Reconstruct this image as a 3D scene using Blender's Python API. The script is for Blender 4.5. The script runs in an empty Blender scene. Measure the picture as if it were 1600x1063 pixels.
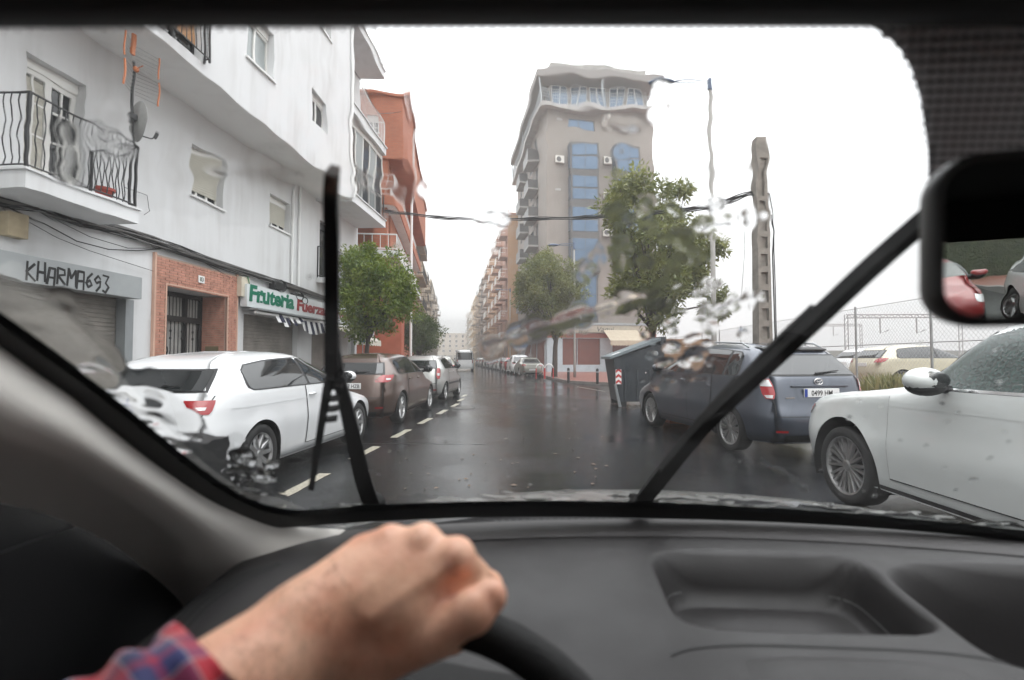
import bpy, bmesh, math, random
import numpy as np
from mathutils import Vector, Matrix
random.seed(7)
R = math.radians
S = bpy.context.scene
COL = S.collection
# ------------------------------------------------------------------ camera
EYE = Vector((0.0, 0.0, 1.33))
YAW, PITCH, FPX = R(3.576), R(2.05), 800.0      # photograph measured on 1600 x 1063
cd = bpy.data.cameras.new('camera')
cam = bpy.data.objects.new('camera', cd)
COL.objects.link(cam)
cam.location = EYE
cam.rotation_euler = (R(90) + PITCH, 0, YAW)
cd.sensor_width = 36.0
cd.lens = 18.0
cd.clip_start = 0.02
cd.clip_end = 3000
cd.dof.use_dof = True
cd.dof.focus_distance = 12.0
cd.dof.aperture_fstop = 3.5
S.camera = cam
RM = cam.rotation_euler.to_matrix()
# ------------------------------------------------------------------ world: overcast, raining
W = bpy.data.worlds.new('World')
S.world = W
W.use_nodes = True
nt = W.node_tree
nt.nodes.clear()
n_out = nt.nodes.new('ShaderNodeOutputWorld')
n_bg = nt.nodes.new('ShaderNodeBackground')
n_sky = nt.nodes.new('ShaderNodeTexSky')
n_sky.sky_type = 'NISHITA'
n_sky.sun_disc = False
n_sky.sun_elevation = R(55)
n_sky.sun_rotation = R(200)
n_sky.air_density = 2.0
n_sky.dust_density = 6.0
n_tc = nt.nodes.new('ShaderNodeTexCoord')
n_sep = nt.nodes.new('ShaderNodeSeparateXYZ')
n_ramp = nt.nodes.new('ShaderNodeMapRange')           # overcast sky: brighter towards the zenith
n_ramp.inputs['From Min'].default_value = 0.0
n_ramp.inputs['From Max'].default_value = 1.0
n_ramp.inputs['To Min'].default_value = 3.6
n_ramp.inputs['To Max'].default_value = 27.0
n_cl = nt.nodes.new('ShaderNodeTexNoise')
n_cl.inputs['Scale'].default_value = 2.2
n_cl.inputs['Detail'].default_value = 4
n_clr = nt.nodes.new('ShaderNodeMapRange')
n_clr.inputs['To Min'].default_value = 0.93
n_clr.inputs['To Max'].default_value = 1.07
n_mul = nt.nodes.new('ShaderNodeMath'); n_mul.operation = 'MULTIPLY'
n_col = nt.nodes.new('ShaderNodeCombineColor')
n_mix = nt.nodes.new('ShaderNodeMix'); n_mix.data_type = 'RGBA'
n_mix.inputs[0].default_value = 0.92
L = nt.links.new
L(n_tc.outputs['Generated'], n_sep.inputs[0])
n_pw = nt.nodes.new('ShaderNodeMath'); n_pw.operation = 'POWER'; n_pw.inputs[1].default_value = 1.4; n_pw.use_clamp = True
n_mx = nt.nodes.new('ShaderNodeMath'); n_mx.operation = 'MAXIMUM'; n_mx.inputs[1].default_value = 0.0
L(n_sep.outputs['Z'], n_mx.inputs[0]); L(n_mx.outputs[0], n_pw.inputs[0]); L(n_pw.outputs[0], n_ramp.inputs['Value'])
L(n_tc.outputs['Generated'], n_cl.inputs['Vector'])
L(n_cl.outputs[0], n_clr.inputs['Value'])
L(n_ramp.outputs[0], n_mul.inputs[0]); L(n_clr.outputs[0], n_mul.inputs[1])
n_b2 = nt.nodes.new('ShaderNodeMath'); n_b2.operation = 'MULTIPLY'; n_b2.inputs[1].default_value = 1.02
L(n_mul.outputs[0], n_col.inputs[0]); L(n_mul.outputs[0], n_col.inputs[1])
L(n_mul.outputs[0], n_b2.inputs[0]); L(n_b2.outputs[0], n_col.inputs[2])
L(n_sky.outputs[0], n_mix.inputs[6]); L(n_col.outputs[0], n_mix.inputs[7])
L(n_mix.outputs[2], n_bg.inputs['Color'])
n_bg.inputs['Strength'].default_value = 0.15
L(n_bg.outputs[0], n_out.inputs['Surface'])
sl = bpy.data.lights.new('sun', 'SUN')
sl.energy = 0.6
sl.angle = R(40)
sl.color = (1.0, 0.97, 0.93)
sun = bpy.data.objects.new('sun', sl)
COL.objects.link(sun)
sun.rotation_euler = (R(35), 0, R(20))
S.view_settings.view_transform = 'Standard'
S.view_settings.look = 'None'
S.view_settings.exposure = 0.55
S.view_settings.gamma = 1.0
S.view_settings.use_curve_mapping = False
S.cycles.max_bounces = 10
S.cycles.transparent_max_bounces = 12
S.cycles.transmission_bounces = 8
S.cycles.volume_bounces = 1
S.cycles.use_denoising = True

# ------------------------------------------------------------------ sight lines -> places
def ray(u, v):
    return RM @ Vector(((u - 800) / FPX, (531.5 - v) / FPX, -1.0))
def onX(u, v, x):
    d = ray(u, v); return EYE + d * ((x - EYE.x) / d.x)
def onY(u, v, y):
    d = ray(u, v); return EYE + d * ((y - EYE.y) / d.y)
def onZ(u, v, z=0.0):
    d = ray(u, v); return EYE + d * ((z - EYE.z) / d.z)
def at(u, v, depth):
    return EYE + ray(u, v) * depth
BEND = R(10.35)                                     # the street turns left behind the near cars
BD = Vector((-math.sin(BEND), math.cos(BEND), 0))   # along the far street
BR = Vector((math.cos(BEND), math.sin(BEND), 0))    # to its right
def ps(p, s, z=0.0):
    return BR * p + BD * s + Vector((0, 0, z))
def onS(u, v, s):
    d = ray(u, v); return EYE + d * (s / d.dot(BD))
def onP(u, v, p):
    d = ray(u, v); return EYE + d * (p / d.dot(BR))
def loc_ps(w):
    return w.dot(BR), w.dot(BD)

# ------------------------------------------------------------------ scene graph helpers
def link(o, parent=None):
    COL.objects.link(o)
    if parent is not None: o.parent = parent
    return o
def tag(o, label=None, cat=None, group=None, kind=None):
    if label: o['label'] = label
    if cat: o['category'] = cat
    if group: o['group'] = group
    if kind: o['kind'] = kind
    return o
def thing(name, label, cat, loc=(0, 0, 0), rz=0.0, group=None):
    o = link(bpy.data.objects.new(name, None))
    o.empty_display_size = 0.2
    o.location = loc; o.rotation_euler = (0, 0, rz)
    return tag(o, label, cat, group)
def copy_tree(o, parent=None):
    c = o.copy(); COL.objects.link(c)
    if parent is not None: c.parent = parent
    for ch in list(o.children): copy_tree(ch, c)
    return c
def again(o, loc, rz=None, label=None, group=None):
    c = copy_tree(o); c.location = loc
    if rz is not None: c.rotation_euler = (0, 0, rz)
    if label: c['label'] = label
    if group: c['group'] = group
    return c
def same(name, src, parent, loc=(0, 0, 0), rot=(0, 0, 0), scale=(1, 1, 1)):
    o = link(bpy.data.objects.new(name, src.data), parent)
    o.location = loc; o.rotation_euler = rot; o.scale = scale
    return o

class MB:
    """collects geometry for ONE mesh"""
    def __init__(s): s.v = []; s.f = []
    def add(s, vs, fs):
        k = len(s.v); s.v += [tuple(p) for p in vs]; s.f += [tuple(i + k for i in f) for f in fs]
        return s
    def box(s, x0, x1, y0, y1, z0, z1):
        if x0 > x1: x0, x1 = x1, x0
        if y0 > y1: y0, y1 = y1, y0
        if z0 > z1: z0, z1 = z1, z0
        return s.add([(x0,y0,z0),(x1,y0,z0),(x1,y1,z0),(x0,y1,z0),(x0,y0,z1),(x1,y0,z1),(x1,y1,z1),(x0,y1,z1)],
                     [(3,2,1,0),(4,5,6,7),(0,1,5,4),(1,2,6,5),(2,3,7,6),(3,0,4,7)])
    def bbox(s, x0, x1, y0, y1, z0, z1, b):
        """box with chamfered edges"""
        if x0 > x1: x0, x1 = x1, x0
        if y0 > y1: y0, y1 = y1, y0
        if z0 > z1: z0, z1 = z1, z0
        bm = bmesh.new()
        bmesh.ops.create_cube(bm, size=1.0)
        for q in bm.verts:
            q.co = ((x0+x1)/2 + q.co.x*(x1-x0), (y0+y1)/2 + q.co.y*(y1-y0), (z0+z1)/2 + q.co.z*(z1-z0))
        bmesh.ops.bevel(bm, geom=bm.edges[:], offset=b, segments=2, affect='EDGES', profile=0.6)
        bm.verts.index_update()
        s.add([q.co[:] for q in bm.verts], [[q.index for q in f.verts] for f in bm.faces])
        bm.free(); return s
    def tube(s, pts, r, n=8, cap=True):
        pts = [Vector(p) for p in pts]
        m = len(pts)
        rs = r if isinstance(r, (list, tuple)) else [r] * m
        k = len(s.v)
        up = None
        for i, p in enumerate(pts):
            t = (pts[min(i+1, m-1)] - pts[max(i-1, 0)])
            t = t.normalized() if t.length > 1e-9 else Vector((0,0,1))
            if up is None:
                a = Vector((0,0,1)) if abs(t.z) < 0.9 else Vector((1,0,0))
                up = (a - t * a.dot(t)).normalized()
            else:
                up = up - t * up.dot(t)
                up = up.normalized() if up.length > 1e-6 else t.orthogonal().normalized()
            b = t.cross(up)
            for j in range(n):
                a = 2*math.pi*j/n
                s.v.append(tuple(p + (up*math.cos(a) + b*math.sin(a)) * rs[i]))
        for i in range(m-1):
            for j in range(n):
                a, b2 = k+i*n+j, k+i*n+(j+1) % n
                s.f.append((a, b2, b2+n, a+n))
        if cap:
            s.f.append(tuple(k+j for j in reversed(range(n))))
            s.f.append(tuple(k+(m-1)*n+j for j in range(n)))
        return s
    def lathe(s, prof, n=24, axis='z', c=(0,0,0)):
        """profile of (r, h) turned about an axis"""
        k = len(s.v); m = len(prof)
        for (r, h) in prof:
            for j in range(n):
                a = 2*math.pi*j/n; p, q = r*math.cos(a), r*math.sin(a)
                v = (p, q, h) if axis == 'z' else ((p, h, q) if axis == 'y' else (h, p, q))
                s.v.append((v[0]+c[0], v[1]+c[1], v[2]+c[2]))
        for i in range(m-1):
            for j in range(n):
                a, b = k+i*n+j, k+i*n+(j+1) % n
                s.f.append((a, b, b+n, a+n))
        return s
    def grid(s, rows, close=False):
        k = len(s.v); n = len(rows[0])
        for r_ in rows: s.v += [tuple(p) for p in r_]
        for i in range(len(rows)-1):
            for j in range(n if close else n-1):
                a, b = k+i*n+j, k+i*n+(j+1) % n
                s.f.append((a, b, b+n, a+n))
        return s
    def prism(s, poly, z0, z1):
        n = len(poly); k = len(s.v)
        s.v += [(p[0], p[1], z0) for p in poly] + [(p[0], p[1], z1) for p in poly]
        s.f.append(tuple(k+i for i in reversed(range(n)))); s.f.append(tuple(k+n+i for i in range(n)))
        for i in range(n):
            j = (i+1) % n; s.f.append((k+i, k+j, k+n+j, k+n+i))
        return s
    def ball(s, c, r, n=12, m=8):
        rx, ry, rz = r if isinstance(r, (list, tuple)) else (r, r, r)
        rows = []
        for i in range(m+1):
            th = math.pi*i/m
            rows.append([(c[0]+rx*math.sin(th)*math.cos(2*math.pi*j/n), c[1]+ry*math.sin(th)*math.sin(2*math.pi*j/n), c[2]+rz*math.cos(th)) for j in range(n)])
        return s.grid(rows, close=True)
    def holed(s, x0, x1, z0, z1, holes, y=0.0, depth=0.2):
        """wall sheet in the plane y with recessed rectangular openings (x0,x1,z0,z1), reveals going inward (+y)"""
        xs = sorted({x0, x1} | {h[0] for h in holes} | {h[1] for h in holes})
        zs = sorted({z0, z1} | {h[2] for h in holes} | {h[3] for h in holes})
        xs = [x for x in xs if x0 <= x <= x1]; zs = [z for z in zs if z0 <= z <= z1]
        for i in range(len(xs)-1):
            for j in range(len(zs)-1):
                cx, cz = (xs[i]+xs[i+1])/2, (zs[j]+zs[j+1])/2
                if any(h[0] < cx < h[1] and h[2] < cz < h[3] for h in holes): continue
                s.add([(xs[i],y,zs[j]),(xs[i+1],y,zs[j]),(xs[i+1],y,zs[j+1]),(xs[i],y,zs[j+1])], [(0,1,2,3)])
        for h in holes:
            a, b, c, d = h[:4]
            e = y + (h[4] if len(h) > 4 else depth)
            s.add([(a,y,c),(b,y,c),(b,y,d),(a,y,d),(a,e,c),(b,e,c),(b,e,d),(a,e,d)],
                  [(0,4,5,1),(1,5,6,2),(2,6,7,3),(3,7,4,0)])
        return s
    def mesh(s, name, smooth=False):
        me = bpy.data.meshes.new(name)
        me.from_pydata(s.v, [], s.f); me.update()
        if smooth: me.polygons.foreach_set('use_smooth', [True]*len(me.polygons))
        return me
    def build(s, name, mat, parent=None, smooth=False, kind=None, label=None, merge=False, angle=None):
        me = s.mesh(name, smooth)
        if merge or angle:
            bm = bmesh.new(); bm.from_mesh(me)
            bmesh.ops.remove_doubles(bm, verts=bm.verts[:], dist=1e-5)
            bmesh.ops.recalc_face_normals(bm, faces=bm.faces[:])
            if angle:
                for e in bm.edges:
                    if len(e.link_faces) == 2 and e.calc_face_angle(0) > angle: e.smooth = False
                for f in bm.faces: f.smooth = True
            bm.to_mesh(me); bm.free()
        if mat: me.materials.append(mat)
        o = link(bpy.data.objects.new(name, me), parent)
        return tag(o, label, None, None, kind)

def text(name, s, size, mat, parent, origin, right, up, extrude=0.004, weight=0.0, shear=0.0, align='LEFT', squeeze=1.0, kind=None):
    cu = bpy.data.curves.new(name, 'FONT')
    cu.body = s; cu.size = size; cu.extrude = extrude; cu.offset = weight; cu.shear = shear
    cu.align_x = align; cu.resolution_u = 3
    o = bpy.data.objects.new(name, cu); COL.objects.link(o)
    dg = bpy.context.evaluated_depsgraph_get()
    me = bpy.data.meshes.new_from_object(o.evaluated_get(dg))
    bpy.data.objects.remove(o); bpy.data.curves.remove(cu)
    r, u = Vector(right).normalized(), Vector(up).normalized()
    n = r.cross(u)
    m = Matrix(((r.x*squeeze, u.x, n.x, origin[0]), (r.y*squeeze, u.y, n.y, origin[1]), (r.z*squeeze, u.z, n.z, origin[2]), (0,0,0,1)))
    me.transform(m); me.materials.clear(); me.materials.append(mat)
    return tag(link(bpy.data.objects.new(name, me), parent), kind=kind)

# ------------------------------------------------------------------ materials
def M(name, col, rough=0.6, metal=0.0, coat=0.0, spec=0.5, vary=None, bump=None, rvary=None, stretch=None, coatr=0.05, sss=0.0, trans=0.0, emit=None, second=None):
    m = bpy.data.materials.new(name); m.use_nodes = True
    t = m.node_tree; b = t.nodes['Principled BSDF']
    b.inputs['Base Color'].default_value = (*col, 1)
    b.inputs['Roughness'].default_value = rough
    b.inputs['Metallic'].default_value = metal
    b.inputs['Coat Weight'].default_value = coat
    b.inputs['Coat Roughness'].default_value = coatr
    b.inputs['Specular IOR Level'].default_value = spec
    if sss:
        b.inputs['Subsurface Weight'].default_value = sss
        b.inputs['Subsurface Radius'].default_value = (0.012, 0.005, 0.003)
        b.inputs['Subsurface Scale'].default_value = 0.6
    if trans: b.inputs['Transmission Weight'].default_value = trans
    vec = None
    if vary or bump or rvary:
        tc = t.nodes.new('ShaderNodeTexCoord'); vec = tc.outputs['Object']
        if stretch:
            mp = t.nodes.new('ShaderNodeMapping'); mp.inputs['Scale'].default_value = stretch
            t.links.new(vec, mp.inputs[0]); vec = mp.outputs[0]
    if vary:                                            # (scale, amount)
        n = t.nodes.new('ShaderNodeTexNoise'); n.inputs['Scale'].default_value = vary[0]; n.inputs['Detail'].default_value = 6
        n.inputs['Roughness'].default_value = 0.62
        r = t.nodes.new('ShaderNodeMapRange'); r.inputs['From Min'].default_value = 0.3; r.inputs['From Max'].default_value = 0.7
        mx = t.nodes.new('ShaderNodeMix'); mx.data_type = 'RGBA'
        a = vary[1]
        c2 = second or tuple(c*(1-a) for c in col)
        mx.inputs[6].default_value = (*c2, 1)
        mx.inputs[7].default_value = (*(min(1, c*(1+a*0.5)) for c in col), 1)
        t.links.new(vec, n.inputs['Vector']); t.links.new(n.outputs[0], r.inputs[0]); t.links.new(r.outputs[0], mx.inputs[0])
        t.links.new(mx.outputs[2], b.inputs['Base Color'])
    if rvary:
        n = t.nodes.new('ShaderNodeTexNoise'); n.inputs['Scale'].default_value = rvary[0]; n.inputs['Detail'].default_value = 4
        r = t.nodes.new('ShaderNodeMapRange'); r.inputs['From Min'].default_value = 0.35; r.inputs['From Max'].default_value = 0.65
        r.inputs['To Min'].default_value = rvary[1]; r.inputs['To Max'].default_value = rvary[2]
        t.links.new(vec, n.inputs['Vector']); t.links.new(n.outputs[0], r.inputs[0]); t.links.new(r.outputs[0], b.inputs['Roughness'])
    if bump:                                            # (scale, strength[, distance])
        n = t.nodes.new('ShaderNodeTexNoise'); n.inputs['Scale'].default_value = bump[0]; n.inputs['Detail'].default_value = 5
        bp = t.nodes.new('ShaderNodeBump'); bp.inputs['Strength'].default_value = bump[1]
        bp.inputs['Distance'].default_value = bump[2] if len(bump) > 2 else 0.01
        t.links.new(vec, n.inputs['Vector']); t.links.new(n.outputs[0], bp.inputs['Height']); t.links.new(bp.outputs[0], b.inputs['Normal'])
    if emit:
        b.inputs['Emission Color'].default_value = (*emit[:3], 1); b.inputs['Emission Strength'].default_value = emit[3]
    return m
def bricks(name, c1, c2, mortar, scale, rough=0.75, axis='xz', bw=0.5, rh=0.25, msize=0.015):
    m = M(name, c1, rough); t = m.node_tree; b = t.nodes['Principled BSDF']
    tc = t.nodes.new('ShaderNodeTexCoord'); sp = t.nodes.new('ShaderNodeSeparateXYZ'); cb = t.nodes.new('ShaderNodeCombineXYZ')
    ad = t.nodes.new('ShaderNodeMath'); ad.operation = 'ADD'
    t.links.new(tc.outputs['Object'], sp.inputs[0]); t.links.new(sp.outputs['X'], ad.inputs[0]); t.links.new(sp.outputs['Y'], ad.inputs[1])
    t.links.new(ad.outputs[0], cb.inputs[0]); t.links.new(sp.outputs['Z'], cb.inputs[1])
    if axis == 'xy': t.links.new(sp.outputs['X'], cb.inputs[0]); t.links.new(sp.outputs['Y'], cb.inputs[1])
    k = t.nodes.new('ShaderNodeTexBrick')
    k.inputs['Color1'].default_value = (*c1, 1); k.inputs['Color2'].default_value = (*c2, 1); k.inputs['Mortar'].default_value = (*mortar, 1)
    k.inputs['Scale'].default_value = scale; k.inputs['Mortar Size'].default_value = msize
    k.inputs['Brick Width'].default_value = bw; k.inputs['Row Height'].default_value = rh
    t.links.new(cb.outputs[0], k.inputs['Vector'])
    n = t.nodes.new('ShaderNodeTexNoise'); n.inputs['Scale'].default_value = 1.1; n.inputs['Detail'].default_value = 5
    t.links.new(tc.outputs['Object'], n.inputs['Vector'])
    r = t.nodes.new('ShaderNodeMapRange'); r.inputs['To Min'].default_value = 0.72; r.inputs['To Max'].default_value = 1.18
    t.links.new(n.outputs[0], r.inputs[0])
    mx = t.nodes.new('ShaderNodeMix'); mx.data_type = 'RGBA'; mx.blend_type = 'MULTIPLY'; mx.inputs[0].default_value = 1
    t.links.new(k.outputs['Color'], mx.inputs[6]); t.links.new(r.outputs[0], mx.inputs[7]); t.links.new(mx.outputs[2], b.inputs['Base Color'])
    bp = t.nodes.new('ShaderNodeBump'); bp.inputs['Strength'].default_value = 0.4; bp.inputs['Distance'].default_value = 0.01; bp.invert = True
    t.links.new(k.outputs['Fac'], bp.inputs['Height']); t.links.new(bp.outputs[0], b.inputs['Normal'])
    return m
def wall_paint(name, col, dirt=(0.35, 0.33, 0.30), amount=0.35, rough=0.75):
    """render with faint vertical rain streaks and blotches"""
    m = M(name, col, rough); t = m.node_tree; b = t.nodes['Principled BSDF']
    tc = t.nodes.new('ShaderNodeTexCoord')
    mp = t.nodes.new('ShaderNodeMapping'); mp.inputs['Scale'].default_value = (2.6, 2.6, 0.16)
    n1 = t.nodes.new('ShaderNodeTexNoise'); n1.inputs['Scale'].default_value = 1.3; n1.inputs['Detail'].default_value = 6; n1.inputs['Roughness'].default_value = 0.65
    n2 = t.nodes.new('ShaderNodeTexNoise'); n2.inputs['Scale'].default_value = 0.7; n2.inputs['Detail'].default_value = 7
    t.links.new(tc.outputs['Object'], mp.inputs[0]); t.links.new(mp.outputs[0], n1.inputs['Vector']); t.links.new(tc.outputs['Object'], n2.inputs['Vector'])
    mu = t.nodes.new('ShaderNodeMath'); mu.operation = 'MULTIPLY'
    t.links.new(n1.outputs[0], mu.inputs[0]); t.links.new(n2.outputs[0], mu.inputs[1])
    r = t.nodes.new('ShaderNodeMapRange'); r.inputs['From Min'].default_value = 0.22; r.inputs['From Max'].default_value = 0.42
    r.inputs['To Min'].default_value = 0.0; r.inputs['To Max'].default_value = amount
    t.links.new(mu.outputs[0], r.inputs[0])
    mx = t.nodes.new('ShaderNodeMix'); mx.data_type = 'RGBA'
    mx.inputs[6].default_value = (*col, 1); mx.inputs[7].default_value = (*dirt, 1)
    t.links.new(r.outputs[0], mx.inputs[0]); t.links.new(mx.outputs[2], b.inputs['Base Color'])
    n3 = t.nodes.new('ShaderNodeTexNoise'); n3.inputs['Scale'].default_value = 60; n3.inputs['Detail'].default_value = 3
    bp = t.nodes.new('ShaderNodeBump'); bp.inputs['Strength'].default_value = 0.12; bp.inputs['Distance'].default_value = 0.01
    t.links.new(tc.outputs['Object'], n3.inputs['Vector']); t.links.new(n3.outputs[0], bp.inputs['Height']); t.links.new(bp.outputs[0], b.inputs['Normal'])
    return m
def wet_asphalt():
    m = M('wet_asphalt', (0.03, 0.03, 0.031), 0.3); t = m.node_tree; b = t.nodes['Principled BSDF']
    b.inputs['IOR'].default_value = 1.36
    tc = t.nodes.new('ShaderNodeTexCoord'); o = tc.outputs['Object']
    def noise(sc, det=5, rg=0.6):
        n = t.nodes.new('ShaderNodeTexNoise'); n.inputs['Scale'].default_value = sc; n.inputs['Detail'].default_value = det; n.inputs['Roughness'].default_value = rg
        t.links.new(o, n.inputs['Vector']); return n.outputs[0]
    def rng(s, a, b_, c, d):
        r = t.nodes.new('ShaderNodeMapRange'); r.inputs[1].default_value = a; r.inputs[2].default_value = b_; r.inputs[3].default_value = c; r.inputs[4].default_value = d
        t.links.new(s, r.inputs[0]); return r.outputs[0]
    big = noise(0.33, 6); fine = noise(95, 3); mid = noise(6, 6)
    wet = rng(big, 0.42, 0.6, 0.0, 1.0)                    # 1 = standing water
    mx = t.nodes.new('ShaderNodeMix'); mx.data_type = 'RGBA'
    mx.inputs[6].default_value = (0.0100, 0.0108, 0.0120, 1); mx.inputs[7].default_value = (0.0215, 0.0228, 0.0245, 1)
    t.links.new(rng(mid, 0.3, 0.7, 0, 1), mx.inputs[0]); t.links.new(mx.outputs[2], b.inputs['Base Color'])
    t.links.new(rng(wet, 0, 1, 0.12, 0.05), b.inputs['Roughness'])
    vo = t.nodes.new('ShaderNodeTexVoronoi'); vo.inputs['Scale'].default_value = 140; t.links.new(o, vo.inputs['Vector'])
    gr = t.nodes.new('ShaderNodeMix'); gr.data_type = 'RGBA'; gr.blend_type = 'MULTIPLY'; gr.inputs[0].default_value = .75
    t.links.new(mx.outputs[2], gr.inputs[6]); t.links.new(vo.outputs['Color'], gr.inputs[7]); t.links.new(gr.outputs[2], b.inputs['Base Color'])
    b1 = t.nodes.new('ShaderNodeBump'); b1.inputs['Distance'].default_value = 0.004
    t.links.new(rng(wet, 0, 1, 0.32, 0.10), b1.inputs['Strength']); t.links.new(vo.outputs['Distance'], b1.inputs['Height'])
    rp = noise(14, 2)
    b2 = t.nodes.new('ShaderNodeBump'); b2.inputs['Distance'].default_value = 0.006; b2.inputs['Strength'].default_value = 0.10
    t.links.new(rp, b2.inputs['Height']); t.links.new(b1.outputs[0], b2.inputs['Normal']); t.links.new(b2.outputs[0], b.inputs['Normal'])
    return m
ASPHALT = wet_asphalt()
WHITE = wall_paint('white_render', (0.66, 0.665, 0.67), (0.44, 0.43, 0.42), 0.5)
SOFFIT = wall_paint('soffit_paint', (0.80, 0.80, 0.79), (0.55, 0.54, 0.52), 0.4)
TRIMW = M('white_trim', (0.75, 0.75, 0.74), 0.45)
PVC = M('pvc_frame', (0.72, 0.71, 0.68), 0.35)
SHUT = M('shutter_plastic', (0.52, 0.50, 0.43), 0.5, vary=(3, 0.12))
IRON = M('black_iron', (0.02, 0.02, 0.021), 0.45, vary=(9, 0.4))
GLASSD = M('dark_window', (0.016, 0.018, 0.019), 0.05, spec=0.8)
GLASSF = M('frosted_window', (0.30, 0.33, 0.33), 0.25, spec=0.6)
GLASSB = M('blue_mirror_glass', (0.085, 0.14, 0.215), 0.10, metal=0.5, spec=0.8)
METALG = M('grey_metal', (0.30, 0.32, 0.33), 0.4, metal=0.3, vary=(4, 0.12))
GALV = M('galvanised', (0.34, 0.35, 0.35), 0.42, metal=0.6, vary=(6, 0.2))
SHUTM = M('shutter_steel', (0.25, 0.23, 0.205), 0.5, metal=0.2, vary=(2.5, 0.3))
CONC = M('concrete', (0.30, 0.29, 0.27), 0.85, vary=(1.8, 0.3), bump=(30, 0.25))
CONCD = M('pole_concrete', (0.22, 0.20, 0.175), 0.85, vary=(5, 0.35), bump=(40, 0.35))
PAVE = bricks('paving_tiles', (0.16, 0.155, 0.15), (0.19, 0.18, 0.17), (0.08, 0.08, 0.08), 1.0, rough=0.3, axis='xy', bw=0.4, rh=0.4, msize=0.02)
PAVER = bricks('red_paving', (0.26, 0.10, 0.075), (0.30, 0.12, 0.09), (0.12, 0.06, 0.05), 1.0, rough=0.3, axis='xy', bw=0.3, rh=0.3, msize=0.02)
KERB = M('kerb_stone', (0.22, 0.21, 0.20), 0.4, vary=(3, 0.25))
BLACK = M('black_plastic', (0.012, 0.012, 0.013), 0.5)
RUBBER = M('rubber', (0.011, 0.011, 0.011), 0.75, bump=(60, 0.2))
CABLE = M('cable_black', (0.016, 0.016, 0.017), 0.55)
CABLEG = M('cable_grey', (0.17, 0.165, 0.16), 0.6)
RED = M('red_paint', (0.45, 0.03, 0.03), 0.4)
WHITEP = M('white_paint', (0.75, 0.75, 0.74), 0.4)
# ================================================================== ground, road, pavements
def struct(name, mb, mat, **k):
    return mb.build(name, mat, kind='structure', **k)
g = MB(); 
g.add([(-140, -60, 0), (170, -60, 0), (170, 330, 0), (-140, 330, 0)], [(0, 1, 2, 3)])
struct('road', g, ASPHALT)
LX = -5.05                                              # left kerb face
KH = 0.13
def strip(poly, z0, z1): return MB().prism(poly, z0, z1)
# left pavement, near part then along the bent street
pl = [(LX-0.12, -30), (LX-0.12, 16.0)] + [tuple(ps(-1.72, s)[:2]) for s in (22, 40, 80, 140, 260)] + [tuple(ps(-12, s)[:2]) for s in (260, 22)] + [(-14, 16), (-14, -30)]
struct('left_pavement', strip(pl, -0.3, KH), PAVE)
edge = [(LX, -30), (LX, 16.0)] + [tuple(ps(-1.6, s)[:2]) for s in (22, 40, 80, 140, 260)]
inner = [(LX-0.12, -30), (LX-0.12, 16.0)] + [tuple(ps(-1.72, s)[:2]) for s in (22, 40, 80, 140, 260)]
struct('left_kerb', strip(edge + inner[::-1], -0.25, KH+0.004), KERB)
# right pavement: round the corner under the tower block
cor = [onZ(u, v, 0.0) for (u, v) in ((1010, 605), (960, 602.5), (915, 600.5), (886, 598.5), (868, 594.5), (852, 590.5), (843, 587.5))]
cor = [(p.x, p.y) for p in cor]
redge = [(5.15, -30), (5.15, 19.0), (4.4, 22.0)] + cor + [tuple(ps(6.95, s)[:2]) for s in (45, 60, 100, 160, 260)]
def inset(poly, d):
    out = []
    for i, p in enumerate(poly):
        a = Vector(poly[max(i-1, 0)]); b = Vector(poly[min(i+1, len(poly)-1)])
        t = (b-a).normalized(); out.append((p[0]+t.y*d, p[1]-t.x*d))
    return out
rin = inset(redge, 0.13)
struct('right_kerb', strip(redge[::-1] + rin, -0.25, KH+0.004), KERB)
struct('right_pavement', strip((rin + [tuple(ps(30, 260)[:2]), (60, 60), (60, 29), (9.2, 26), (9.2, -30)])[::-1], -0.3, KH), PAVER)
struct('waste_ground', strip([(9.2, -30), (90, -30), (90, 29), (60, 29), (9.2, 26)], -0.3, 0.10),
       M('wet_earth', (0.10, 0.085, 0.06), 0.7, vary=(0.8, 0.4), bump=(6, 0.6, 0.05)))
struct('car_park_ground', strip([(9.7, 8), (60, 8), (60, 28.5), (9.7, 26)], .05, .335), M('gravel_lot', (.16, .15, .13), .6, vary=(2, .3), bump=(20, .5, .03)))
# painted parking dashes, worn
PAINT = M('worn_road_paint', (0.40, 0.37, 0.29), 0.35, vary=(38, 0.9), second=(0.06, 0.055, 0.05), bump=(80, 0.3))
for i in range(9):
    y0 = 3.0 + 1.83*i
    x = -2.52
    if y0 > 14.5: x -= (y0-14.5)*0.10
    m = MB(); w = 0.065
    n = 6
    rows = []
    for j in range(n+1):
        t = y0 + 0.98*j/n
        rows.append([(x-w+random.uniform(-.008, .008), t, 0.004), (x+w+random.uniform(-.008, .008), t, 0.004)])
    m.grid(rows)
    struct('road_marking', m, PAINT)
m = MB(); a = onZ(902, 604.5); b = onZ(945, 612)
m.add([(a.x, a.y-0.12, .004), (b.x, b.y-0.10, .004), (b.x, b.y+0.10, .004), (a.x, a.y+0.12, .004)], [(0, 1, 2, 3)])
struct('road_marking', m, PAINT)
# tar joints across the road
TAR = M('tar_joint', (0.008, 0.008, 0.008), 0.35)
for (u0, v0, u1, v1) in ((560, 693, 760, 694.5), (640, 640, 700, 638)):
    a, b = onZ(u0, v0), onZ(u1, v1); m = MB(); n = 14
    m.grid([[(a.x+(b.x-a.x)*t/n, a.y+(b.y-a.y)*t/n-0.012+random.uniform(-.015, .015), .0045), (a.x+(b.x-a.x)*t/n, a.y+(b.y-a.y)*t/n+0.012+random.uniform(-.015, .015), .0045)] for t in range(n+1)])
    struct('tar_joint', m, TAR)
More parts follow.
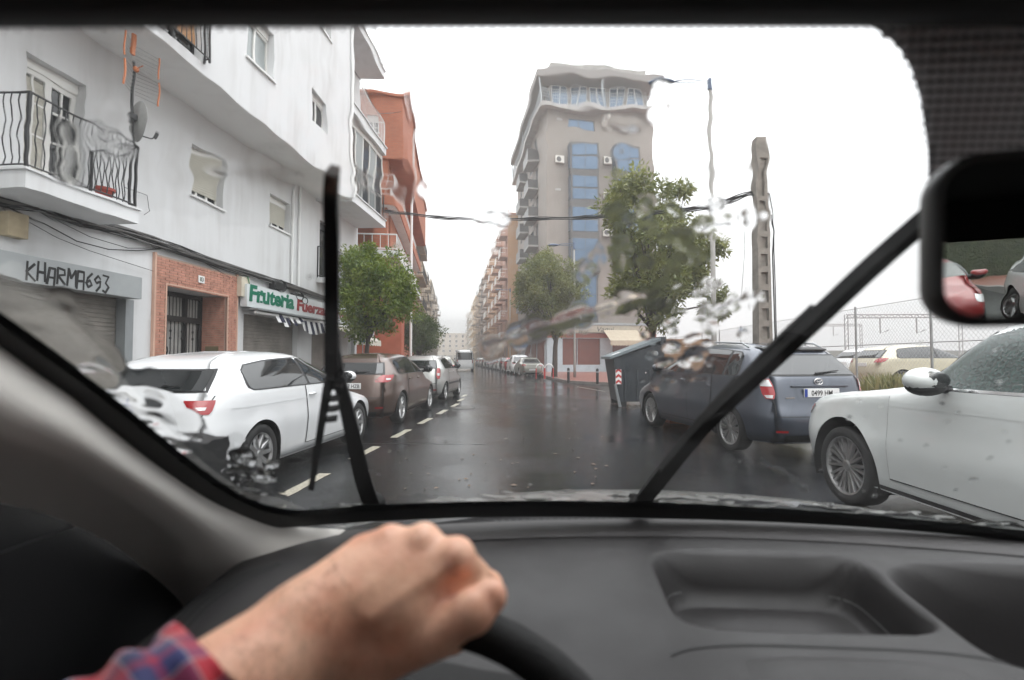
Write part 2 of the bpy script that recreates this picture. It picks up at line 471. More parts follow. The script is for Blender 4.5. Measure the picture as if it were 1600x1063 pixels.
# manhole cover in the road
a = onZ(724, 638)
mh = MB().lathe([(0.0, .012), (0.31, .012), (0.33, .004)], 28, 'z', (a.x, a.y, 0))
tag(mh.build('manhole_cover', M('cast_iron', (0.05, 0.045, 0.04), 0.35, metal=0.6, bump=(70, 0.6))), 'round iron manhole cover set in the wet road', 'manhole cover')

# ================================================================== white building on the left
FX = -7.2          # lower facade; upper floors oversail to UX
UX = -6.1
OV = FX - UX       # -1.1 : outward in local -y
fy = lambda u, v, X=FX: onX(u, v, X).y
fz = lambda u, v, X=FX: onX(u, v, X).z
white = thing('white_building', 'white rendered apartment building with oversailing upper floors, fruit shop and brick doorway', 'building', (FX, 0, 0), R(90))
# local: x = world Y, y = inward, z up
def louver(x0, x1, z0, z1, y, pitch, mat, parent, name='roller_shutter', kind=None, amp=0.012):
    m = MB(); rows = []
    z = z1; k = 0
    rows.append([(x0, y, z), (x1, y, z)])
    while z > z0 + 1e-6:
        za = max(z - pitch*0.78, z0); zb = max(z - pitch, z0)
        rows += [[(x0, y-amp, z-0.004), (x1, y-amp, z-0.004)], [(x0, y-amp, za), (x1, y-amp, za)], [(x0, y, za-0.001), (x1, y, za-0.001)], [(x0, y, zb), (x1, y, zb)]]
        z = zb
    m.grid(rows)
    return m.build(name, mat, parent, kind=kind)
def window(parent, x0, x1, z0, z1, y=0.0, depth=0.16, panes=2, bars=0, shutter=0.0, frame=PVC, glass=GLASSD, fw=0.045, sill=True, box=True):
    """frame with panes as sub-parts, set back in its opening"""
    m = MB(); yb = y + depth
    zt = z1
    if box and shutter >= 0:
        m.box(x0+.004, x1-.004, yb-0.03, yb+0.05, z1-0.16, z1-.004); zt = z1-0.163
    m.box(x0+.004, x0+fw, yb-0.01, yb+0.05, z0+.004, zt); m.box(x1-fw, x1-.004, yb-0.01, yb+0.05, z0+.004, zt)
    m.box(x0+fw, x1-fw, yb-0.01, yb+0.05, z0+.004, z0+fw); m.box(x0+fw, x1-fw, yb-0.01, yb+0.05, zt-fw, zt)
    for i in range(1, panes):
        c = x0+(x1-x0)*i/panes
        m.box(c-fw*.7, c+fw*.7, yb-0.014, yb+0.048, z0+fw, zt-fw)
    for b in range(bars):
        zz = z0+(zt-z0)*(b+1)/(bars+1)
        m.box(x0+fw, x1-fw, yb-0.006, yb+0.045, zz-0.014, zz+0.014)
    f = m.build('window', frame, parent)
    for i in range(panes):
        a, b = x0+(x1-x0)*i/panes+fw*.7, x0+(x1-x0)*(i+1)/panes-fw*.7
        MB().box(a, b, yb+0.018, yb+0.026, z0+fw*.8, zt-fw*.8).build('pane', glass, f)
    if shutter > 0:
        louver(x0+fw*.9, x1-fw*.9, zt-(zt-z0)*shutter, zt, yb-0.018, 0.052, SHUT, f, 'blind', amp=0.008)
    if sill:
        MB().box(x0-0.05, x1+0.05, y-0.05, y+depth, z0-0.045, z0-.002).build('sill', TRIMW, f)
    return f
Yend = 19.3; Ycorner = 15.6; Z1 = 6.45
# ---- openings measured on the facade
pY0, pY1 = fy(240, 402), fy(368, 435); pZ = 3.26
dY0, dY1 = fy(258, 450)-0.02, fy(352, 465)
dZ = fz(262, 446)
s1Y0, s1Y1 = 2.2, fy(200, 470)-0.05
fr0, fr1 = fy(381, 470), fy(465, 505)
fr2, fr3 = fy(487, 520), fy(530, 530)
W1 = (fy(299, 260), fy(350, 270), fz(299, 303), fz(299, 226))
W2 = (fy(421, 330), fy(453, 330), fz(421, 351), fz(421, 300))
BD0, BD1 = fy(40, 160), fy(133, 160); BDZ0, BDZ1 = 3.66, fz(40, 78)
FD = (fy(499, 400), fy(521, 400), 3.9, fz(499, 343))
lower = [(dY0, dY1, 0.0, dZ, 0.75), (s1Y0, s1Y1, 0.0, 2.55, 0.18), (fr0, fr1, 0.0, 2.42, 0.18), (fr2, fr3, 0.0, 2.42, 0.18),
         (*W1[:2], W1[2], W1[3]), (*W2[:2], W2[2], W2[3]), (BD0, BD1, BDZ0, BDZ1), (*FD[:2], FD[2], FD[3]), (18.45, 19.1, 0.0, 2.4, 0.18),
         (0.5, 1.5, 4.7, 5.65)]
wl = MB().holed(-8, Yend, 0, Z1, lower, 0.0, 0.2)
wl.add([(Yend, 0, 0), (Yend, 12, 0), (Yend, 12, 16), (Yend, 0, 16)], [(0, 1, 2, 3)])
wl.holed(Ycorner, Yend, Z1, 16, [(15.9, 18.9, 6.7, 8.9), (16.4, 18.6, 9.6, 11.6), (16.4, 18.6, 12.6, 14.6)], 0.0, 0.3)
wl.add([(-8, 0, 0), (-8, 12, 0), (-8, 12, 16), (-8, 0, 16)], [(3, 2, 1, 0)])
wl.build('wall', WHITE, white)
MB().box(-7.9, Yend-.1, 0.80, 11.9, 0.2, 15.8).build('dark_interior', BLACK, white)
uw = lambda u, v: (onX(u, v, UX).y, onX(u, v, UX).z)
UA = (uw(387, 60)[0], uw(428, 60)[0], 7.58, 8.62)
UB = (uw(487, 170)[0], uw(512, 170)[0], 7.62, 8.52)
UC = (uw(498, 40)[0], uw(517, 40)[0], 10.45, 11.5)
UD = (uw(250, 60)[0], uw(316, 60)[0], 6.62, 8.75)
upper = [UA, UB, UC, UD, (UA[0], UA[1], 10.4, 11.4), (UD[0], UD[1], 9.6, 11.7), (2.0, 3.4, 7.4, 8.6)]
uu = MB().holed(-8, Ycorner, Z1, 16, upper, OV, 0.2)
uu.add([(Ycorner, OV, Z1), (Ycorner, 0, Z1), (Ycorner, 0, 16), (Ycorner, OV, 16)], [(0, 1, 2, 3)])
uu.build('upper_wall', WHITE, white)
MB().box(-8, Ycorner, OV+.003, -.003, Z1-0.01, Z1+0.002).build('soffit', SOFFIT, white)
MB().box(-8, Yend, OV+.3, 12, 16, 16.25).build('roof', CONC, white)
window(white, *W1, panes=3, shutter=0.80)
window(white, *W2, panes=3, shutter=0.78)
window(white, *UA, y=OV, panes=2, glass=GLASSF, shutter=0)
window(white, *UB, y=OV, panes=2, shutter=0, sill=False)
window(white, *UC, y=OV, panes=2, shutter=0)
window(white, UA[0], UA[1], 10.4, 11.4, y=OV, panes=2, shutter=0)
window(white, 2.0, 3.4, 7.4, 8.6, y=OV, panes=2, shutter=0)
window(white, 0.5, 1.5, 4.7, 5.65, panes=2, shutter=.5)
# french window behind the first-floor balcony: white bars, one curtain
CURT = M('lace_curtain', (0.48, 0.46, 0.40), 0.9, vary=(14, 0.25))
fwin = window(white, BD0, BD1, BDZ0, BDZ1, panes=2, bars=3, shutter=0, fw=0.07, sill=False)
bm_ = (BD0+BD1)/2
for q in (0.25, 0.75):
    c = BD0+(BD1-BD0)*q; MB().box(c-.016, c+.016, 0.15, 0.2, BDZ0+.07, BDZ1-.24).build('glazing_bar', PVC, fwin)
MB().box(BD0+.08, bm_-.06, 0.165, 0.17, BDZ0+.1, BDZ1-.26).build('curtain', CURT, fwin)
fd2 = window(white, *FD, panes=1, shutter=0, frame=IRON, sill=False)
ud2 = window(white, *UD, y=OV, panes=2, shutter=0, frame=IRON, sill=False)
MB().box(UD[0]+.05, UD[1]-.05, OV+.1, OV+.13, 6.9, 7.7).build('reed_screen', M('reed', (0.42, 0.22, 0.10), 0.8, vary=(30, 0.3)), ud2)
window(white, UD[0], UD[1], 9.6, 11.7, y=OV, panes=2, shutter=.3)
for (a, b, c, d) in ((16.4, 18.6, 9.6, 11.6), (16.4, 18.6, 12.6, 14.6)):
    window(white, a, b, c, d, panes=3, glass=GLASSD, depth=0.22)
def bar_part(parent, x, y, z0, z1, src=None, r=0.008, wavy=0.0, name='bar', mat=IRON):
    if src is not None: return same(name, src, parent, (x, y, z0))
    n = 9 if wavy else 2
    h = z1-z0
    m = MB().tube([(wavy*math.sin(i/(n-1)*math.pi*4), 0, h*i/(n-1)) for i in range(n)], r, 6)
    o = m.build(name, mat, parent); o.location = (x, y, z0); return o
def railing(parent, pts, z0, z1, gap=0.11, mat=IRON, r=0.008, wavy=0.0, top=0.016, name='railing'):
    """part 'railing' (rails and posts) with each bar its own sub-part"""
    m = MB()
    for i in range(len(pts)-1):
        a, b = pts[i], pts[i+1]
        m.tube([(a[0], a[1], z1), (b[0], b[1], z1)], top, 6); m.tube([(a[0], a[1], z0+.06), (b[0], b[1], z0+.06)], top*.8, 6)
    for a in pts: m.box(a[0]-.016, a[0]+.016, a[1]-.016, a[1]+.016, z0, z1)
    o = m.build(name, mat, parent); src = None
    for i in range(len(pts)-1):
        a, b = Vector(pts[i]), Vector(pts[i+1]); n = max(2, int((b-a).length/gap))
        for k in range(1, n):
            p = a+(b-a)*k/n
            q = bar_part(o, p.x, p.y, z0+.06, z1, src, r, wavy, mat=mat); src = src or q
    return o
# first floor balcony
b0 = onX(40, 290, FX+.82).y; b1 = onX(217, 340, FX+.82).y
BT = 3.66
bal = MB(); bal.box(b0, b1, -0.82, -.003, BT-0.21, BT); bal.box(b0-.03, b1+.03, -0.85, -.004, BT+.001, BT+0.035)
balcony = bal.build('balcony', WHITE, white)
railing(balcony, [(b0+.04, -.03), (b0+.04, -.78), (b1-.04, -.78), (b1-.04, -.03)], BT+.03, BT+1.0, gap=0.105, wavy=0.018, name='railing')
# small railings in front of french windows
railing(white, [(FD[0]-.15, -.02), (FD[0]-.15, -.35), (FD[1]+.9, -.35), (FD[1]+.9, -.02)], FD[2], FD[2]+1.0, name='railing')
MB().box(FD[0]-.2, FD[1]+.95, -.40, -.003, FD[2]-.16, FD[2]-.002).build('balcony', WHITE, white)
railing(white, [(UD[0]-.05, OV-.03), (UD[0]-.05, OV-.12), (UD[1]+.05, OV-.12), (UD[1]+.05, OV-.03)], UD[2], UD[2]+1.0, name='railing')
# stacked end balconies (slabs flush with the oversail) and glazed gallery
for zf, nm in ((6.45, 0), (9.3, 1), (12.3, 2)):
    s = MB(); s.box(Ycorner+.003, Yend-.1, OV-.02, -.003, zf-.1, zf+.16); s.box(Ycorner+.002, Yend-.06, OV-.06, OV+.1, zf+.162, zf+.20)
    bb = s.build('balcony', WHITE, white)
    if nm != 1:
        railing(bb, [(Ycorner+.05, OV+.04), (Yend-.16, OV+.04), (Yend-.16, -.05)], zf+.2, zf+1.15, gap=.12, mat=TRIMW if nm == 2 else IRON)
    else:
        railing(bb, [(Ycorner+.05, OV+.04), (Yend-.16, OV+.04), (Yend-.16, -.05)], zf+.2, zf+1.2, gap=.12, mat=TRIMW)
gal = MB()
gy = OV+.16
for k in range(6):
    x = Ycorner+.06+(Yend-.2-Ycorner)*k/5; gal.box(x-.03, x+.03, gy-.03, gy+.03, 6.62, 9.18)
gal.box(Ycorner, Yend-.12, gy-.032, gy+.032, 9.0, 9.19); gal.box(Ycorner, Yend-.12, gy-.028, gy+.028, 7.5, 7.56)
gl = gal.build('glazed_gallery', PVC, white)
for k in range(5):
    a = Ycorner+.09+(Yend-.2-Ycorner)*k/5; b = a+(Yend-.2-Ycorner)/5-.06
    MB().box(a, b, gy-.006, gy+.004, 6.64, 8.99).build('pane', GLASSF if k % 2 else GLASSD, gl)
# downpipes at the corner
for x, y0 in ((14.05, -.06), (14.45, -.06)):
    MB().tube([(x, y0, 3.3), (x, y0, Z1)], .035, 8).build('downpipe', TRIMW, white)
MB().tube([(Ycorner-.06, OV-.05, Z1), (Ycorner-.06, OV-.05, 15.8)], .045, 8).build('downpipe', TRIMW, white)
# shop front with grey fascia box, graffiti and roller shutter
f1 = onX(222, 450, FX+.28).y; fzb = onX(222, 468, FX+.28).z; fzt = onX(222, 434, FX+.28).z
fasc = MB().bbox(2.0, f1, -.28, -.003, fzb, fzt, .008).build('shop_fascia', M('grey_fascia', (0.36, 0.38, 0.385), 0.45, metal=.1, vary=(2, .12)), white)
louver(s1Y0+.05, s1Y1-.05, 0, 2.55, 0.14, 0.07, SHUTM, white)
MB().box(s1Y1-.05, s1Y1+.12, -.05, .12, 0, fzb-.003).build('shutter_guide', METALG, white)
# spray-paint lettering, strokes on a 4 x 6 cell
GL = {'K': [[(0,6),(0,0)], [(3.2,6),(0,2.6),(3.4,0)]], 'H': [[(0,6),(0,0)], [(3,6),(3,0)], [(0,3),(3,3)]],
      'A': [[(0,0),(.3,6),(3,6),(3,0)], [(0,2.8),(3,2.8)]], 'R': [[(0,0),(0,6),(2.8,5.8),(2.9,3.6),(0,3),(3.2,0)]],
      'M': [[(0,0),(.2,6),(1.8,2.8),(3.6,6),(3.8,0)]], '6': [[(3,6),(.6,4.2),(0,1.6),(1.4,0),(3,1.4),(1.6,3),(.1,1.8)]],
      '9': [[(3,4.8),(1.4,6),(.1,4.6),(1.2,3),(3,4.4),(2.8,1.6),(.8,0)]], '3': [[(0,6),(3,5.8),(1.3,3.5),(3,1.8),(1.6,0),(0,.6)]]}
SPRAY = M('black_spray_paint', (0.012, 0.012, 0.013), 0.6)
gm = MB()
gx0 = onX(40, 435, FX+.28).y; gx1 = onX(173, 450, FX+.28).y
cw = (gx1-gx0)/9.0; ch = (fzt-fzb)*0.62
for i, c in enumerate('KHARMA693'):
    for st in GL[c]:
        pts = [(gx0+cw*(i+p[0]/4.3+.05*p[1]/6)+random.uniform(-.010, .010), fzb+(fzt-fzb)*(.10+.05*math.sin(i*2.3))+ch*(1+.08*math.sin(i*1.7))*p[1]/6+random.uniform(-.012, .012)) for p in st]
        for a, b in zip(pts[:-1], pts[1:]):
            d = Vector((b[0]-a[0], b[1]-a[1])); d = d.normalized() if d.length > 0 else Vector((1, 0)); nn = Vector((-d.y, d.x))*random.uniform(.014, .021); e = d*.009
            yy = -.2825-random.uniform(0, .0006)
            gm.add([(a[0]-e.x-nn.x, yy, a[1]-e.y-nn.y), (b[0]+e.x-nn.x, yy, b[1]+e.y-nn.y), (b[0]+e.x+nn.x, yy, b[1]+e.y+nn.y), (a[0]-e.x+nn.x, yy, a[1]-e.y+nn.y)], [(0, 1, 2, 3)])
gm.build('graffiti', SPRAY, fasc)
# brick doorway: every brick a piece of one joined facing
BR1 = M('doorway_brick', (0.52, 0.255, 0.185), 0.8, vary=(7, .35), bump=(50, .3))
MORT = M('mortar', (0.40, 0.31, 0.25), 0.9)
MB().holed(pY0, pY1, 0, pZ, [(dY0, dY1, -.1, dZ, .02)], -.035, 0.03).build('mortar_bed', MORT, white)
fb = MB(); ch_, L_ = 0.052, 0.22
rows = int(pZ/ch_)
for rI in range(rows):
    z = rI*ch_; x = pY0+.02-(L_/2 if rI % 2 else 0)
    while x < pY1-.02:
        a, b = max(x, pY0+.02), min(x+L_-.012, pY1-.02); x += L_
        if b-a < .03: continue
        segs = [(a, b)]
        if z+ch_*.5 < dZ:
            segs = [(a, min(b, dY0-.04)), (max(a, dY1+.04), b)]
        for (p, q) in segs:
            if q-p < .03: continue
            o = random.uniform(-.003, .003)
            fb.box(p, q, -.052+o, -.03, z+.006, z+ch_-.004)
for rI in range(int(dZ/ch_)):                                       # reveal bricks on the far jamb
    for k in range(4):
        a_ = .0 + k*.22 - (.11 if rI % 2 else 0); fb.box(dY1-.022+random.uniform(-.002, .002), dY1-.003, max(0, a_), min(.56, a_+.208), rI*ch_+.006, (rI+1)*ch_-.004)
fb.build('brick_facing', BR1, white, kind='stuff')
MB().box(dY1-.012, dY1-.002, 0, .6, 0, dZ).build('mortar_bed', MORT, white)
tl = MB()
for (a, b, c, d) in ((pY0-.03, pY0+.012, 0, pZ+.03), (pY1-.012, pY1+.03, 0, pZ+.03)): tl.box(a, b, -.06, -.002, c, d)
tl.box(dY0-.035, dY0, -.062, .3, 0, dZ+.03); tl.box(dY1, dY1+.035, -.062, -.002, 0, dZ+.03); tl.box(dY0, dY1, -.062, -.002, dZ, dZ+.03)
tl.build('edge_tiles', M('edge_tile', (0.60, 0.38, 0.29), .6), white)
# number plate 83
hy, hz = fy(310, 437), fz(310, 437)
pl_ = MB().bbox(hy-.09, hy+.09, -.075, -.056, hz-.075, hz+.075, .004).build('house_number', WHITEP, white)
text('number', '83', .12, M('enamel_green', (.03, .06, .03), .4), pl_, (hy, -.077, hz-.04), (1, 0, 0), (0, 0, 1), .001, .002, align='CENTER')
# iron double door with wrought bars
dr = MB(); yd = .55; zt = dZ-.02
for x in (dY0+.02, dY0+.22, dY0+(dY1-dY0)*.68, dY1-.1): dr.box(x, x+.1, yd-.03, yd+.03, 0, zt)
dr.box(dY0+.02, dY1, yd-.028, yd+.028, zt-.09, zt); dr.box(dY0+.02, dY1, yd-.032, yd+.032, 2.1, 2.22); dr.box(dY0+.02, dY1, yd-.028, yd+.028, 0, .25)
door = dr.build('entrance_door', IRON, white)
MB().box(dY0+.03, dY1-.01, yd+.035, yd+.045, .2, zt-.05).build('pane', M('ribbed_glass', (.40, .39, .37), .3, vary=(3, .3)), door)
src = None
for k in range(15):
    x = dY0+.18+k*(dY1-dY0-.3)/14
    for (za, zb) in ((.25, 2.1),):
        q = bar_part(door, x, yd-.045, za, zb, src, .009); src = src or q
src = None
for k in range(18):
    x = dY0+.12+k*(dY1-dY0-.2)/17
    q = bar_part(door, x, yd-.045, 2.22, zt-.09, src, .008); src = src or q
orn = MB(); cx = dY0+.22+(dY1-dY0)*.25
for k in range(10):
    a = k*math.pi/5
    orn.tube([(cx+.06*math.cos(a), yd-.055, 1.35+.06*math.sin(a)), (cx+.13*math.cos(a+.3), yd-.06, 1.35+.17*math.sin(a+.3)), (cx+.17*math.cos(a+.55), yd-.055, 1.35+.24*math.sin(a+.55))], .011, 5)
orn.tube([(cx, yd-.055, .95), (cx, yd-.055, 1.75)], .016, 6)
for zz in (1.0, 1.75, 1.9, .6):
    for k in (0, 2, 4, 6, 9, 12):
        x = dY0+.18+k*(dY1-dY0-.3)/14; orn.ball((x, yd-.045, zz), (.024, .02, .035), 8, 5)
orn.build('wrought_ornament', IRON, door)
# entry phone panel on the jamb
MB().bbox(dY1-.045, dY1-.022, .12, .42, 1.15, 1.6, .004).build('intercom_panel', M('brass_panel', (.26, .22, .13), .4, metal=.6, bump=(40, .5)), white)
# fruit shop: shutters, awning rail, valance and signboard
louver(fr0+.04, fr1-.04, 0, 2.42, .14, .085, SHUTM, white)
louver(fr2+.04, fr3-.04, 0, 2.42, .14, .085, SHUTM, white)
louver(18.45, 19.1, 0, 2.4, .14, .085, M('side_shutter', (.45, .45, .44), .5), white)
SX = FX+.22
sg0 = onX(386, 470, SX).y; sg1 = 18.9
sz0 = onX(386, 479, SX).z; sz1 = onX(386, 443, SX).z
sign = MB().bbox(sg0, sg1, -.22, -.05, sz0, sz1, .006).build('shop_sign', M('sign_board', (.62, .65, .66), .4), white)
GREEN = M('sign_green', (.004, .15, .085), .45); CRIM = M('sign_red', (.26, .012, .014), .45)
def fat(s, x, z, h, mat, squeeze, weight, nm):
    return text(nm, s, h, mat, sign, (x, -.224, z), (1, 0, 0), (0, 0, 1), .006, weight, .06, 'LEFT', squeeze)
sgh = sz1-sz0
def serifs(xs, z0, h, mat):
    m = MB()
    for (x, zz, w) in xs: m.box(x-w, x+w, -.2305, -.2235, zz, zz+.045)
    m.build('serif', mat, sign)
ft = fat('Fruteria', sg0+.06, sz0+.16, sgh*.98, GREEN, .98, .02, 'lettering')
w0 = max(v.co.x for v in ft.data.vertices)
gfac = (onX(459, 490, SX).y-sg0-.06)/(w0-sg0-.06)
for v in ft.data.vertices: v.co.x = sg0+.06+(v.co.x-sg0-.06)*gfac
rx0 = onX(463, 490, SX).y
ft2 = fat('Fuerzas Armadas', rx0, sz0+.15, sgh*.80, CRIM, .9, .018, 'lettering')
w1 = max(v.co.x for v in ft2.data.vertices); gfac = (sg1-.1-rx0)/(w1-rx0)
for v in ft2.data.vertices: v.co.x = rx0+(v.co.x-rx0)*gfac
# serif feet so that the letters read as the slab letters on the board
sx = sg0+.06; tw = onX(459, 490, SX).y-sx
serifs([(sx+tw*q, sz0+.15, .05) for q in (.045, .245, .70, .855)] + [(sx+tw*q, sz0+.16+sgh*.46, .05) for q in (.25, .39, .70)], 0, 0, GREEN)
STRW = M('awning_cloth_white', (.68, .68, .68), .8); STRB = M('awning_cloth_navy', (.012, .014, .04), .8)
az = sz0-.12
MB().tube([(fr0-.05, -.32, az), (18.9, -.32, az)], .035, 8).build('awning_roller', TRIMW, white)
MB().box(fr0-.1, 15.2, -.42, -.02, az+.06, az+.10).build('awning_hood', METALG, white)
va0, va1 = onX(430, 500, FX+.35).y, onX(505, 520, FX+.35).y+1.0
n = 22
for k in range(n):
    a = va0+(va1-va0)*k/n; b = va0+(va1-va0)*(k+1)/n
    fold = .06*math.sin(k*1.3); drop = .36+.05*math.sin(k*.7) - (0.18 if k < 8 else 0)
    lift = 0.05*math.sin(k*2.1) if k < 8 else 0
    rows = [[(a+(b-a)*i/3+(t*.02 if k < 8 else 0), -.34-.09*t+fold*t*.4*math.cos(i), az+lift-drop*t) for i in range(4)] for t in (0, .35, .7, 1)]
    MB().grid(rows).build('awning_stripe', STRB if k % 2 else STRW, white, smooth=True)
aw = MB(); a0, a1 = 16.4, 19.0
CREAM = M('awning_cream', (.56, .52, .44), .8, vary=(5, .12))
aw.grid([[(a0+(a1-a0)*i/10, -.05-1.0*t, az+.1-.55*t) for i in range(11)] for t in (0, .25, .5, .75, 1)])
aw.grid([[(a0+(a1-a0)*i/40, -1.05, az-.45), (a0+(a1-a0)*i/40, -1.06, az-.62-.04*abs(math.sin(i*math.pi/4)))] for i in range(41)])
aw.build('shop_awning', CREAM, white, smooth=True)
# meter boxes on the wall
q = onX(15, 352, FX)
MB().bbox(q.y-.14, q.y+.13, -.14, -.003, q.z-.17, q.z+.17, .01).build('meter_box', M('aged_plastic', (.46, .38, .25), .6, vary=(4, .25)), white)
q = onX(372, 448, FX)
MB().bbox(q.y-.12, q.y+.22, -.16, -.003, q.z-.24, q.z+.22, .01).build('meter_box', M('cream_plastic', (.55, .50, .40), .6, vary=(4, .15)), white)
MB().tube([(q.y+.1, -.17, q.z+.25), (q.y+.16, -.19, q.z+.05), (q.y+.2, -.18, q.z-.3), (q.y+.12, -.1, q.z-.33)], .012, 6).build('conduit', M('green_cable', (.04, .16, .06), .5), white)
# ---- cable bundle along the facade (countless strands)
cb = MB(); rnd = random.Random(3)
pth = [onX(u, v, FX+.09) for (u, v) in ((-120, 265), (0, 312), (60, 322), (125, 345), (178, 357), (240, 377), (300, 398), (380, 425), (430, 441), (470, 453), (510, 468))]
pth = [Vector((p.y, -.09, p.z)) for p in pth] + [Vector((17.6, -.1, 3.35)), Vector((19.2, -.1, 3.35))]
cbg = MB()
for k in range(30):
    oz, oy = rnd.uniform(-.075, .075), rnd.uniform(-.035, .05)
    ph, am = rnd.uniform(0, 6), rnd.uniform(.008, .03)
    pts = []
    for i in range(len(pth)-1):
        for t in (0, .33, .66):
            p = pth[i].lerp(pth[i+1], t); j = i*3+t*3
            pts.append((p.x, p.y-oy*1.0, p.z+oz+am*math.sin(j*.8+ph)))
    (cb if k % 3 else cbg).tube(pts, rnd.choice((.006, .008, .011)), 5, cap=False)
cb.build('cable_bundle', CABLE, white, kind='stuff')
cbg.build('cable_bundle', CABLEG, white, kind='stuff')
# sagging single cables
for (pts, r) in (([(0, 318), (70, 350), (120, 377), (170, 390), (215, 392), (262, 388)], .009), ([(5, 325), (90, 372), (140, 392), (240, 424)], .005),
                 ([(60, 330), (140, 370), (200, 388), (262, 388)], .006), ([(262, 388), (300, 400), (345, 425), (372, 442)], .006),
                 ([(195, 292), (230, 305), (234, 330), (225, 336)], .005)):
    w = [onX(u, v, FX+.05) for (u, v) in pts]
    MB().tube([(p.y, -.05, p.z) for p in w], r, 5).build('cable', CABLE, white)
for (u, v, s) in ((432, 447, .2), (462, 463, .15), (470, 470, .12)):                  # splice boxes with coiled slack
    p = onX(u, v, FX+.1); m = MB()
    m.bbox(p.y-s*1.4, p.y+s*1.4, -.2, -.04, p.z-s*.5, p.z+s*.5, .03)
    for k in range(4):
        m.tube([(p.y+s*(1.2+.1*k)*math.cos(a), -.2-.01*k, p.z+s*.8*math.sin(a)) for a in [i*math.pi/6 for i in range(13)]], .008, 5)
    m.build('splice_box', CABLE, white)
# thing: tv antenna and satellite dish on a mast beside the balcony railing
mp = onX(205, 200, FX+.74)
ant = thing('tv_antenna', 'orange grid television aerial on a mast rising from the balcony railing', 'aerial', (mp.x, mp.y, 0), R(90))
zA = onX(205, 108, FX+.74).z
MB().tube([(0, 0, BT+.05), (0, 0, zA+.15)], .02, 8).build('mast', IRON, ant)
ORN = M('orange_plastic', (.55, .19, .08), .5)
for sgn in (-1, 1):
    for tp in (-1, 1):
        pn = MB()
        for k in range(7):
            zz = zA+tp*(.05+.055*k); pn.tube([(sgn*.03, -.02, zz), (sgn*.34, -.16, zz)], .005, 4)
        pn.build('reflector_grid', GALV, ant)
        MB().box(sgn*.340, sgn*.356, -.175, -.155, zA+tp*.03, zA+tp*.40).build('end_bar', ORN, ant)
MB().tube([(0, -.02, zA), (-.1, -.25, zA+.02)], .008, 6).build('boom', ORN, ant)
MB().ball((0, -.03, zA), (.045, .045, .05)).build('dipole_box', ORN, ant, smooth=True)
MB().bbox(-.10, -.04, -.08, -.04, zA+.22, zA+.52, .004).build('end_bar', ORN, ant)
dish = thing('satellite_dish', 'grey satellite dish clamped to the aerial mast above the balcony corner', 'satellite dish', (mp.x, mp.y, onX(222, 192, FX+.74).z), R(90+62))
MB().lathe([(0.0, .07), (.14, .058), (.25, .03), (.325, -.012), (.332, -.014), (.325, -.008), (.25, .037), (.12, .064), (0, .077)], 28, 'y', (0.12, -.12, 0)).build('reflector', M('dish_grey', (.30, .30, .29), .45, vary=(5, .2)), dish, smooth=True)
MB().tube([(.12, -.05, -.2), (.14, -.35, -.18), (.14, -.42, -.12)], .011, 6).build('feed_arm', IRON, dish)
MB().tube([(.14, -.40, -.15), (.14, -.44, -.06)], .025, 10).build('receiver_head', IRON, dish)
MB().bbox(-.04, .12, -.06, .05, -.05, .05, .01).build('clamp', IRON, dish)
# flower pot on the balcony
pp = onX(163, 293, FX+.66)
pot = thing('flower_pot', 'terracotta red flower pot standing on the balcony edge behind the iron railing', 'pot', (pp.x, pp.y, BT+.036))
TER = M('terracotta', (.30, .05, .035), .6, vary=(8, .2))
MB().lathe([(0, 0), (.085, 0), (.115, .13), (.13, .13), (.132, .17), (.115, .17), (.108, .14), (0, .14)], 20).build('pot_body', TER, pot, smooth=False)
MB().lathe([(0, .142), (.106, .142)], 16).build('soil', M('soil', (.03, .022, .016), .9), pot)

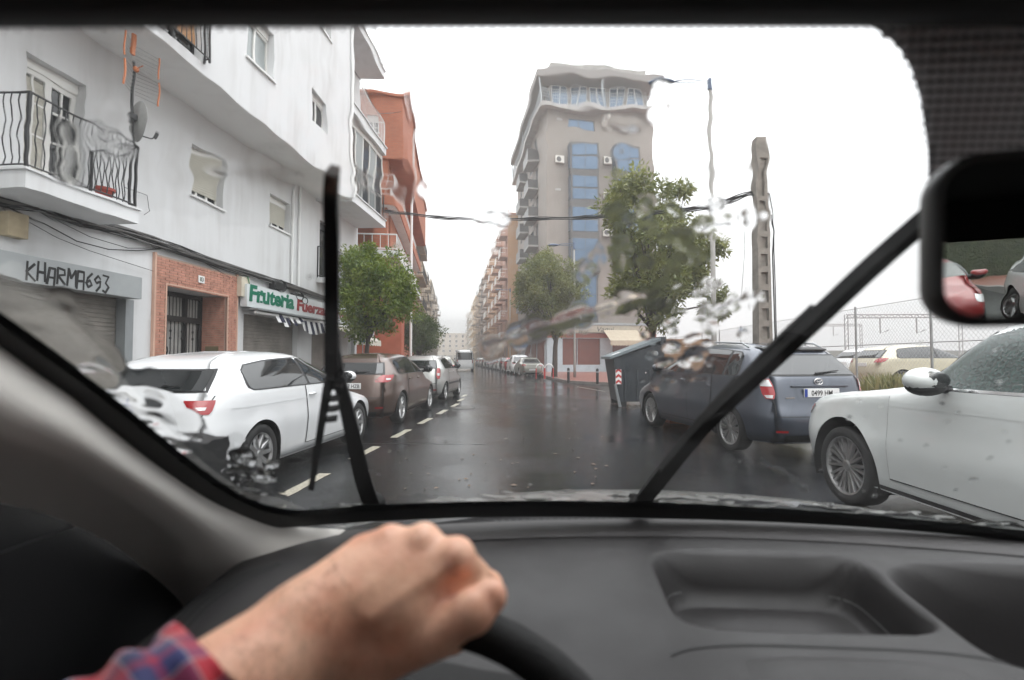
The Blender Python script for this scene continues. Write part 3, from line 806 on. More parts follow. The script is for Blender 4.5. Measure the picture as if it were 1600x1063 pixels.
# ================================================================== generic street block
def block(label, name, loc, rz, width, height, depth, floors, bays, wallm, gf=3.6, win=(1.1, 1.5), balc=(), glass=GLASSD, frame=PVC, balm=None, railm=IRON, side='', group=None, parapet=.6, shopm=None, cat='building', awn=None):
    t = thing(name, label, cat, loc, rz, group)
    fh = (height-gf)/floors; bw = width/bays
    holes = []
    for f in range(floors):
        for b in range(bays):
            cx = bw*(b+.5); z0 = gf+fh*f+(.12 if b in balc else .85); z1 = gf+fh*f+2.35
            holes.append((cx-win[0]/2, cx+win[0]/2, z0, z1))
    m = MB().holed(0, width, gf, height, holes, 0, .18)
    m.add([(0, 0, 0), (0, depth, 0), (0, depth, height), (0, 0, height)], [(0, 3, 2, 1)][::-1])
    m.add([(width, 0, 0), (width, depth, 0), (width, depth, height), (width, 0, height)], [(0, 1, 2, 3)])
    m.add([(0, 0, height), (width, 0, height), (width, depth, height), (0, depth, height)], [(0, 1, 2, 3)])
    m.add([(0, depth, 0), (width, depth, 0), (width, depth, height), (0, depth, height)], [(3, 2, 1, 0)])
    sh = [(bw*b+.35, bw*(b+1)-.35, 0.12, 2.9) for b in range(bays)]
    m.build('wall', wallm, t)
    MB().holed(0, width, 0, gf, sh, 0, .2).build('ground_floor_wall', shopm or wallm, t)
    for b, h in enumerate(sh):
        if b % 3 == 2: window(t, *h, panes=2, shutter=0, frame=frame, sill=False, box=False)
        else: louver(h[0]+.02, h[1]-.02, h[2], h[3], .14, .12, SHUTM, t)
    src = None
    for i, h in enumerate(holes):
        key = (round(h[3]-h[2], 3))
        src = src or {}
        if key not in src:
            o = window(t, 0, win[0], 0, h[3]-h[2], panes=2, shutter=.35 if i % 2 else 0, glass=glass, frame=frame, sill=(h[3]-h[2]) < 1.9)
            o.location = (h[0], 0, h[2]); src[key] = o
        else:
            c = copy_tree(src[key], t); c.location = (h[0], 0, h[2])
    bs = None
    for f in range(floors):
        for b in balc:
            if bs is None:
                q = MB().box(-bw*.46, bw*.46, -.95, -.003, -.16, .0)
                bs = q.build('balcony', balm or wallm, t)
                rl = MB()
                rl.tube([(-bw*.45, -.93, 1.0), (bw*.45, -.93, 1.0)], .03, 5); rl.tube([(-bw*.45, -.93, .1), (bw*.45, -.93, .1)], .02, 5)
                for sx_ in (-1, 1): rl.tube([(sx_*bw*.45, -.93, 1.0), (sx_*bw*.45, -.02, 1.0)], .03, 5)
                k = -bw*.45
                while k <= bw*.45: rl.box(k-.012, k+.012, -.942, -.918, .02, 1.0); k += .14
                rl.build('railing', railm, bs)
                bs.location = (bw*(b+.5), 0, gf+fh*f+.08)
            else:
                c = copy_tree(bs, t); c.location = (bw*(b+.5), 0, gf+fh*f+.08)
    MB().box(-.12, width+.12, -.14, depth+.1, height+.002, height+.22).box(0, width, 0, .18, height+.222, height+parapet).build('parapet', wallm, t)
    return t
RZL, RZR = R(90)+BEND, BEND-R(90)
OBRICK = bricks('orange_brick', (.42, .12, .06), (.48, .15, .075), (.34, .16, .10), 1.0, bw=.26, rh=.08, msize=.012)
TAN = wall_paint('tan_render', (.34, .22, .13)); OCHRE = wall_paint('ochre_render', (.36, .20, .095)); PINK = wall_paint('pink_render', (.38, .20, .14))
CREAMW = wall_paint('cream_render', (.46, .31, .15)); GREYB = wall_paint('grey_brown_render', (.24, .175, .135)); SALM = wall_paint('salmon_render', (.40, .225, .12))
PALE = wall_paint('pale_render', (.40, .34, .27)); BEIGE = wall_paint('beige_render', (.42, .35, .26))
# orange brick building: end wall faces us, balconies wrap the corner
oc = ps(-1.95, 21.6)
oc_s = 21.6
ob = thing('orange_brick_building', 'orange brick apartment building with white corner balconies behind the small orange tree', 'building', ps(-1.95, oc_s), BEND)
# local: x right (across street), y along street away, facade to us at y=0, street face at x=0
zt_ = onS(600, 149, oc_s).z
xl = -7.5
def zo(v): return onS(600, v, oc_s).z
b_hi = zo(246)                                 # underside of the brick volume
def xo(u, v=300): return (onS(u, v, oc_s)-ps(-1.95, oc_s)).dot(BR)
wm = MB().holed(xl, 0, b_hi, zt_, [(xo(571), xo(590), zo(206), zo(181))], 0, .15)
wm.add([(0, 0, b_hi), (0, 17, b_hi), (0, 17, zt_), (0, 0, zt_)], [(0, 1, 2, 3)]); wm.add([(xl, 0, b_hi), (0, 0, b_hi), (0, 17, b_hi), (xl, 17, b_hi)], [(3, 2, 1, 0)])
wm.add([(xl, 0, zt_), (0, 0, zt_), (0, 17, zt_), (xl, 17, zt_)], [(0, 1, 2, 3)])
wm.build('wall', OBRICK, ob)
window(ob, xo(571), xo(590), zo(206), zo(181), panes=2, bars=1, shutter=0, depth=.1)
xr_ = xo(597)
back = MB().holed(xl, xr_+.2, 0, b_hi, [(xo(556), xo(584), 1.35, 2.5, .15), (xl+.6, xl+1.8, 4.0, 6.0, .15), (-3.2, -2.0, 4.0, 6.0, .15), (-3.2, -2.0, 7.2, 9.2, .15)], 1.3, .15)
back.add([(xr_+.2, 1.3, 0), (xr_+.2, 17, 0), (xr_+.2, 17, b_hi), (xr_+.2, 1.3, b_hi)], [(0, 1, 2, 3)])
back.build('recessed_wall', OBRICK, ob)
for (a, c) in ((xl+.6, 4.0), (-3.2, 4.0), (-3.2, 7.2)):
    o = window(ob, a, a+1.2, c, c+2, panes=2, shutter=.3, depth=.12, sill=False, y=1.3)
MB().box(xr_-.35, xr_+.2, .1, .65, 0, b_hi).build('brick_pier', OBRICK, ob)
MB().box(xl, -.1, .02, 1.28, .1, 3.3).build('ground_floor_wall', M('red_render', (.40, .10, .05), .7, vary=(2, .2)), ob)
gw = window(ob, xo(548, 520), xo(585, 520), zo(536), zo(514), panes=3, depth=.0, y=.0, shutter=0, sill=False, box=False)
for k in range(9):
    x = xo(548, 520)+(xo(585, 520)-xo(548, 520))*(k+.5)/9
    bar_part(gw, x, -.03, zo(536), zo(514), None, .014, mat=WHITEP)
for (v0, v1, xe) in ((302, 285, xo(622)), (392, 368, xo(624))):
    z0, z1 = zo(v0)-.0, zo(v1)
    q = MB().box(xl+.3, xe, -.25, 16, z0-.55 if v0 < 350 else z0-.28, z0).build('balcony', OBRICK if v0 < 350 else WHITE, ob)
    railing(q, [(xl+.4, -.2), (-2.6, -.2), (xe-.08, -.2), (xe-.08, 5), (xe-.08, 12)], z0, z1, gap=.3, mat=WHITEP, r=.014, top=.03)
    MB().box(xl+.3, xe-.05, -.22, 16, z0-.57 if v0 < 350 else z0-.30, z0-(.552 if v0 < 350 else .282)).build('soffit', SOFFIT, ob)
MB().box(xl-.1, .1, -.1, 17.1, zt_+.002, zt_+.12).build('parapet', OBRICK, ob)
MB().tube([(.05, 3, 0), (.05, 3, zt_)], .06, 8).build('downpipe', WHITEP, ob)
# left side of the far street
block('tan rendered block beyond the orange brick building on the left', 'apartment_block', ps(-4.0, 42), RZL, 28, 17.0, 11, 4, 6, TAN, balc=(1, 3, 4), group='far street houses')
block('beige block half hidden by the second street tree on the left', 'apartment_block', ps(-4.2, 71), RZL, 30, 15.0, 11, 4, 6, BEIGE, balc=(0, 2, 5), group='far street houses')
block('pale block farthest along the left side of the street', 'apartment_block', ps(-4.0, 102), RZL, 50, 16.5, 11, 4, 9, PALE, balc=(1, 4, 7), group='far street houses')
# right side of the far street
fp = 7.2
for (lab, s0, s1, h, fl, by, mt, bl, rm) in (
    ('pink and ochre block right behind the tower block', 65.4, 81, 20.0, 6, 5, PINK, (0, 2, 4), WHITEP),
    ('cream block with white balconies, second past the tower', 81.2, 104, 19.6, 6, 7, SALM, (1, 2, 5), WHITEP),
    ('grey brown block with pipe columns, third past the tower', 104.2, 128, 19.4, 6, 7, GREYB, (0, 3, 6), IRON),
    ('dull brown block, fourth past the tower', 128.2, 152, 18.4, 5, 7, TAN, (1, 4), IRON),
    ('yellow ochre block with stacked corner balconies, fifth past the tower', 152.2, 186, 19.5, 6, 8, CREAMW, (0, 2, 5, 7), WHITEP),
    ('pale block at the far end of the right side', 186.2, 236, 18.5, 5, 10, PALE, (2, 5, 8), IRON)):
    block(lab, 'apartment_block', ps(fp, s1), RZR, s1-s0, h, 12, fl, by, mt, balc=bl, railm=rm, group='far street houses')
for s in (107, 113, 119, 125):
    pass
# ochre end wall of the first block
MB().box(15.605, 15.64, .05, 11.9, .2, 19.9).build('end_wall', OCHRE, bpy.data.objects['apartment_block.003'])
block('pale apartment block closing the view at the end of the street', 'apartment_block', ps(-12, 262), BEND, 26, 13.5, 10, 4, 8, PALE, balc=(), group='far street houses')

# ================================================================== corner tower block
TS = 45.0
tp = onS(854, 300, TS); TP = tp.dot(BR)
TW = onS(1022, 200, TS).dot(BR)-TP
tower = thing('tower_block', 'beige eight storey corner tower with blue glass bays and a roof terrace', 'building', ps(TP, TS), BEND)
def tx(u, v=300): return onS(u, v, TS).dot(BR)-TP
def tz(v, u=935): return onS(u, v, TS).z
TD = 20.0
STONE = wall_paint('tower_cladding', (.235, .21, .188), (.17, .15, .135), .45)
DGREY = M('dark_spandrel', (.075, .072, .07), .4, vary=(3, .2)); SLAB = M('slab_edge', (.34, .33, .32), .7, vary=(2, .2)); EAVE = M('eave_grey', (.20, .185, .175), .7)
zTer = tz(172, 854); zEav = tz(118, 860); zTop = tz(92, 860)
gfz = tz(520, 935)
wN = (tx(887), tx(929), tz(204), tz(186))
tw = MB().holed(0, TW, gfz, zTer, [(*wN,)], 0, .15)
tw.add([(TW, 0, 0), (TW, TD, 0), (TW, TD, zTer), (TW, 0, zTer)], [(0, 1, 2, 3)])
tw.add([(0, TD, 0), (TW, TD, 0), (TW, TD, zTer), (0, TD, zTer)], [(3, 2, 1, 0)])
nf = 7; fhh = (zTer-gfz)/nf
sideh = []
# left face built in the plane x=0 (outward -x)
lw = MB()
ys = [0, .9, 3.2, 4.6, 5.8, 7.3, 9.6, 11.0, 12.2, 13.6, 16, 17.4, 18.6, TD]
for i in range(len(ys)-1):
    for f in range(nf):
        z0 = gfz+fhh*f
        if i in (3, 5, 8, 10) : 
            a, b, c, d = ys[i], ys[i+1], z0+.15, z0+2.4
            lw.add([(0, a, z0), (0, b, z0), (0, b, c), (0, a, c)], [(0, 3, 2, 1)]); lw.add([(0, a, d), (0, b, d), (0, b, z0+fhh), (0, a, z0+fhh)], [(0, 3, 2, 1)])
            lw.add([(0, a, c), (0, b, c), (0, b, d), (0, a, d), (.18, a, c), (.18, b, c), (.18, b, d), (.18, a, d)], [(0, 1, 5, 4), (1, 2, 6, 5), (2, 3, 7, 6), (3, 0, 4, 7)])
            sideh.append((a, b, c, d))
        else:
            lw.add([(0, ys[i], z0), (0, ys[i+1], z0), (0, ys[i+1], z0+fhh), (0, ys[i], z0+fhh)], [(0, 3, 2, 1)])
tw.v, k0 = tw.v + lw.v, len(tw.v); tw.f += [tuple(i+k0 for i in f) for f in lw.f]
tw.build('wall', STONE, tower)
src = None
for (a, b, c, d) in sideh:
    if src is None:
        src = MB().box(.1, .14, 0, b-a, 0, d-c).build('window', GLASSB, tower); src.location = (0, a, c)
        MB().box(.05, .13, (b-a)/2-.04, (b-a)/2+.04, 0, d-c).build('frame', DGREY, src)
    else:
        c_ = copy_tree(src, tower); c_.location = (0, a, c); c_.scale = (1, (b-a)/1.2, 1)
# blue bay column and balconies on the left face
for y0 in (14.2,):
    pass
bl = None
for f in range(nf):
    for y0 in (4.4, 10.8):
        z0 = gfz+fhh*f
        if bl is None:
            bl = MB().box(-1.0, -.003, 0, 3.2, 0, .18).build('balcony', SLAB, tower); bl.location = (0, y0, z0)
            MB().box(-1.0, -.95, .02, 3.18, .182, 1.1).box(-.95, -.02, .02, .06, .182, 1.1).build('parapet', DGREY, bl)
        else:
            c_ = copy_tree(bl, tower); c_.location = (0, y0, z0)
def bay(x0, x1, z0, z1, d, floors, side_first=False):
    m = MB(); m.box(x0, x1, -d, -.003, z0, z1)
    o = m.build('glazed_bay', DGREY, tower)
    fh_ = (z1-z0)/floors; s_ = None
    for f in range(floors):
        a = z0+fh_*f+(.55 if f else .75); b = z0+fh_*(f+1)-.06
        for c in range(2):
            for r_ in range(2):
                w_ = (x1-x0-.30)/2; h_ = (b-a)/2
                if s_ is None:
                    s_ = MB().box(0, w_-.05, -.03, 0, 0, h_-.05).build('pane', GLASSB, o); s_.location = (x0+.17, -d-.002, a); q = s_
                else:
                    q = same('pane', s_, o)
                q.location = (x0+.17+c*w_, -d-.002, a+r_*h_)
    for f in range(floors):
        a = z0+fh_*f+.6
        MB().box(x0-.03, x0-.003, -d+.1, -.1, a, z0+fh_*(f+1)-.1).build('side_pane', GLASSB, o)
    return o
bay(tx(888), tx(932), tz(425), tz(228), .9, 4)
bay(tx(958), tx(996), tz(425), tz(230), .9, 4)
bay(tx(888), tx(932), tz(505), tz(428), .35, 1)
window(tower, *wN, panes=2, frame=DGREY, glass=GLASSB, shutter=0, box=False, sill=False)
# roof terrace, eave and top box
e = .75
MB().box(-e, TW+.2, -e, TD+.3, zTer+.002, zTer+.38).build('terrace_slab', SLAB, tower)
MB().box(-e-.15, TW+.4, -e-.15, TD+.4, zEav-.45, zEav+.25).build('eave', EAVE, tower)
MB().box(-e-.1, TW+.35, -e-.1, TD+.35, zEav-.52, zEav-.452).build('eave_soffit', M('eave_wood', (.17, .155, .14), .7), tower)
MB().box(.35, TW-.3, .5, TD-.5, zEav+.252, zTop).build('roof_plant_room', CONC, tower)
MB().box(.5, TW-.4, .7, TD-.7, zTer+.382, zEav-.522).build('penthouse_wall', M('penthouse_paint', (.30, .27, .24), .7), tower)
pw = (TW-1.2)/5; s_ = None
for k in range(5):
    x = .65+pw*k
    if s_ is None:
        s_ = MB().box(0, pw-.35, 0, .08, 0, zEav-.75-zTer-.8).build('window', WHITEP, tower); 
        hh = zEav-.75-zTer-.8
        for c in range(2):
            MB().box(.06+c*(pw-.35)/2, (c+1)*(pw-.35)/2-.04, -.012, -.002, .06, hh-.06).build('pane', GLASSB, s_)
        q = s_
    else: q = copy_tree(s_, tower)
    q.location = (x, .6, zTer+1.0)
s_ = None
for k in range(9):
    y = 1.2+2.0*k
    q = MB().box(.40, .495, y, y+1.5, zTer+1.0, zEav-.8).build('window', GLASSB, tower)
rl = MB()
for zz in (.45, .7, .95, 1.2): 
    rl.tube([(-e+.06, TD, zTer+.38+zz), (-e+.06, -e+.06, zTer+.38+zz), (TW+.1, -e+.06, zTer+.38+zz)], .022, 5)
k = -e+.06
while k < TW+.1: rl.box(k-.012, k+.012, -e+.05, -e+.07, zTer+.38, zTer+1.58); k += .18
k = -e+.06
while k < TD: rl.box(-e+.05, -e+.07, k-.012, k+.012, zTer+.38, zTer+1.58); k += .25
rl.build('terrace_railing', METALG, tower)
for (x, y) in ((-e+.06, -e+.06), (-e+.06, TD-.2), (TW, -e+.06), (TW*.5, -e+.06), (-e+.06, TD*.5)):
    MB().box(x-.05, x+.05, y-.05, y+.05, zTer+.382, zEav-.522).build('terrace_post', METALG, tower)
# air conditioners
def aircon(u, v):
    x, z = tx(u, v), onS(u, v, TS).z
    o = MB().bbox(x-.42, x+.42, -.36, -.003, z-.32, z+.32, .02).build('air_conditioner', M('ac_white', (.58, .56, .52), .5) if not bpy.data.materials.get('ac_white') else bpy.data.materials['ac_white'], tower)
    MB().lathe([(0, -.012), (.2, -.012), (.24, -.004), (.24, 0)], 18, 'y', (x-.1, -.362, z)).build('fan_grille', DGREY, o)
for (u, v) in ((948, 190), (874, 249), (948, 251), (949, 306), (948, 365)): aircon(u, v)
for (u, v) in ((871, 186), (872, 295)):
    x, z = tx(u, v), onS(u, v, TS).z; MB().box(x-.25, x+.25, -.02, -.002, z-.1, z+.1).build('wall_vent', SLAB, tower)
# ground floor: bar with red shutters, blue-white panelling, sign and awning
PANW = M('pale_blue_panel', (.40, .46, .50), .45, vary=(2, .15)); REDT = M('red_tile_band', (.36, .12, .085), .5, vary=(6, .2)); SHR = M('red_brown_shutter', (.155, .047, .033), .5, vary=(2, .2))
gz = lambda v: tz(v, 900)
holes = [(tx(879, 560), tx(902, 560)-.02, .75, gz(529)), (tx(902, 560)+.02, tx(938, 560), .75, gz(529)), (tx(957, 560), tx(984, 560), .2, gz(529))]
MB().holed(-.0, TW, .1, gz(520), holes, -.02, .2).build('shop_wall', PANW, tower)
MB().box(-.02, TW, -.05, -.022, gz(528), gz(521)).build('red_band', REDT, tower)
for h in holes[:2]: louver(h[0]+.02, h[1]-.02, h[2], h[3], .12, .1, SHR, tower)
louver(holes[2][0]+.02, holes[2][1]-.02, holes[2][2], holes[2][3], .12, .1, SHR, tower)
sgn = MB().box(.3, TW-.1, -.5, -.004, gz(520)+.01, gz(509)).build('bar_sign', M('bar_sign_board', (.36, .33, .27), .55, vary=(2, .15)), tower)
text('lettering', 'Bar   Vaqui', .62, M('sign_black', (.02, .02, .02), .5), sgn, (tx(901), -.505, gz(518.5)), (1, 0, 0), (0, 0, 1), .004, .0, .25, squeeze=1.15)
MB().box(.2, TW, -.55, -.003, gz(509)+.01, gz(505)).build('canopy', METALG, tower)
ya = MB(); x0, x1 = tx(940, 530), tx(992, 530)
ya.grid([[(x0+(x1-x0)*i/8, -.3-2.3*t, gz(510)-.25-1.1*t+.0) for i in range(9)] for t in (0, .5, 1)])
ya.grid([[(x0+(x1-x0)*i/24, -2.6, gz(510)-1.35), (x0+(x1-x0)*i/24, -2.62, gz(510)-1.75-.07*(i % 2))] for i in range(25)])
ya.build('bar_awning', M('awning_sand', (.40, .34, .26), .8, vary=(3, .15)), tower)
# left shop face along the street
MB().box(-.06, -.003, .1, TD, .1, gfz).build('shop_side_wall', PANW, tower)
for (a, b) in ((1.0, 4.6), (5.4, 8.4), (9.4, 13)):
    o = MB().box(-.1, -.062, a, b, .6, 3.3).build('roller_shutter', SHR, tower)
MB().box(-.8, -.004, .2, TD, 4.1, 4.3).build('side_canopy', DGREY, tower)
rl = MB(); k = .3
while k < TD: rl.box(-.78, -.72, k, k+.06, 4.302, 5.3); k += .35
rl.box(-.8, -.7, .3, TD, 5.3, 5.4); rl.build('side_balustrade', DGREY, tower)
# ================================================================== cars
def lerp_knots(kn, z):
    if z <= kn[0][0]: return kn[0][1]
    for (a, p), (b, q) in zip(kn[:-1], kn[1:]):
        if z <= b:
            t = (z-a)/(b-a); return p+(q-p)*t
    return kn[-1][1]
def smooth_knots(kn):
    """monotone-ish cubic through the knots, sampled finely"""
    out = []
    n = len(kn)
    sl_ = []
    for i in range(n):
        if i == 0: s_ = (kn[1][1]-kn[0][1])/(kn[1][0]-kn[0][0])
        elif i == n-1: s_ = (kn[-1][1]-kn[-2][1])/(kn[-1][0]-kn[-2][0])
        else:
            d0 = (kn[i][1]-kn[i-1][1])/(kn[i][0]-kn[i-1][0]); d1 = (kn[i+1][1]-kn[i][1])/(kn[i+1][0]-kn[i][0])
            s_ = 0 if d0*d1 <= 0 else 2*d0*d1/(d0+d1)
        sl_.append(s_)
    for i in range(n-1):
        h = kn[i+1][0]-kn[i][0]
        for k in range(6):
            t = k/6; t2, t3 = t*t, t*t*t
            out.append((kn[i][0]+h*t, (2*t3-3*t2+1)*kn[i][1]+(t3-2*t2+t)*h*sl_[i]+(-2*t3+3*t2)*kn[i+1][1]+(t3-t2)*h*sl_[i+1]))
    out.append(kn[-1]); return out
class Shape:
    """car body as a stack of horizontal super-elliptic outlines; x forward from the rear axle, y left, z up"""
    def __init__(s, Wd, H, wb, ro, fo, xr, xf, w, n=(6, 6), roofx=None, roofk=.10, belt=.92, crease=True):
        s.W, s.H, s.wb, s.ro, s.fo = Wd/2, H, wb, ro, fo
        F = wb+fo
        s.xr = smooth_knots([(z, -ro+d) for z, d in xr]); s.xf = smooth_knots([(z, F-d) for z, d in xf])
        s.w = smooth_knots(w); s.n = n; s.belt = belt
        s.rx = roofx if roofx is not None else wb*.55; s.rk = roofk
    def prof(s, z):
        a, b = lerp_knots(s.xr, z), lerp_knots(s.xf, z)
        t = min(1, max(0, (z-.3)/(s.H-.3)))
        return (a+b)/2, (b-a)/2, s.W*lerp_knots(s.w, z), s.n[0]+(s.n[1]-s.n[0])*t
    def D(s, p):
        x, y, z = p
        if z > s.belt-.05:
            t = min(1, (z-s.belt+.05)/(s.H-s.belt)); z -= s.rk*((x-s.rx)/2.0)**2*t*t*(3-2*t)
        return (x, y, z)
    def Wy(s, x, z):
        c, a, w, n = s.prof(z); r = min(.9995, abs((x-c)/a)); return w*(1-r**n)**(1/n)
    def Xe(s, y, z, front):
        c, a, w, n = s.prof(z); r = min(.9995, abs(y/w)); d = a*(1-r**n)**(1/n); return c+d if front else c-d
    def ring(s, z, ns, ne):
        c, a, w, n = s.prof(z); k = .965; out = []
        X0, X1 = s.wb+s.fo, -s.ro                             # fixed stations along the car, held inside this outline
        L_ = []
        for i in range(ns+1):
            x = min(c+a*k, max(c-a*k, X0+(X1-X0)*i/ns)); L_.append((x, s.Wy(x, z)))
        yk = L_[0][1]
        rear = []
        for i in range(1, ne):
            y = yk*(1-i/ne)
            rear.append((s.Xe(y, z, False), y))
        front = []
        for i in range(1, ne):
            y = yk*(i/ne); front.append((s.Xe(y, z, True), y))
        half = [(s.Xe(0, z, True), 0)] + front + L_ + rear + [(s.Xe(0, z, False), 0)]
        other = [(x, -y) for x, y in half[1:-1]][::-1]
        return [(x, y, z) for x, y in half+other]
    def body(s, zs, ns, ne, arches=(), flare=.0):
        rows = [s.ring(z, ns, ne) for z in zs]
        nr = len(rows[0]); V = [list(p) for r_ in rows for p in r_]; Fc = []
        kill = set()
        for i in range(len(zs)-1):
            for j in range(nr):
                a, b = i*nr+j, i*nr+(j+1) % nr; f = (a, a+nr, b+nr, b)
                cx = sum(V[q][0] for q in f)/4; cy = sum(V[q][1] for q in f)/4; cz = sum(V[q][2] for q in f)/4
                dead = any((cx-ax)**2+(cz-az)**2 < rr*rr and abs(cy) > s.W*.6 for ax, az, rr in arches)
                if dead: kill.update(f)
                else: Fc.append(f)
        live = set(q for f in Fc for q in f)
        for q in live:
            x, y, z = V[q]
            for ax, az, rr in arches:
                d = math.hypot(x-ax, z-az)
                if abs(y) > s.W*.6:
                    if q in kill:
                        if d < 1e-6 or d > rr+.12: continue
                        nx, nz = ax+(x-ax)*rr/d, az+(z-az)*rr/d
                        if nz < zs[0]: nz = zs[0]; nx = ax+math.copysign(math.sqrt(max(0, rr*rr-(nz-az)**2)), x-ax)
                        V[q] = [nx, math.copysign(s.Wy(nx, nz)+flare, y), nz]; break
                    elif d < rr+.10 and flare: V[q][1] += math.copysign(flare*(1-(d-rr)/.10), y)
        top = len(zs)-1
        Fc.append(tuple(top*nr+j for j in range(nr))); Fc.append(tuple(j for j in reversed(range(nr))))
        m = MB(); m.v = [s.D(p) for p in V]; m.f = Fc; return m
    def side(s, sg, cols, off, nz=5, nx=4):
        """strip on the flank: cols = [(x, zlow, zhigh)]"""
        rows = []
        for i in range(len(cols)-1):
            for k in range(nx):
                t = k/nx; x, a, b = [cols[i][q]+(cols[i+1][q]-cols[i][q])*t for q in range(3)]
                rows.append([(x, a+(b-a)*j/nz) for j in range(nz+1)])
        x, a, b = cols[-1]; rows.append([(x, a+(b-a)*j/nz) for j in range(nz+1)])
        return MB().grid([[s.D((x, sg*(s.Wy(x, z)+off), z)) for x, z in r_] for r_ in rows])
    def end(s, rows_, off, front, ny=14):
        """patch on nose or tail: rows = [(z, y0, y1)]; fractions of local half-width"""
        g = []
        rr = []
        for i in range(len(rows_)-1):
            for k in range(3):
                t = k/3; rr.append(tuple(rows_[i][q]+(rows_[i+1][q]-rows_[i][q])*t for q in range(3)))
        rr.append(rows_[-1])
        for z, a, b in rr:
            w = s.prof(z)[2]; row = []
            for j in range(ny+1):
                y = w*(a+(b-a)*j/ny); x = s.Xe(y, z, front); row.append(s.D((x+(off if front else -off), y, z)))
            g.append(row)
        return MB().grid(g)
    def wrap(s, sg, rows_, off, front, nphi=14):
        """patch that wraps a corner: rows = [(z, phi0, phi1)], phi degrees: 0 at the car's middle, 90 on the flank"""
        g = []
        for z, p0, p1 in rows_:
            c, a, w, n = s.prof(z); row = []
            for j in range(nphi+1):
                p = R(p0+(p1-p0)*j/nphi); cx, sy = math.cos(p)**(2/n), math.sin(p)**(2/n)
                row.append(s.D((c+(1 if front else -1)*(a*cx+off*math.cos(p)), sg*(w*sy+off*math.sin(p)), z)))
            g.append(row)
        return MB().grid(g)
def paint(name, col, metal=0.0, rough=.35):
    m = M(name, col, rough, metal, coat=1.0, coatr=.03); t = m.node_tree; b = t.nodes['Principled BSDF']
    tc = t.nodes.new('ShaderNodeTexCoord'); hs = []
    for sc, lim in ((95, .33), (210, .36)):                        # rain beads standing on the lacquer
        vo = t.nodes.new('ShaderNodeTexVoronoi'); vo.inputs['Scale'].default_value = sc; t.links.new(tc.outputs['Object'], vo.inputs['Vector'])
        r = t.nodes.new('ShaderNodeMapRange'); r.inputs[1].default_value = 0; r.inputs[2].default_value = lim; r.inputs[3].default_value = 1; r.inputs[4].default_value = 0
        t.links.new(vo.outputs['Distance'], r.inputs[0]); hs.append(r.outputs[0])
    ad = t.nodes.new('ShaderNodeMath'); t.links.new(hs[0], ad.inputs[0]); t.links.new(hs[1], ad.inputs[1])
    bp = t.nodes.new('ShaderNodeBump'); bp.inputs['Strength'].default_value = .22; bp.inputs['Distance'].default_value = .0015
    t.links.new(ad.outputs[0], bp.inputs['Height']); t.links.new(bp.outputs[0], b.inputs['Coat Normal'])
    n = t.nodes.new('ShaderNodeTexNoise'); n.inputs['Scale'].default_value = 3.5; n.inputs['Detail'].default_value = 5; t.links.new(tc.outputs['Object'], n.inputs['Vector'])
    mx = t.nodes.new('ShaderNodeMix'); mx.data_type = 'RGBA'; mx.inputs[6].default_value = (*(c*.86 for c in col), 1); mx.inputs[7].default_value = (*col, 1)
    t.links.new(n.outputs[0], mx.inputs[0]); t.links.new(mx.outputs[2], b.inputs['Base Color'])
    return m
TYRE = M('tyre_rubber', (.014, .014, .014), .7, bump=(90, .25)); ALLOY = M('alloy', (.42, .42, .42), .3, metal=.85); BRAKE = M('brake_disc', (.05, .05, .05), .5, metal=.5)
LAMPR = M('tail_lamp_red', (.30, .008, .012), .12, coat=1); LAMPW = M('lamp_clear', (.55, .55, .55), .1, coat=1, metal=.3); CHROME = M('chrome', (.6, .6, .6), .12, metal=1.0)
CARGLASS = M('car_glass', (.010, .012, .013), .04, spec=1.0); PLATE = M('number_plate', (.70, .70, .70), .4); PLATEB = M('plate_blue', (.01, .04, .25), .4); PLATEK = M('plate_black', (.01, .01, .01), .5)
WETGLASS = M('wet_car_glass', (.028, .056, .050), .12, spec=1.0, vary=(40, .75), bump=(60, .5)); SEAM = M('panel_gap', (.006, .006, .006), .6); DARKTRIM = M('dark_trim', (.02, .02, .021), .5)
WELL = M('wheel_well', (.006, .006, .006), .9)
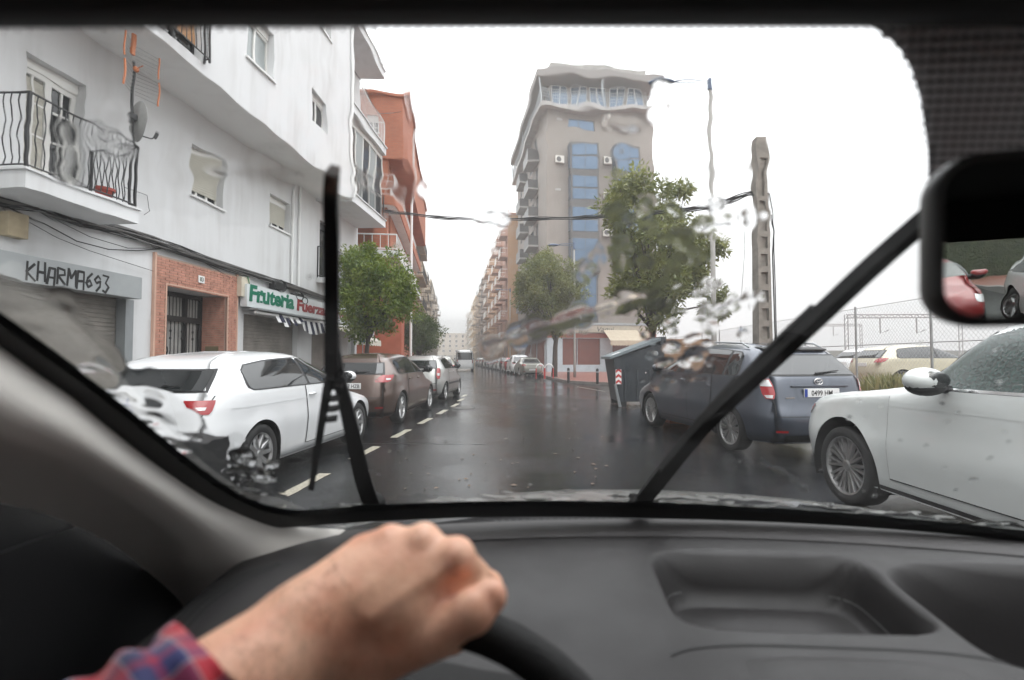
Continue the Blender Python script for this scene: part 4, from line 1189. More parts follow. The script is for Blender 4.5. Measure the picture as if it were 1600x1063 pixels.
def wheel_parts(parent, x, y, r, width, rim_r, spokes, sg, twin=False, n=32, src=None, alloy=ALLOY):
    if src is not None:
        c = copy_tree(src, parent); c.location = (x, y, r); c.rotation_euler = (0, 0, 0 if sg > 0 else math.pi); return c
    w = width
    hub = MB().lathe([(0, .02), (rim_r*.2, .02), (rim_r*.2, -.06), (rim_r*.98, -.06)], 20, 'y').build('wheel', BRAKE, parent)
    MB().lathe([(rim_r, -w*.5), (r*.93, -w*.5), (r*.985, -w*.42), (r, -w*.2), (r, w*.2), (r*.985, w*.42), (r*.94, w*.5), (rim_r*1.05, w*.48), (rim_r, w*.44)], n, 'y').build('tyre', TYRE, hub, smooth=True)
    m = MB().lathe([(rim_r*.90, -w*.3), (rim_r*.93, w*.32), (rim_r*.96, w*.45), (rim_r*1.01, w*.47), (rim_r*1.02, w*.40)], n, 'y')
    for k in range(spokes):
        for d in ((-.13, .13) if twin else (0,)):
            a = 2*math.pi*k/spokes; a2 = a+d
            hw = .017 if twin else .028
            ri, rr_ = rim_r*.14, rim_r*.94
            p0 = Vector((ri*math.cos(a), 0, ri*math.sin(a))); p1 = Vector((rr_*math.cos(a2), 0, rr_*math.sin(a2)))
            t = (p1-p0).normalized(); q = Vector((-t.z, 0, t.x))
            f0, f1 = w*.36, w*.42
            vs = []
            for p, hh, ff in ((p0, hw*1.25, f0), (p1, hw*.85, f1)):
                vs += [tuple(p-q*hh+Vector((0, ff-.03, 0))), tuple(p-q*hh*.55+Vector((0, ff, 0))), tuple(p+q*hh*.55+Vector((0, ff, 0))), tuple(p+q*hh+Vector((0, ff-.03, 0)))]
            m.add(vs, [(0, 1, 5, 4), (1, 2, 6, 5), (2, 3, 7, 6)])
    m.lathe([(0, w*.40), (rim_r*.13, w*.395), (rim_r*.2, w*.36), (rim_r*.2, w*.1)], 18, 'y')
    m.build('rim', alloy, hub)
    hub.location = (x, y, r); hub.rotation_euler = (0, 0, 0 if sg > 0 else math.pi)
    return hub
def profile(kind, H, belt):
    """(rear, front, width) knots as distances from the bumper ends"""
    if kind == 'hatch':
        xr = [(.17, .20), (.30, .05), (.52, .0), (.70, .03), (belt, .14), (belt+.05, .17), (H-.14, .43), (H-.07, .52), (H-.025, .80), (H, 1.3)]
        xf = [(.17, .20), (.28, .06), (.45, .0), (.60, .05), (.70, .20), (.78, .55), (.86, .95), (belt+.03, 1.22), (H-.14, 1.95), (H-.07, 2.12), (H-.025, 2.40), (H, 2.7)]
    elif kind == 'wagon':
        xr = [(.20, .18), (.32, .04), (.52, .0), (.72, .06), (belt, .16), (belt+.05, .19), (H-.16, .46), (H-.07, .56), (H-.025, .80), (H, 1.6)]
        xf = [(.20, .20), (.30, .06), (.48, .0), (.64, .06), (.76, .25), (.88, .60), (.98, .95), (belt+.05, 1.10), (H-.14, 2.05), (H-.07, 2.25), (H-.025, 2.5), (H, 2.9)]
    elif kind == 'saloon':
        xr = [(.17, .18), (.30, .04), (.52, .0), (.80, .05), (.92, .12), (.955, .32), (.985, .62), (H-.14, 1.22), (H-.07, 1.38), (H-.025, 1.65), (H, 2.1)]
        xf = [(.17, .20), (.28, .06), (.45, .0), (.60, .05), (.70, .20), (.78, .55), (.86, .95), (.97, 1.30), (H-.14, 2.0), (H-.07, 2.2), (H-.025, 2.45), (H, 2.7)]
    elif kind == 'suv':
        xr = [(.24, .18), (.36, .04), (.60, .0), (.85, .05), (belt, .12), (belt+.05, .16), (H-.16, .50), (H-.07, .62), (H-.025, .9), (H, 1.6)]
        xf = [(.24, .22), (.36, .05), (.58, .0), (.80, .04), (.92, .16), (.99, .42), (1.05, .98), (belt+.05, 1.42), (H-.14, 1.98), (H-.07, 2.18), (H-.025, 2.45), (H, 2.9)]
    else:  # van
        xr = [(.2, .1), (.4, .02), (.6, 0), (1.0, .02), (1.2, .03), (H-.15, .12), (H-.06, .22), (H, .6)]
        xf = [(.2, .2), (.4, .03), (.6, 0), (.9, .1), (1.05, .35), (1.15, .75), (1.3, .95), (H-.15, 1.55), (H-.06, 1.8), (H, 2.2)]
    wid = [(.17, .86), (.26, .95), (.45, .985), (.62, 1.0), (.76, .985), (belt, .955), (belt+.06, .925), (H-.16, .765), (H-.075, .68), (H-.03, .56), (H, .25)]
    if kind == 'van': wid = [(.2, .9), (.3, .98), (.6, 1), (1.0, .99), (1.2, .97), (H-.2, .90), (H-.06, .80), (H, .4)]
    return xr, xf, wid
def make_car(name, label, cat, pt, kind='hatch', Wd=1.78, H=1.44, wb=2.6, ro=.80, fo=.85, wr=.315, rimr=.215, belt=.90, spokes=10, twin=False, doors=2, detail=2,
             plate=None, glass=CARGLASS, group=None, roofk=.10, tail='a', mirror=None, strip=False, n=(6.5, 6), side_win=None, handle=None, spoiler=False, rails=False, alloy=ALLOY, arch=.045, sides=(-1, 1)):
    xr, xf, wd = profile(kind, H, belt)
    sh = Shape(Wd, H, wb, ro, fo, xr, xf, wd, n, roofk=roofk, belt=belt)
    F = wb+fo
    t = thing(name, label, cat, group=group)
    t['len0'] = -ro; t['len1'] = F
    zb = xr[0][0]
    ar = wr+arch
    if detail >= 2: nzb = int((belt-zb)/.029); zs = [zb+(belt-zb)*i/nzb for i in range(nzb+1)]; ns, ne = 96, 9
    else: zs = [zb+(.74-zb)*i/8 for i in range(9)] + [.74+(belt-.74)*(i+1)/3 for i in range(3)]; ns, ne = 40, 6
    if belt < .74: pass
    zs += [belt+(H-belt)*q for q in (.05, .14, .3, .5, .7, .8, .86, .91, .95, .975, .99, 1.0)]
    zs = sorted(set(round(z, 4) for z in zs))
    body = sh.body(zs, ns, ne, [(0, wr, ar), (wb, wr, ar)], flare=.007).build('body', pt, t, smooth=True)
    # underbody and wheel wells (dark)
    ub = MB().box(-ro+.25, F-.3, -sh.W+.30, sh.W-.30, zb-.02, .62)
    for ax in (0, wb):
        ub.box(ax-ar-.01, ax+ar+.01, -sh.W+.14, -sh.W+.28, wr+.02, wr+ar*.9) if False else None
    ub.build('underbody', WELL, t)
    for ax in (0, wb):
        for sg in sides:
            m = MB(); nn = 20
            rows = []
            for y in (sh.Wy(ax, wr+ar*.8)-.012, sh.W-.34):
                rows.append([(ax+(ar-.002)*math.cos(math.pi*(-.12+1.24*i/nn)), sg*y, wr+(ar-.002)*math.sin(math.pi*(-.12+1.24*i/nn))) for i in range(nn+1)])
            m.grid(rows); m.build('wheel_arch', WELL, t, smooth=True)
    src = None
    for ax in (0, wb):
        for sg in (-1, 1):
            wv = .205 if wr < .34 else .225
            q = wheel_parts(t, ax, sg*(sh.W-wv/2-.025), wr, wv, rimr, spokes, sg, twin, 32 if detail >= 2 else 20, src, alloy); src = src or q
    z0, z1 = belt+.035, H-.115
    # side windows
    sw = side_win
    if sw is None:
        bx, fx_ = lerp_knots(sh.xr, z0), lerp_knots(sh.xf, z0); bt, ftp = lerp_knots(sh.xr, z1), lerp_knots(sh.xf, z1)
        sw = [(bt+.20, z0+.035, z0+.075), (bt+.235, z0+.004, z1-.07), (bt+.32, z0, z1-.012), (bt+.7, z0, z1+.01), (max(bt+.9, min(wb*.62, ftp-.25)), z0, z1+.02), (ftp-.02, z0, z1), (fx_-.22, z0, z0+.03)]
    xa, xb = sw[0][0], sw[-1][0]
    for sg in sides:
        fr = [(sw[0][0]-.03, sw[0][1]-.012, sw[0][2]+.0)] + [(x, a-.014, b+.014) for x, a, b in sw[1:-1]] + [(sw[-1][0]+.05, sw[-1][1]-.014, sw[-1][2])]
        wf = sh.side(sg, fr, .003, 6, 8).build('window_trim', DARKTRIM, t, smooth=True)
        # split panes at the pillars
        cuts = [xa] + ([wb*.40] if doors == 2 else [-.3, wb*.22] if kind == 'suv' else [wb*.06, wb*.47] if kind == 'wagon' else [wb*.44]) + [xb]
        if kind == 'van': cuts = [xa, wb*.3, wb*.72, xb]
        def zat(x):
            for (x0, a0, b0), (x1, a1, b1) in zip(sw[:-1], sw[1:]):
                if x0 <= x <= x1:
                    q = (x-x0)/(x1-x0) if x1 > x0 else 0; return a0+(a1-a0)*q, b0+(b1-b0)*q
            return sw[-1][1:]
        for c0, c1 in zip(cuts[:-1], cuts[1:]):
            g0, g1 = c0+(.0 if c0 == xa else .028), c1-(.0 if c1 == xb else .028)
            xs_ = sorted({g0, g1} | {x for x, _, _ in sw if g0 < x < g1})
            sh.side(sg, [(x, *zat(x)) for x in xs_], .007, 6, 6).build('side_window', glass, t, smooth=True)
    # rear and front screens
    if kind == 'saloon': rz = (1.0, H-.13)
    elif kind == 'van': rz = (1.2, H-.3)
    else: rz = (belt+.06, H-.15)
    if spoiler is False or True:
        sh.end([(rz[0]-.025, -.80, .80), (rz[1]+.02, -.86, .86)], .006, False).build('rear_window_trim', DARKTRIM, t, smooth=True)
        sh.end([(rz[0], -.76, .76), (rz[1], -.82, .82)], .012, False).build('rear_window', glass, t, smooth=True)
    fzz = (belt+.06, H-.15) if kind != 'van' else (1.3, H-.2)
    sh.end([(fzz[0], -.84, .84), (fzz[1], -.86, .86)], .012, True).build('windscreen', glass, t, smooth=True)
    if spoiler and detail >= 2:
        zz = H-.07; m = MB()
        m.grid([[sh.D((sh.Xe(y*sh.prof(zz)[2], zz, False)-d, y*sh.prof(zz)[2], zz+e)) for y in [-.84+1.68*j/12 for j in range(13)]] for d, e in ((-.15, .035), (.05, .018), (.06, -.005), (-.05, -.03))])
        m.build('roof_spoiler', pt if spoiler == 'body' else BLACK, t, smooth=True)
    # tail lamps
    if tail == 'bar':      # three-door hatch: wide lamp that wraps the corner
        rws = [(.80, 20, 34), (.83, 13, 37), (.90, 10, 39), (.93, 11, 39)]
    elif tail == 'claw': rws = [(.86, 12, 36), (.89, 11, 46), (.96, 16, 53), (1.01, 24, 56)]
    elif tail == 'tall': rws = [(.70, 28, 38), (.80, 24, 43), (.96, 26, 44), (1.04, 30, 42)]
    elif tail == 'pillar': rws = [(.79, 24, 35), (.86, 22, 40), (.98, 24, 43), (1.055, 28, 44)]
    else: rws = [(.76, 12, 38), (.83, 10, 41), (.90, 12, 41)]
    if kind == 'suv': rws = [(z+.12, a, b) for z, a, b in rws]
    if kind == 'van': rws = [(.8, 26, 38), (1.0, 26, 38), (1.2, 27, 38)]
    for sg in (-1, 1):
        l = sh.wrap(sg, rws, .008, False).build('tail_light', LAMPR, t, smooth=True)
        if detail >= 2:
            za = rws[0][0]; zz = rws[-1][0]; dz = zz-za
            if tail == 'pillar':
                sh.wrap(sg, [(zz-.10, 25, 42), (zz-.012, 29, 43)], .011, False).build('reverse_lamp', LAMPW, l, smooth=True)
                sh.wrap(sg, [(za+.012, 26, 34), (za+.05, 25, 37)], .011, False).build('reverse_lamp', LAMPW, l, smooth=True)
            else:
                a, b = (20, 30) if tail == 'bar' else (32, 44) if tail == 'claw' else (29, 39) if tail == 'tall' else (16, 30)
                sh.wrap(sg, [(za+dz*.30, a, b), (za+dz*.52, a-1, b+1)], .011, False).build('reverse_lamp', LAMPW, l, smooth=True)
        fl = [(.60, 18, 42), (.66, 16, 48), (.71, 18, 50)]
        if kind in ('suv', 'van'): fl = [(z+.16, a, b) for z, a, b in fl]
        sh.wrap(sg, fl, .008, True).build('headlight', LAMPW, t, smooth=True)
    # panel gaps, doors, handles, fuel flap
    xd = [wb*.40, wb-ar-.13] if doors == 2 else [ar+.06, wb*.44, wb-ar-.13]
    if doors == 2: xd = [wb*.36, wb-ar-.10]
    if kind == 'suv': xd = [wb*.24, wb-ar-.13]
    for sg in sides:
        if detail < 2: break
        zl = zb+.12; zh = belt+.02
        for a, b in zip(xd[:-1], xd[1:]):
            sh.side(sg, [(a-.004, zl, zh), (a+.03, zl-.004, zh), (b+.004, zl-.004, zh)], .006, 10, 12).build('door_gap', SEAM, t, smooth=True)
            d = sh.side(sg, [(a+.004, zl+.006, zh-.001), (b-.004, zl+.006, zh-.001)], .010, 12, 20).build('door', pt, t, smooth=True)
            hx = a+.13; hz = belt-.095
            y = sh.Wy(hx, hz)
            MB().tube([(hx-.075, sg*(y+.006), hz), (hx-.06, sg*(y+.035), hz+.003), (hx+.06, sg*(y+.035), hz+.008), (hx+.075, sg*(y+.006), hz+.008)], .013, 8).build('handle', handle or pt, d, smooth=True)
            MB().ball((hx, sg*(y+.0), hz-.004), (.06, .012, .022), 12, 6).build('handle_recess', SEAM, d, smooth=True)
        if strip: sh.side(sg, [(ar+.03, .50, .56), (wb-ar-.03, .50, .56)], .014, 2, 10).build('rub_strip', DARKTRIM, t, smooth=True)
        sh.side(sg, [(ar+.0, zb+.015, zb+.05), (wb-ar, zb+.015, zb+.05)], .012, 2, 8).build('sill', DARKTRIM if kind == 'suv' else pt, t, smooth=True)
        # character crease
        cz = belt-.13
        sh.side(sg, [(-ro+.35, cz-.008, cz), (wb*.5, cz+.002, cz+.009), (wb-.36, cz-.004, cz+.003)], .012, 1, 14).build('crease', pt, t, smooth=True)
    if detail >= 2:
        # tailgate gap lines, bumper split, lower grille strip
        zg = .56 if kind != 'suv' else .70
        sh.end([(zg, -.76, .76), (zg+.010, -.76, .76)], .004, False).build('tailgate_gap', SEAM, t)
        for sg in (-1, 1):
            sh.end([(zg, sg*.765, sg*.755), (.70, sg*.755, sg*.745), (belt, sg*.86, sg*.85)], .004, False, 2).build('tailgate_gap', SEAM, t)
        sh.end([(zb+.01, -.62, .62), (zb+.12, -.66, .66)], .010, False).build('diffuser', DARKTRIM, t, smooth=True)
        for sg in (-1, 1):
            sh.wrap(sg, [(.355, 12, 26), (.385, 12, 26)], .008, False).build('reflector', LAMPR, t)
    # number plate
    pz = (.79 if kind != 'wagon' else .87) if kind != 'suv' else .86
    if kind == 'saloon': pz = .50
    py = 0
    px = sh.Xe(0, pz, False)
    if detail >= 2:
        sh.end([(pz-.10, -.40, .40), (pz+.115, -.42, .42)], .003, False).build('plate_recess', pt, t, smooth=True)
    pm = MB().bbox(px-.030, px-.012, -.26, .26, pz-.056, pz+.056, .004).build('number_plate', PLATE, t)
    if plate:
        MB().box(px-.0325, px-.0305, .215, .258, pz-.052, pz+.052).build('plate_band', PLATEB, pm)
        text('plate_text', plate[0], .098, PLATEK, pm, (px-.032, plate[1], pz-.036), (0, -1, 0), (0, 0, 1), .0006, .001, squeeze=.86, align=plate[2])
    # door mirrors
    mz = belt+.06; mx = wb*.78 if kind != 'suv' else wb*.585
    for sg in sides:
        y = sh.Wy(mx, belt)
        ms_ = 1.22 if kind == 'suv' else 1.0
        o = MB().ball((mx+.02, sg*(y+.13*ms_), mz+.035), (.085*ms_, .115*ms_, .075*ms_), 16, 12).build('door_mirror', mirror or pt, t, smooth=True)
        MB().tube([(mx+.03, sg*(y-.05), mz-.03), (mx+.02, sg*(y+.06), mz-.02), (mx+.01, sg*(y+.16), mz-.01)], [.035, .03, .06], 8).build('mirror_foot', DARKTRIM, o, smooth=True)
        MB().ball((mx+.024, sg*(y+.13*ms_-.012), mz+.035-.032*ms_), (.080*ms_, .112*ms_, .058*ms_), 14, 10).build('mirror_shell', DARKTRIM, o, smooth=True)
        MB().ball((mx-.052*ms_, sg*(y+.13), mz+.04), (.02, .09, .058), 12, 8).build('mirror_glass', GLASSD, o, smooth=True)
    # rear wiper and aerial
    if kind != 'saloon' and detail >= 2:
        zq = rz[0]+.02; x0 = sh.Xe(0, zq, False); x1 = sh.Xe(.38, zq+.05, False)
        p0, p1 = sh.D((x0-.03, 0, zq)), sh.D((x1-.035, -.38, zq+.05))
        MB().tube([p0, p1], [.014, .006], 6).build('rear_wiper', BLACK, t)
    if rails:
        for sg in (-1, 1):
            pts = []
            for i in range(9):
                x = lerp_knots(sh.xr, H-.1)+.25+(lerp_knots(sh.xf, H-.1)-lerp_knots(sh.xr, H-.1)-.6)*i/8
                pts.append(sh.D((x, sg*sh.W*.66, H-.045+(.05 if 0 < i < 8 else .0))))
            MB().tube(pts, .014, 6).build('roof_rail', METALG, t, smooth=True)
    return t, sh
def park(t, p, heading, label=None):
    """heading in degrees anticlockwise from +Y, p = ground point under the rear axle centre"""
    t.location = (p[0], p[1], 0.004); t.rotation_euler = (0, 0, R(90+heading))
    return t
def copy_car(t, p, heading, label, pt=None, cat=None):
    c = copy_tree(t); c['label'] = label
    if cat: c['category'] = cat
    if pt:
        for ch in c.children:
            for o in [ch] + list(ch.children):
                if o.data and o.data.materials and o.data.materials[0] and o.data.materials[0].get('paint'):
                    if pt.name+o.data.name not in cache: 
                        d = o.data.copy(); d.materials[0] = pt; cache[pt.name+o.data.name] = d
                    o.data = cache[pt.name+o.data.name]
    return park(c, p, heading)
cache = {}
def cpaint(name, col, metal=0.0, rough=.35):
    m = paint(name, col, metal, rough); m['paint'] = True; return m
PWHITE = cpaint('car_white', (.72, .73, .74)); PBROWN = cpaint('car_brown', (.105, .066, .052), .55); PSILV = cpaint('car_silver', (.40, .40, .385), .5)
PSLATE = cpaint('car_slate_blue', (.072, .083, .108), .5); PCHAMP = cpaint('car_champagne', (.33, .33, .29), .45); PBLACK = cpaint('car_black', (.012, .012, .014)); PGREY = cpaint('car_grey', (.11, .11, .115), .5)
PRED = cpaint('car_red', (.33, .02, .02)); PDBLUE = cpaint('car_dark_blue', (.02, .03, .07), .3); PPEARL = cpaint('car_pearl', (.70, .73, .72)); PBEIGE = cpaint('car_beige', (.50, .45, .33), .2)
# --- white three-door hatch, nearest on the left
g0 = onZ(411, 757); xL = onZ(411, 757).x
a3, sA = make_car('parked_car', 'white three-door hatchback nearest on the left, parked in front of the brick doorway', 'car', PWHITE, 'hatch', 1.777, 1.43, 2.60, .80, .84, .318, .222, .975, 10, False, 2, 2,
    plate=('HR', .02, 'CENTER'), tail='bar', mirror=PWHITE, roofk=.11, group='cars parked along the left kerb')
park(a3, (g0.x+.02-1.777/2, g0.y), -1.8)
# badge text on the tailgate
text('badge', 'A3', .085, CHROME, a3, (sA.Xe(.45, .87, False)-.012, .60, .855), (0, -1, 0), (0, 0, 1), .004, .002)
g1 = onZ(629, 661)
p308, s308 = make_car('parked_car', 'metallic brown five-door hatchback parked in front of the fruit shop', 'car', PBROWN, 'hatch', 1.80, 1.46, 2.62, .78, .86, .318, .222, .985, 10, False, 4, 2,
    plate=('7 HZB', -.235, 'RIGHT'), tail='claw', mirror=BLACK, roofk=.12, group='cars parked along the left kerb')
park(p308, (g1.x+.02-.90, g1.y), 0.2)
em = MB(); ex = s308.Xe(0, .93, False)-.012                         # small rampant emblem, cut-out metal shape
em.prism([(-.05, -.04), (-.02, -.05), (0, -.01), (.03, -.05), (.05, -.03), (.03, .0), (.045, .04), (.01, .065), (-.02, .05), (-.055, .055), (-.03, .025), (-.045, 0)], 0, .006)
em.v = [(ex-z, -x, .93+y) for x, y, z in em.v]; em.build('emblem', CHROME, p308)
g2 = onZ(697, 626.5)
silv, sS = make_car('parked_car', 'small silver hatchback with black rubbing strips parked ahead of the brown car', 'car', PSILV, 'hatch', 1.66, 1.44, 2.44, .66, .74, .29, .195, .985, 8, False, 4, 2,
    tail='tall', mirror=BLACK, strip=True, roofk=.08, group='cars parked along the left kerb')
park(silv, (g2.x+.02-.83, g2.y), -.5)
c4 = copy_car(silv, ps(-.55, 24.0), 10.35, 'pale grey hatchback beyond the small silver one, only its red lamp in view', PCHAMP)
c5 = copy_car(silv, ps(-.6, 30), 10.35, 'dark car beyond the pale grey hatchback on the left side', PBLACK)
c6 = copy_car(silv, ps(-.7, 36.5), 10.35, 'dark blue hatchback fifth along the left kerb', PDBLUE)
# --- right row along the far street
lag, sLg = make_car('parked_car', 'champagne saloon with red lamps, first of the row at the far corner', 'car', PCHAMP, 'saloon', 1.77, 1.42, 2.75, 1.0, .95, .315, .21, .93, 7, False, 4, 2,
    plate=None, tail='a', mirror=PCHAMP, roofk=.10, group='cars parked along the right side of the far street')
pL = loc_ps(onZ(812, 589))
c0p = 5.85
park(lag, ps(c0p, 37.6), 10.35)
lowh, _ = make_car('parked_car', 'white off-roader parked right behind the champagne saloon', 'car', PWHITE, 'suv', 1.80, 1.66, 2.62, .85, .85, .345, .23, 1.02, 5, True, 4, 1, group='cars parked along the right side of the far street', tail='a')
park(lowh, ps(c0p, 43.2), 10.35)
lowc, _ = make_car('parked_car', 'red hatchback third in the far right row', 'car', PRED, 'hatch', 1.74, 1.45, 2.5, .75, .8, .305, .2, .97, 7, False, 4, 1, group='cars parked along the right side of the far street', tail='claw')
park(lowc, ps(c0p, 48.4), 10.35)
for k, (pt, lb) in enumerate(((PGREY, 'grey hatchback fourth in the far right row'), (PSILV, 'silver hatchback fifth in the far right row'), (PBLACK, 'black hatchback sixth in the far right row'), (PDBLUE, 'dark blue hatchback seventh in the far right row'),
    (PGREY, 'grey hatchback eighth in the far right row'), (PBLACK, 'black hatchback ninth in the far right row'), (PSILV, 'silver hatchback tenth in the far right row'), (PGREY, 'grey hatchback farthest in the right row'))):
    copy_car(lowc, ps(c0p-.03*k-(.012*k*k), 53.3+4.9*k), 10.35, lb, pt)
van, _ = make_car('parked_van', 'white van with dark rear window far down the street on the left', 'van', PWHITE, 'van', 1.98, 2.25, 3.0, 1.0, .9, .33, .2, 1.2, 6, False, 4, 1, tail='a', roofk=.02)
vq = onZ(726, 579.5); park(van, (vq.x, vq.y), 10.35)
# --- slate blue estate on the right, back towards us
r0 = onZ(1139, 704.5); r1 = onZ(1023, 669)
hd = math.degrees(math.atan2(-(r1.x-r0.x), r1.y-r0.y)); 
tw_ = 1.775; hr = R(hd)
side_right = Vector((math.cos(hr), math.sin(hr), 0))
rc = Vector((r0.x, r0.y, 0)) + side_right*(tw_/2-.03)
toy, sT = make_car('parked_car', 'slate blue estate car parked at an angle on the right, rear end towards us', 'car', PSLATE, 'wagon', tw_, 1.585, 2.62, .86, .92, .325, .235, 1.06, 10, True, 4, 2,
    plate=('0499 HM', -.0, 'CENTER'), tail='pillar', mirror=PSLATE, spoiler='black', rails=True, roofk=.09, n=(6.5, 6))
park(toy, rc, hd)
tx0 = sT.Xe(0, 1.01, False)-.012
em = MB()
def ell(rx, ry, r, cy=0, cz=1.015):
    em.tube([(tx0, cy+rx*math.cos(2*math.pi*i/20), cz+ry*math.sin(2*math.pi*i/20)) for i in range(21)], r, 6, cap=False)
ell(.062, .042, .007); ell(.020, .036, .0055, 0, 1.019); ell(.048, .016, .0055, 0, 1.032)
em.build('emblem', CHROME, toy, smooth=True)
MB().box(sT.Xe(.45, .8, False)-.012, sT.Xe(.45, .8, False)-.006, .40, .53, .80, .813).build('badge', CHROME, toy)
MB().bbox(tx0-.03, tx0-.004, -.42, .42, .945, .968, .006).build('plate_garnish', PSLATE, toy)
# --- white SUV beside us on the right: front half in view
q0 = onZ(1320, 789); qh = 4.6
w_ = 1.86; hr = R(qh); sr = Vector((math.cos(hr), math.sin(hr), 0)); fw = Vector((-math.sin(hr), math.cos(hr), 0))
wb_ = 2.68
tc_ = Vector((q0.x, q0.y, 0)) + sr*(w_/2-.03) - fw*wb_
suv, sV = make_car('parked_suv', 'pearl white off-road car close on the right, front wheel and door mirror in view', 'car', PPEARL, 'suv', w_, 1.66, wb_, .9, .84, .352, .258, 1.075, 10, True, 4, 2,
    tail='a', glass=WETGLASS, mirror=PPEARL, roofk=.10, arch=.088, n=(7, 6))
park(suv, tc_, qh)
# chrome strip under the side glass of the suv
sV.side(1, [(.3, 1.097, 1.117), (wb_*.4, 1.097, 1.117), (wb_*.66, 1.097, 1.117)], .012, 1, 10).build('chrome_strip', CHROME, suv, smooth=True)
# --- cars behind the mesh fence
copy_car(lowc, (11.0, 17.4), -86, 'beige hatchback parked behind the mesh fence beside the weeds', PBEIGE).location.z = .34
copy_car(lowc, (13.2, 22.5), -80, 'white car parked second behind the mesh fence', PWHITE).location.z = .34
copy_car(lowc, (17.8, 20.0), -84, 'silver hatchback behind the mesh fence at the right edge', PSILV).location.z = .34
# --- cars standing behind us (seen in the rear-view mirror)
copy_car(lowc, (1.75, -10.5), 4, 'red hatchback standing behind us, seen in the rear-view mirror', PRED)
copy_car(lowh, (4.0, -8.6), 2, 'white off-roader behind us at the right kerb, seen in the mirror', PPEARL)

tag(MB().box(-12, 14, -26.5, -24.5, 0, 2.6).build('clipped_hedge', M('hedge_green', (.06, .08, .035), .9, vary=(2.5, .5), bump=(9, 1.0, .2))), 'dark hedge across the street behind us, seen only in the rear-view mirror', 'hedge')
# ================================================================== trees
def leaf_mat(name, c1, c2, tr=.35):
    m = bpy.data.materials.new(name); m.use_nodes = True; t = m.node_tree; t.nodes.clear()
    o = t.nodes.new('ShaderNodeOutputMaterial'); p = t.nodes.new('ShaderNodeBsdfPrincipled'); tl = t.nodes.new('ShaderNodeBsdfTranslucent'); ms = t.nodes.new('ShaderNodeMixShader')
    a = t.nodes.new('ShaderNodeAttribute'); a.attribute_name = 'leaf_tint'
    mx = t.nodes.new('ShaderNodeMix'); mx.data_type = 'RGBA'; mx.inputs[6].default_value = (*c1, 1); mx.inputs[7].default_value = (*c2, 1)
    t.links.new(a.outputs['Fac'], mx.inputs[0]); t.links.new(mx.outputs[2], p.inputs['Base Color']); t.links.new(mx.outputs[2], tl.inputs['Color'])
    p.inputs['Roughness'].default_value = .38; ms.inputs[0].default_value = tr
    t.links.new(p.outputs[0], ms.inputs[1]); t.links.new(tl.outputs[0], ms.inputs[2]); t.links.new(ms.outputs[0], o.inputs['Surface'])
    return m
def leaves(centers, per, spread, ln, wd, rng, outward, droop=.3):
    """leaf-shaped folded faces around the clump centres"""
    C_ = np.repeat(np.array(centers), per, axis=0); n = len(C_)
    off = rng.normal(size=(n, 3)); off /= np.linalg.norm(off, axis=1)[:, None]
    sp_ = np.repeat(np.array(spread), per)[:, None]
    P = C_ + off*sp_*(rng.random((n, 1))**.45)
    ax = off*.8 + rng.normal(size=(n, 3))*.55 + outward; ax[:, 2] -= droop
    ax /= np.linalg.norm(ax, axis=1)[:, None]
    sd = np.cross(ax, rng.normal(size=(n, 3))); sd /= np.linalg.norm(sd, axis=1)[:, None]
    nn = np.cross(ax, sd)
    l = ln*(.65+.7*rng.random((n, 1))); w = wd*(.7+.6*rng.random((n, 1)))
    V = np.stack([P, P+ax*l*.45+sd*w*.5+nn*w*.16, P+ax*l-nn*l*.12, P+ax*l*.45-sd*w*.5+nn*w*.16], axis=1).reshape(-1, 3)
    idx = np.arange(n)*4
    F = np.stack([np.stack([idx, idx+1, idx+2], 1), np.stack([idx, idx+2, idx+3], 1)], 1).reshape(-1, 3)
    clump = np.repeat(rng.random(len(centers)), per)
    tint = np.clip(.55*clump+.45*rng.random(n), 0, 1)
    return V, F, np.repeat(tint, 4)
def crown_mesh(name, V, F, tint, mat, parent):
    me = bpy.data.meshes.new(name)
    me.vertices.add(len(V)); me.vertices.foreach_set('co', V.astype(np.float32).ravel())
    me.loops.add(len(F)*3); me.loops.foreach_set('vertex_index', F.astype(np.int32).ravel())
    me.polygons.add(len(F)); me.polygons.foreach_set('loop_start', np.arange(0, len(F)*3, 3, dtype=np.int32)); me.polygons.foreach_set('loop_total', np.full(len(F), 3, dtype=np.int32))
    me.update(calc_edges=True); me.validate()
    at_ = me.attributes.new('leaf_tint', 'FLOAT', 'POINT'); at_.data.foreach_set('value', tint.astype(np.float32))
    me.materials.append(mat)
    return tag(link(bpy.data.objects.new(name, me), parent), kind='stuff')
BARK = M('bark', (.065, .05, .04), .8, vary=(9, .45), bump=(24, .8, .03), stretch=(1, 1, .3))
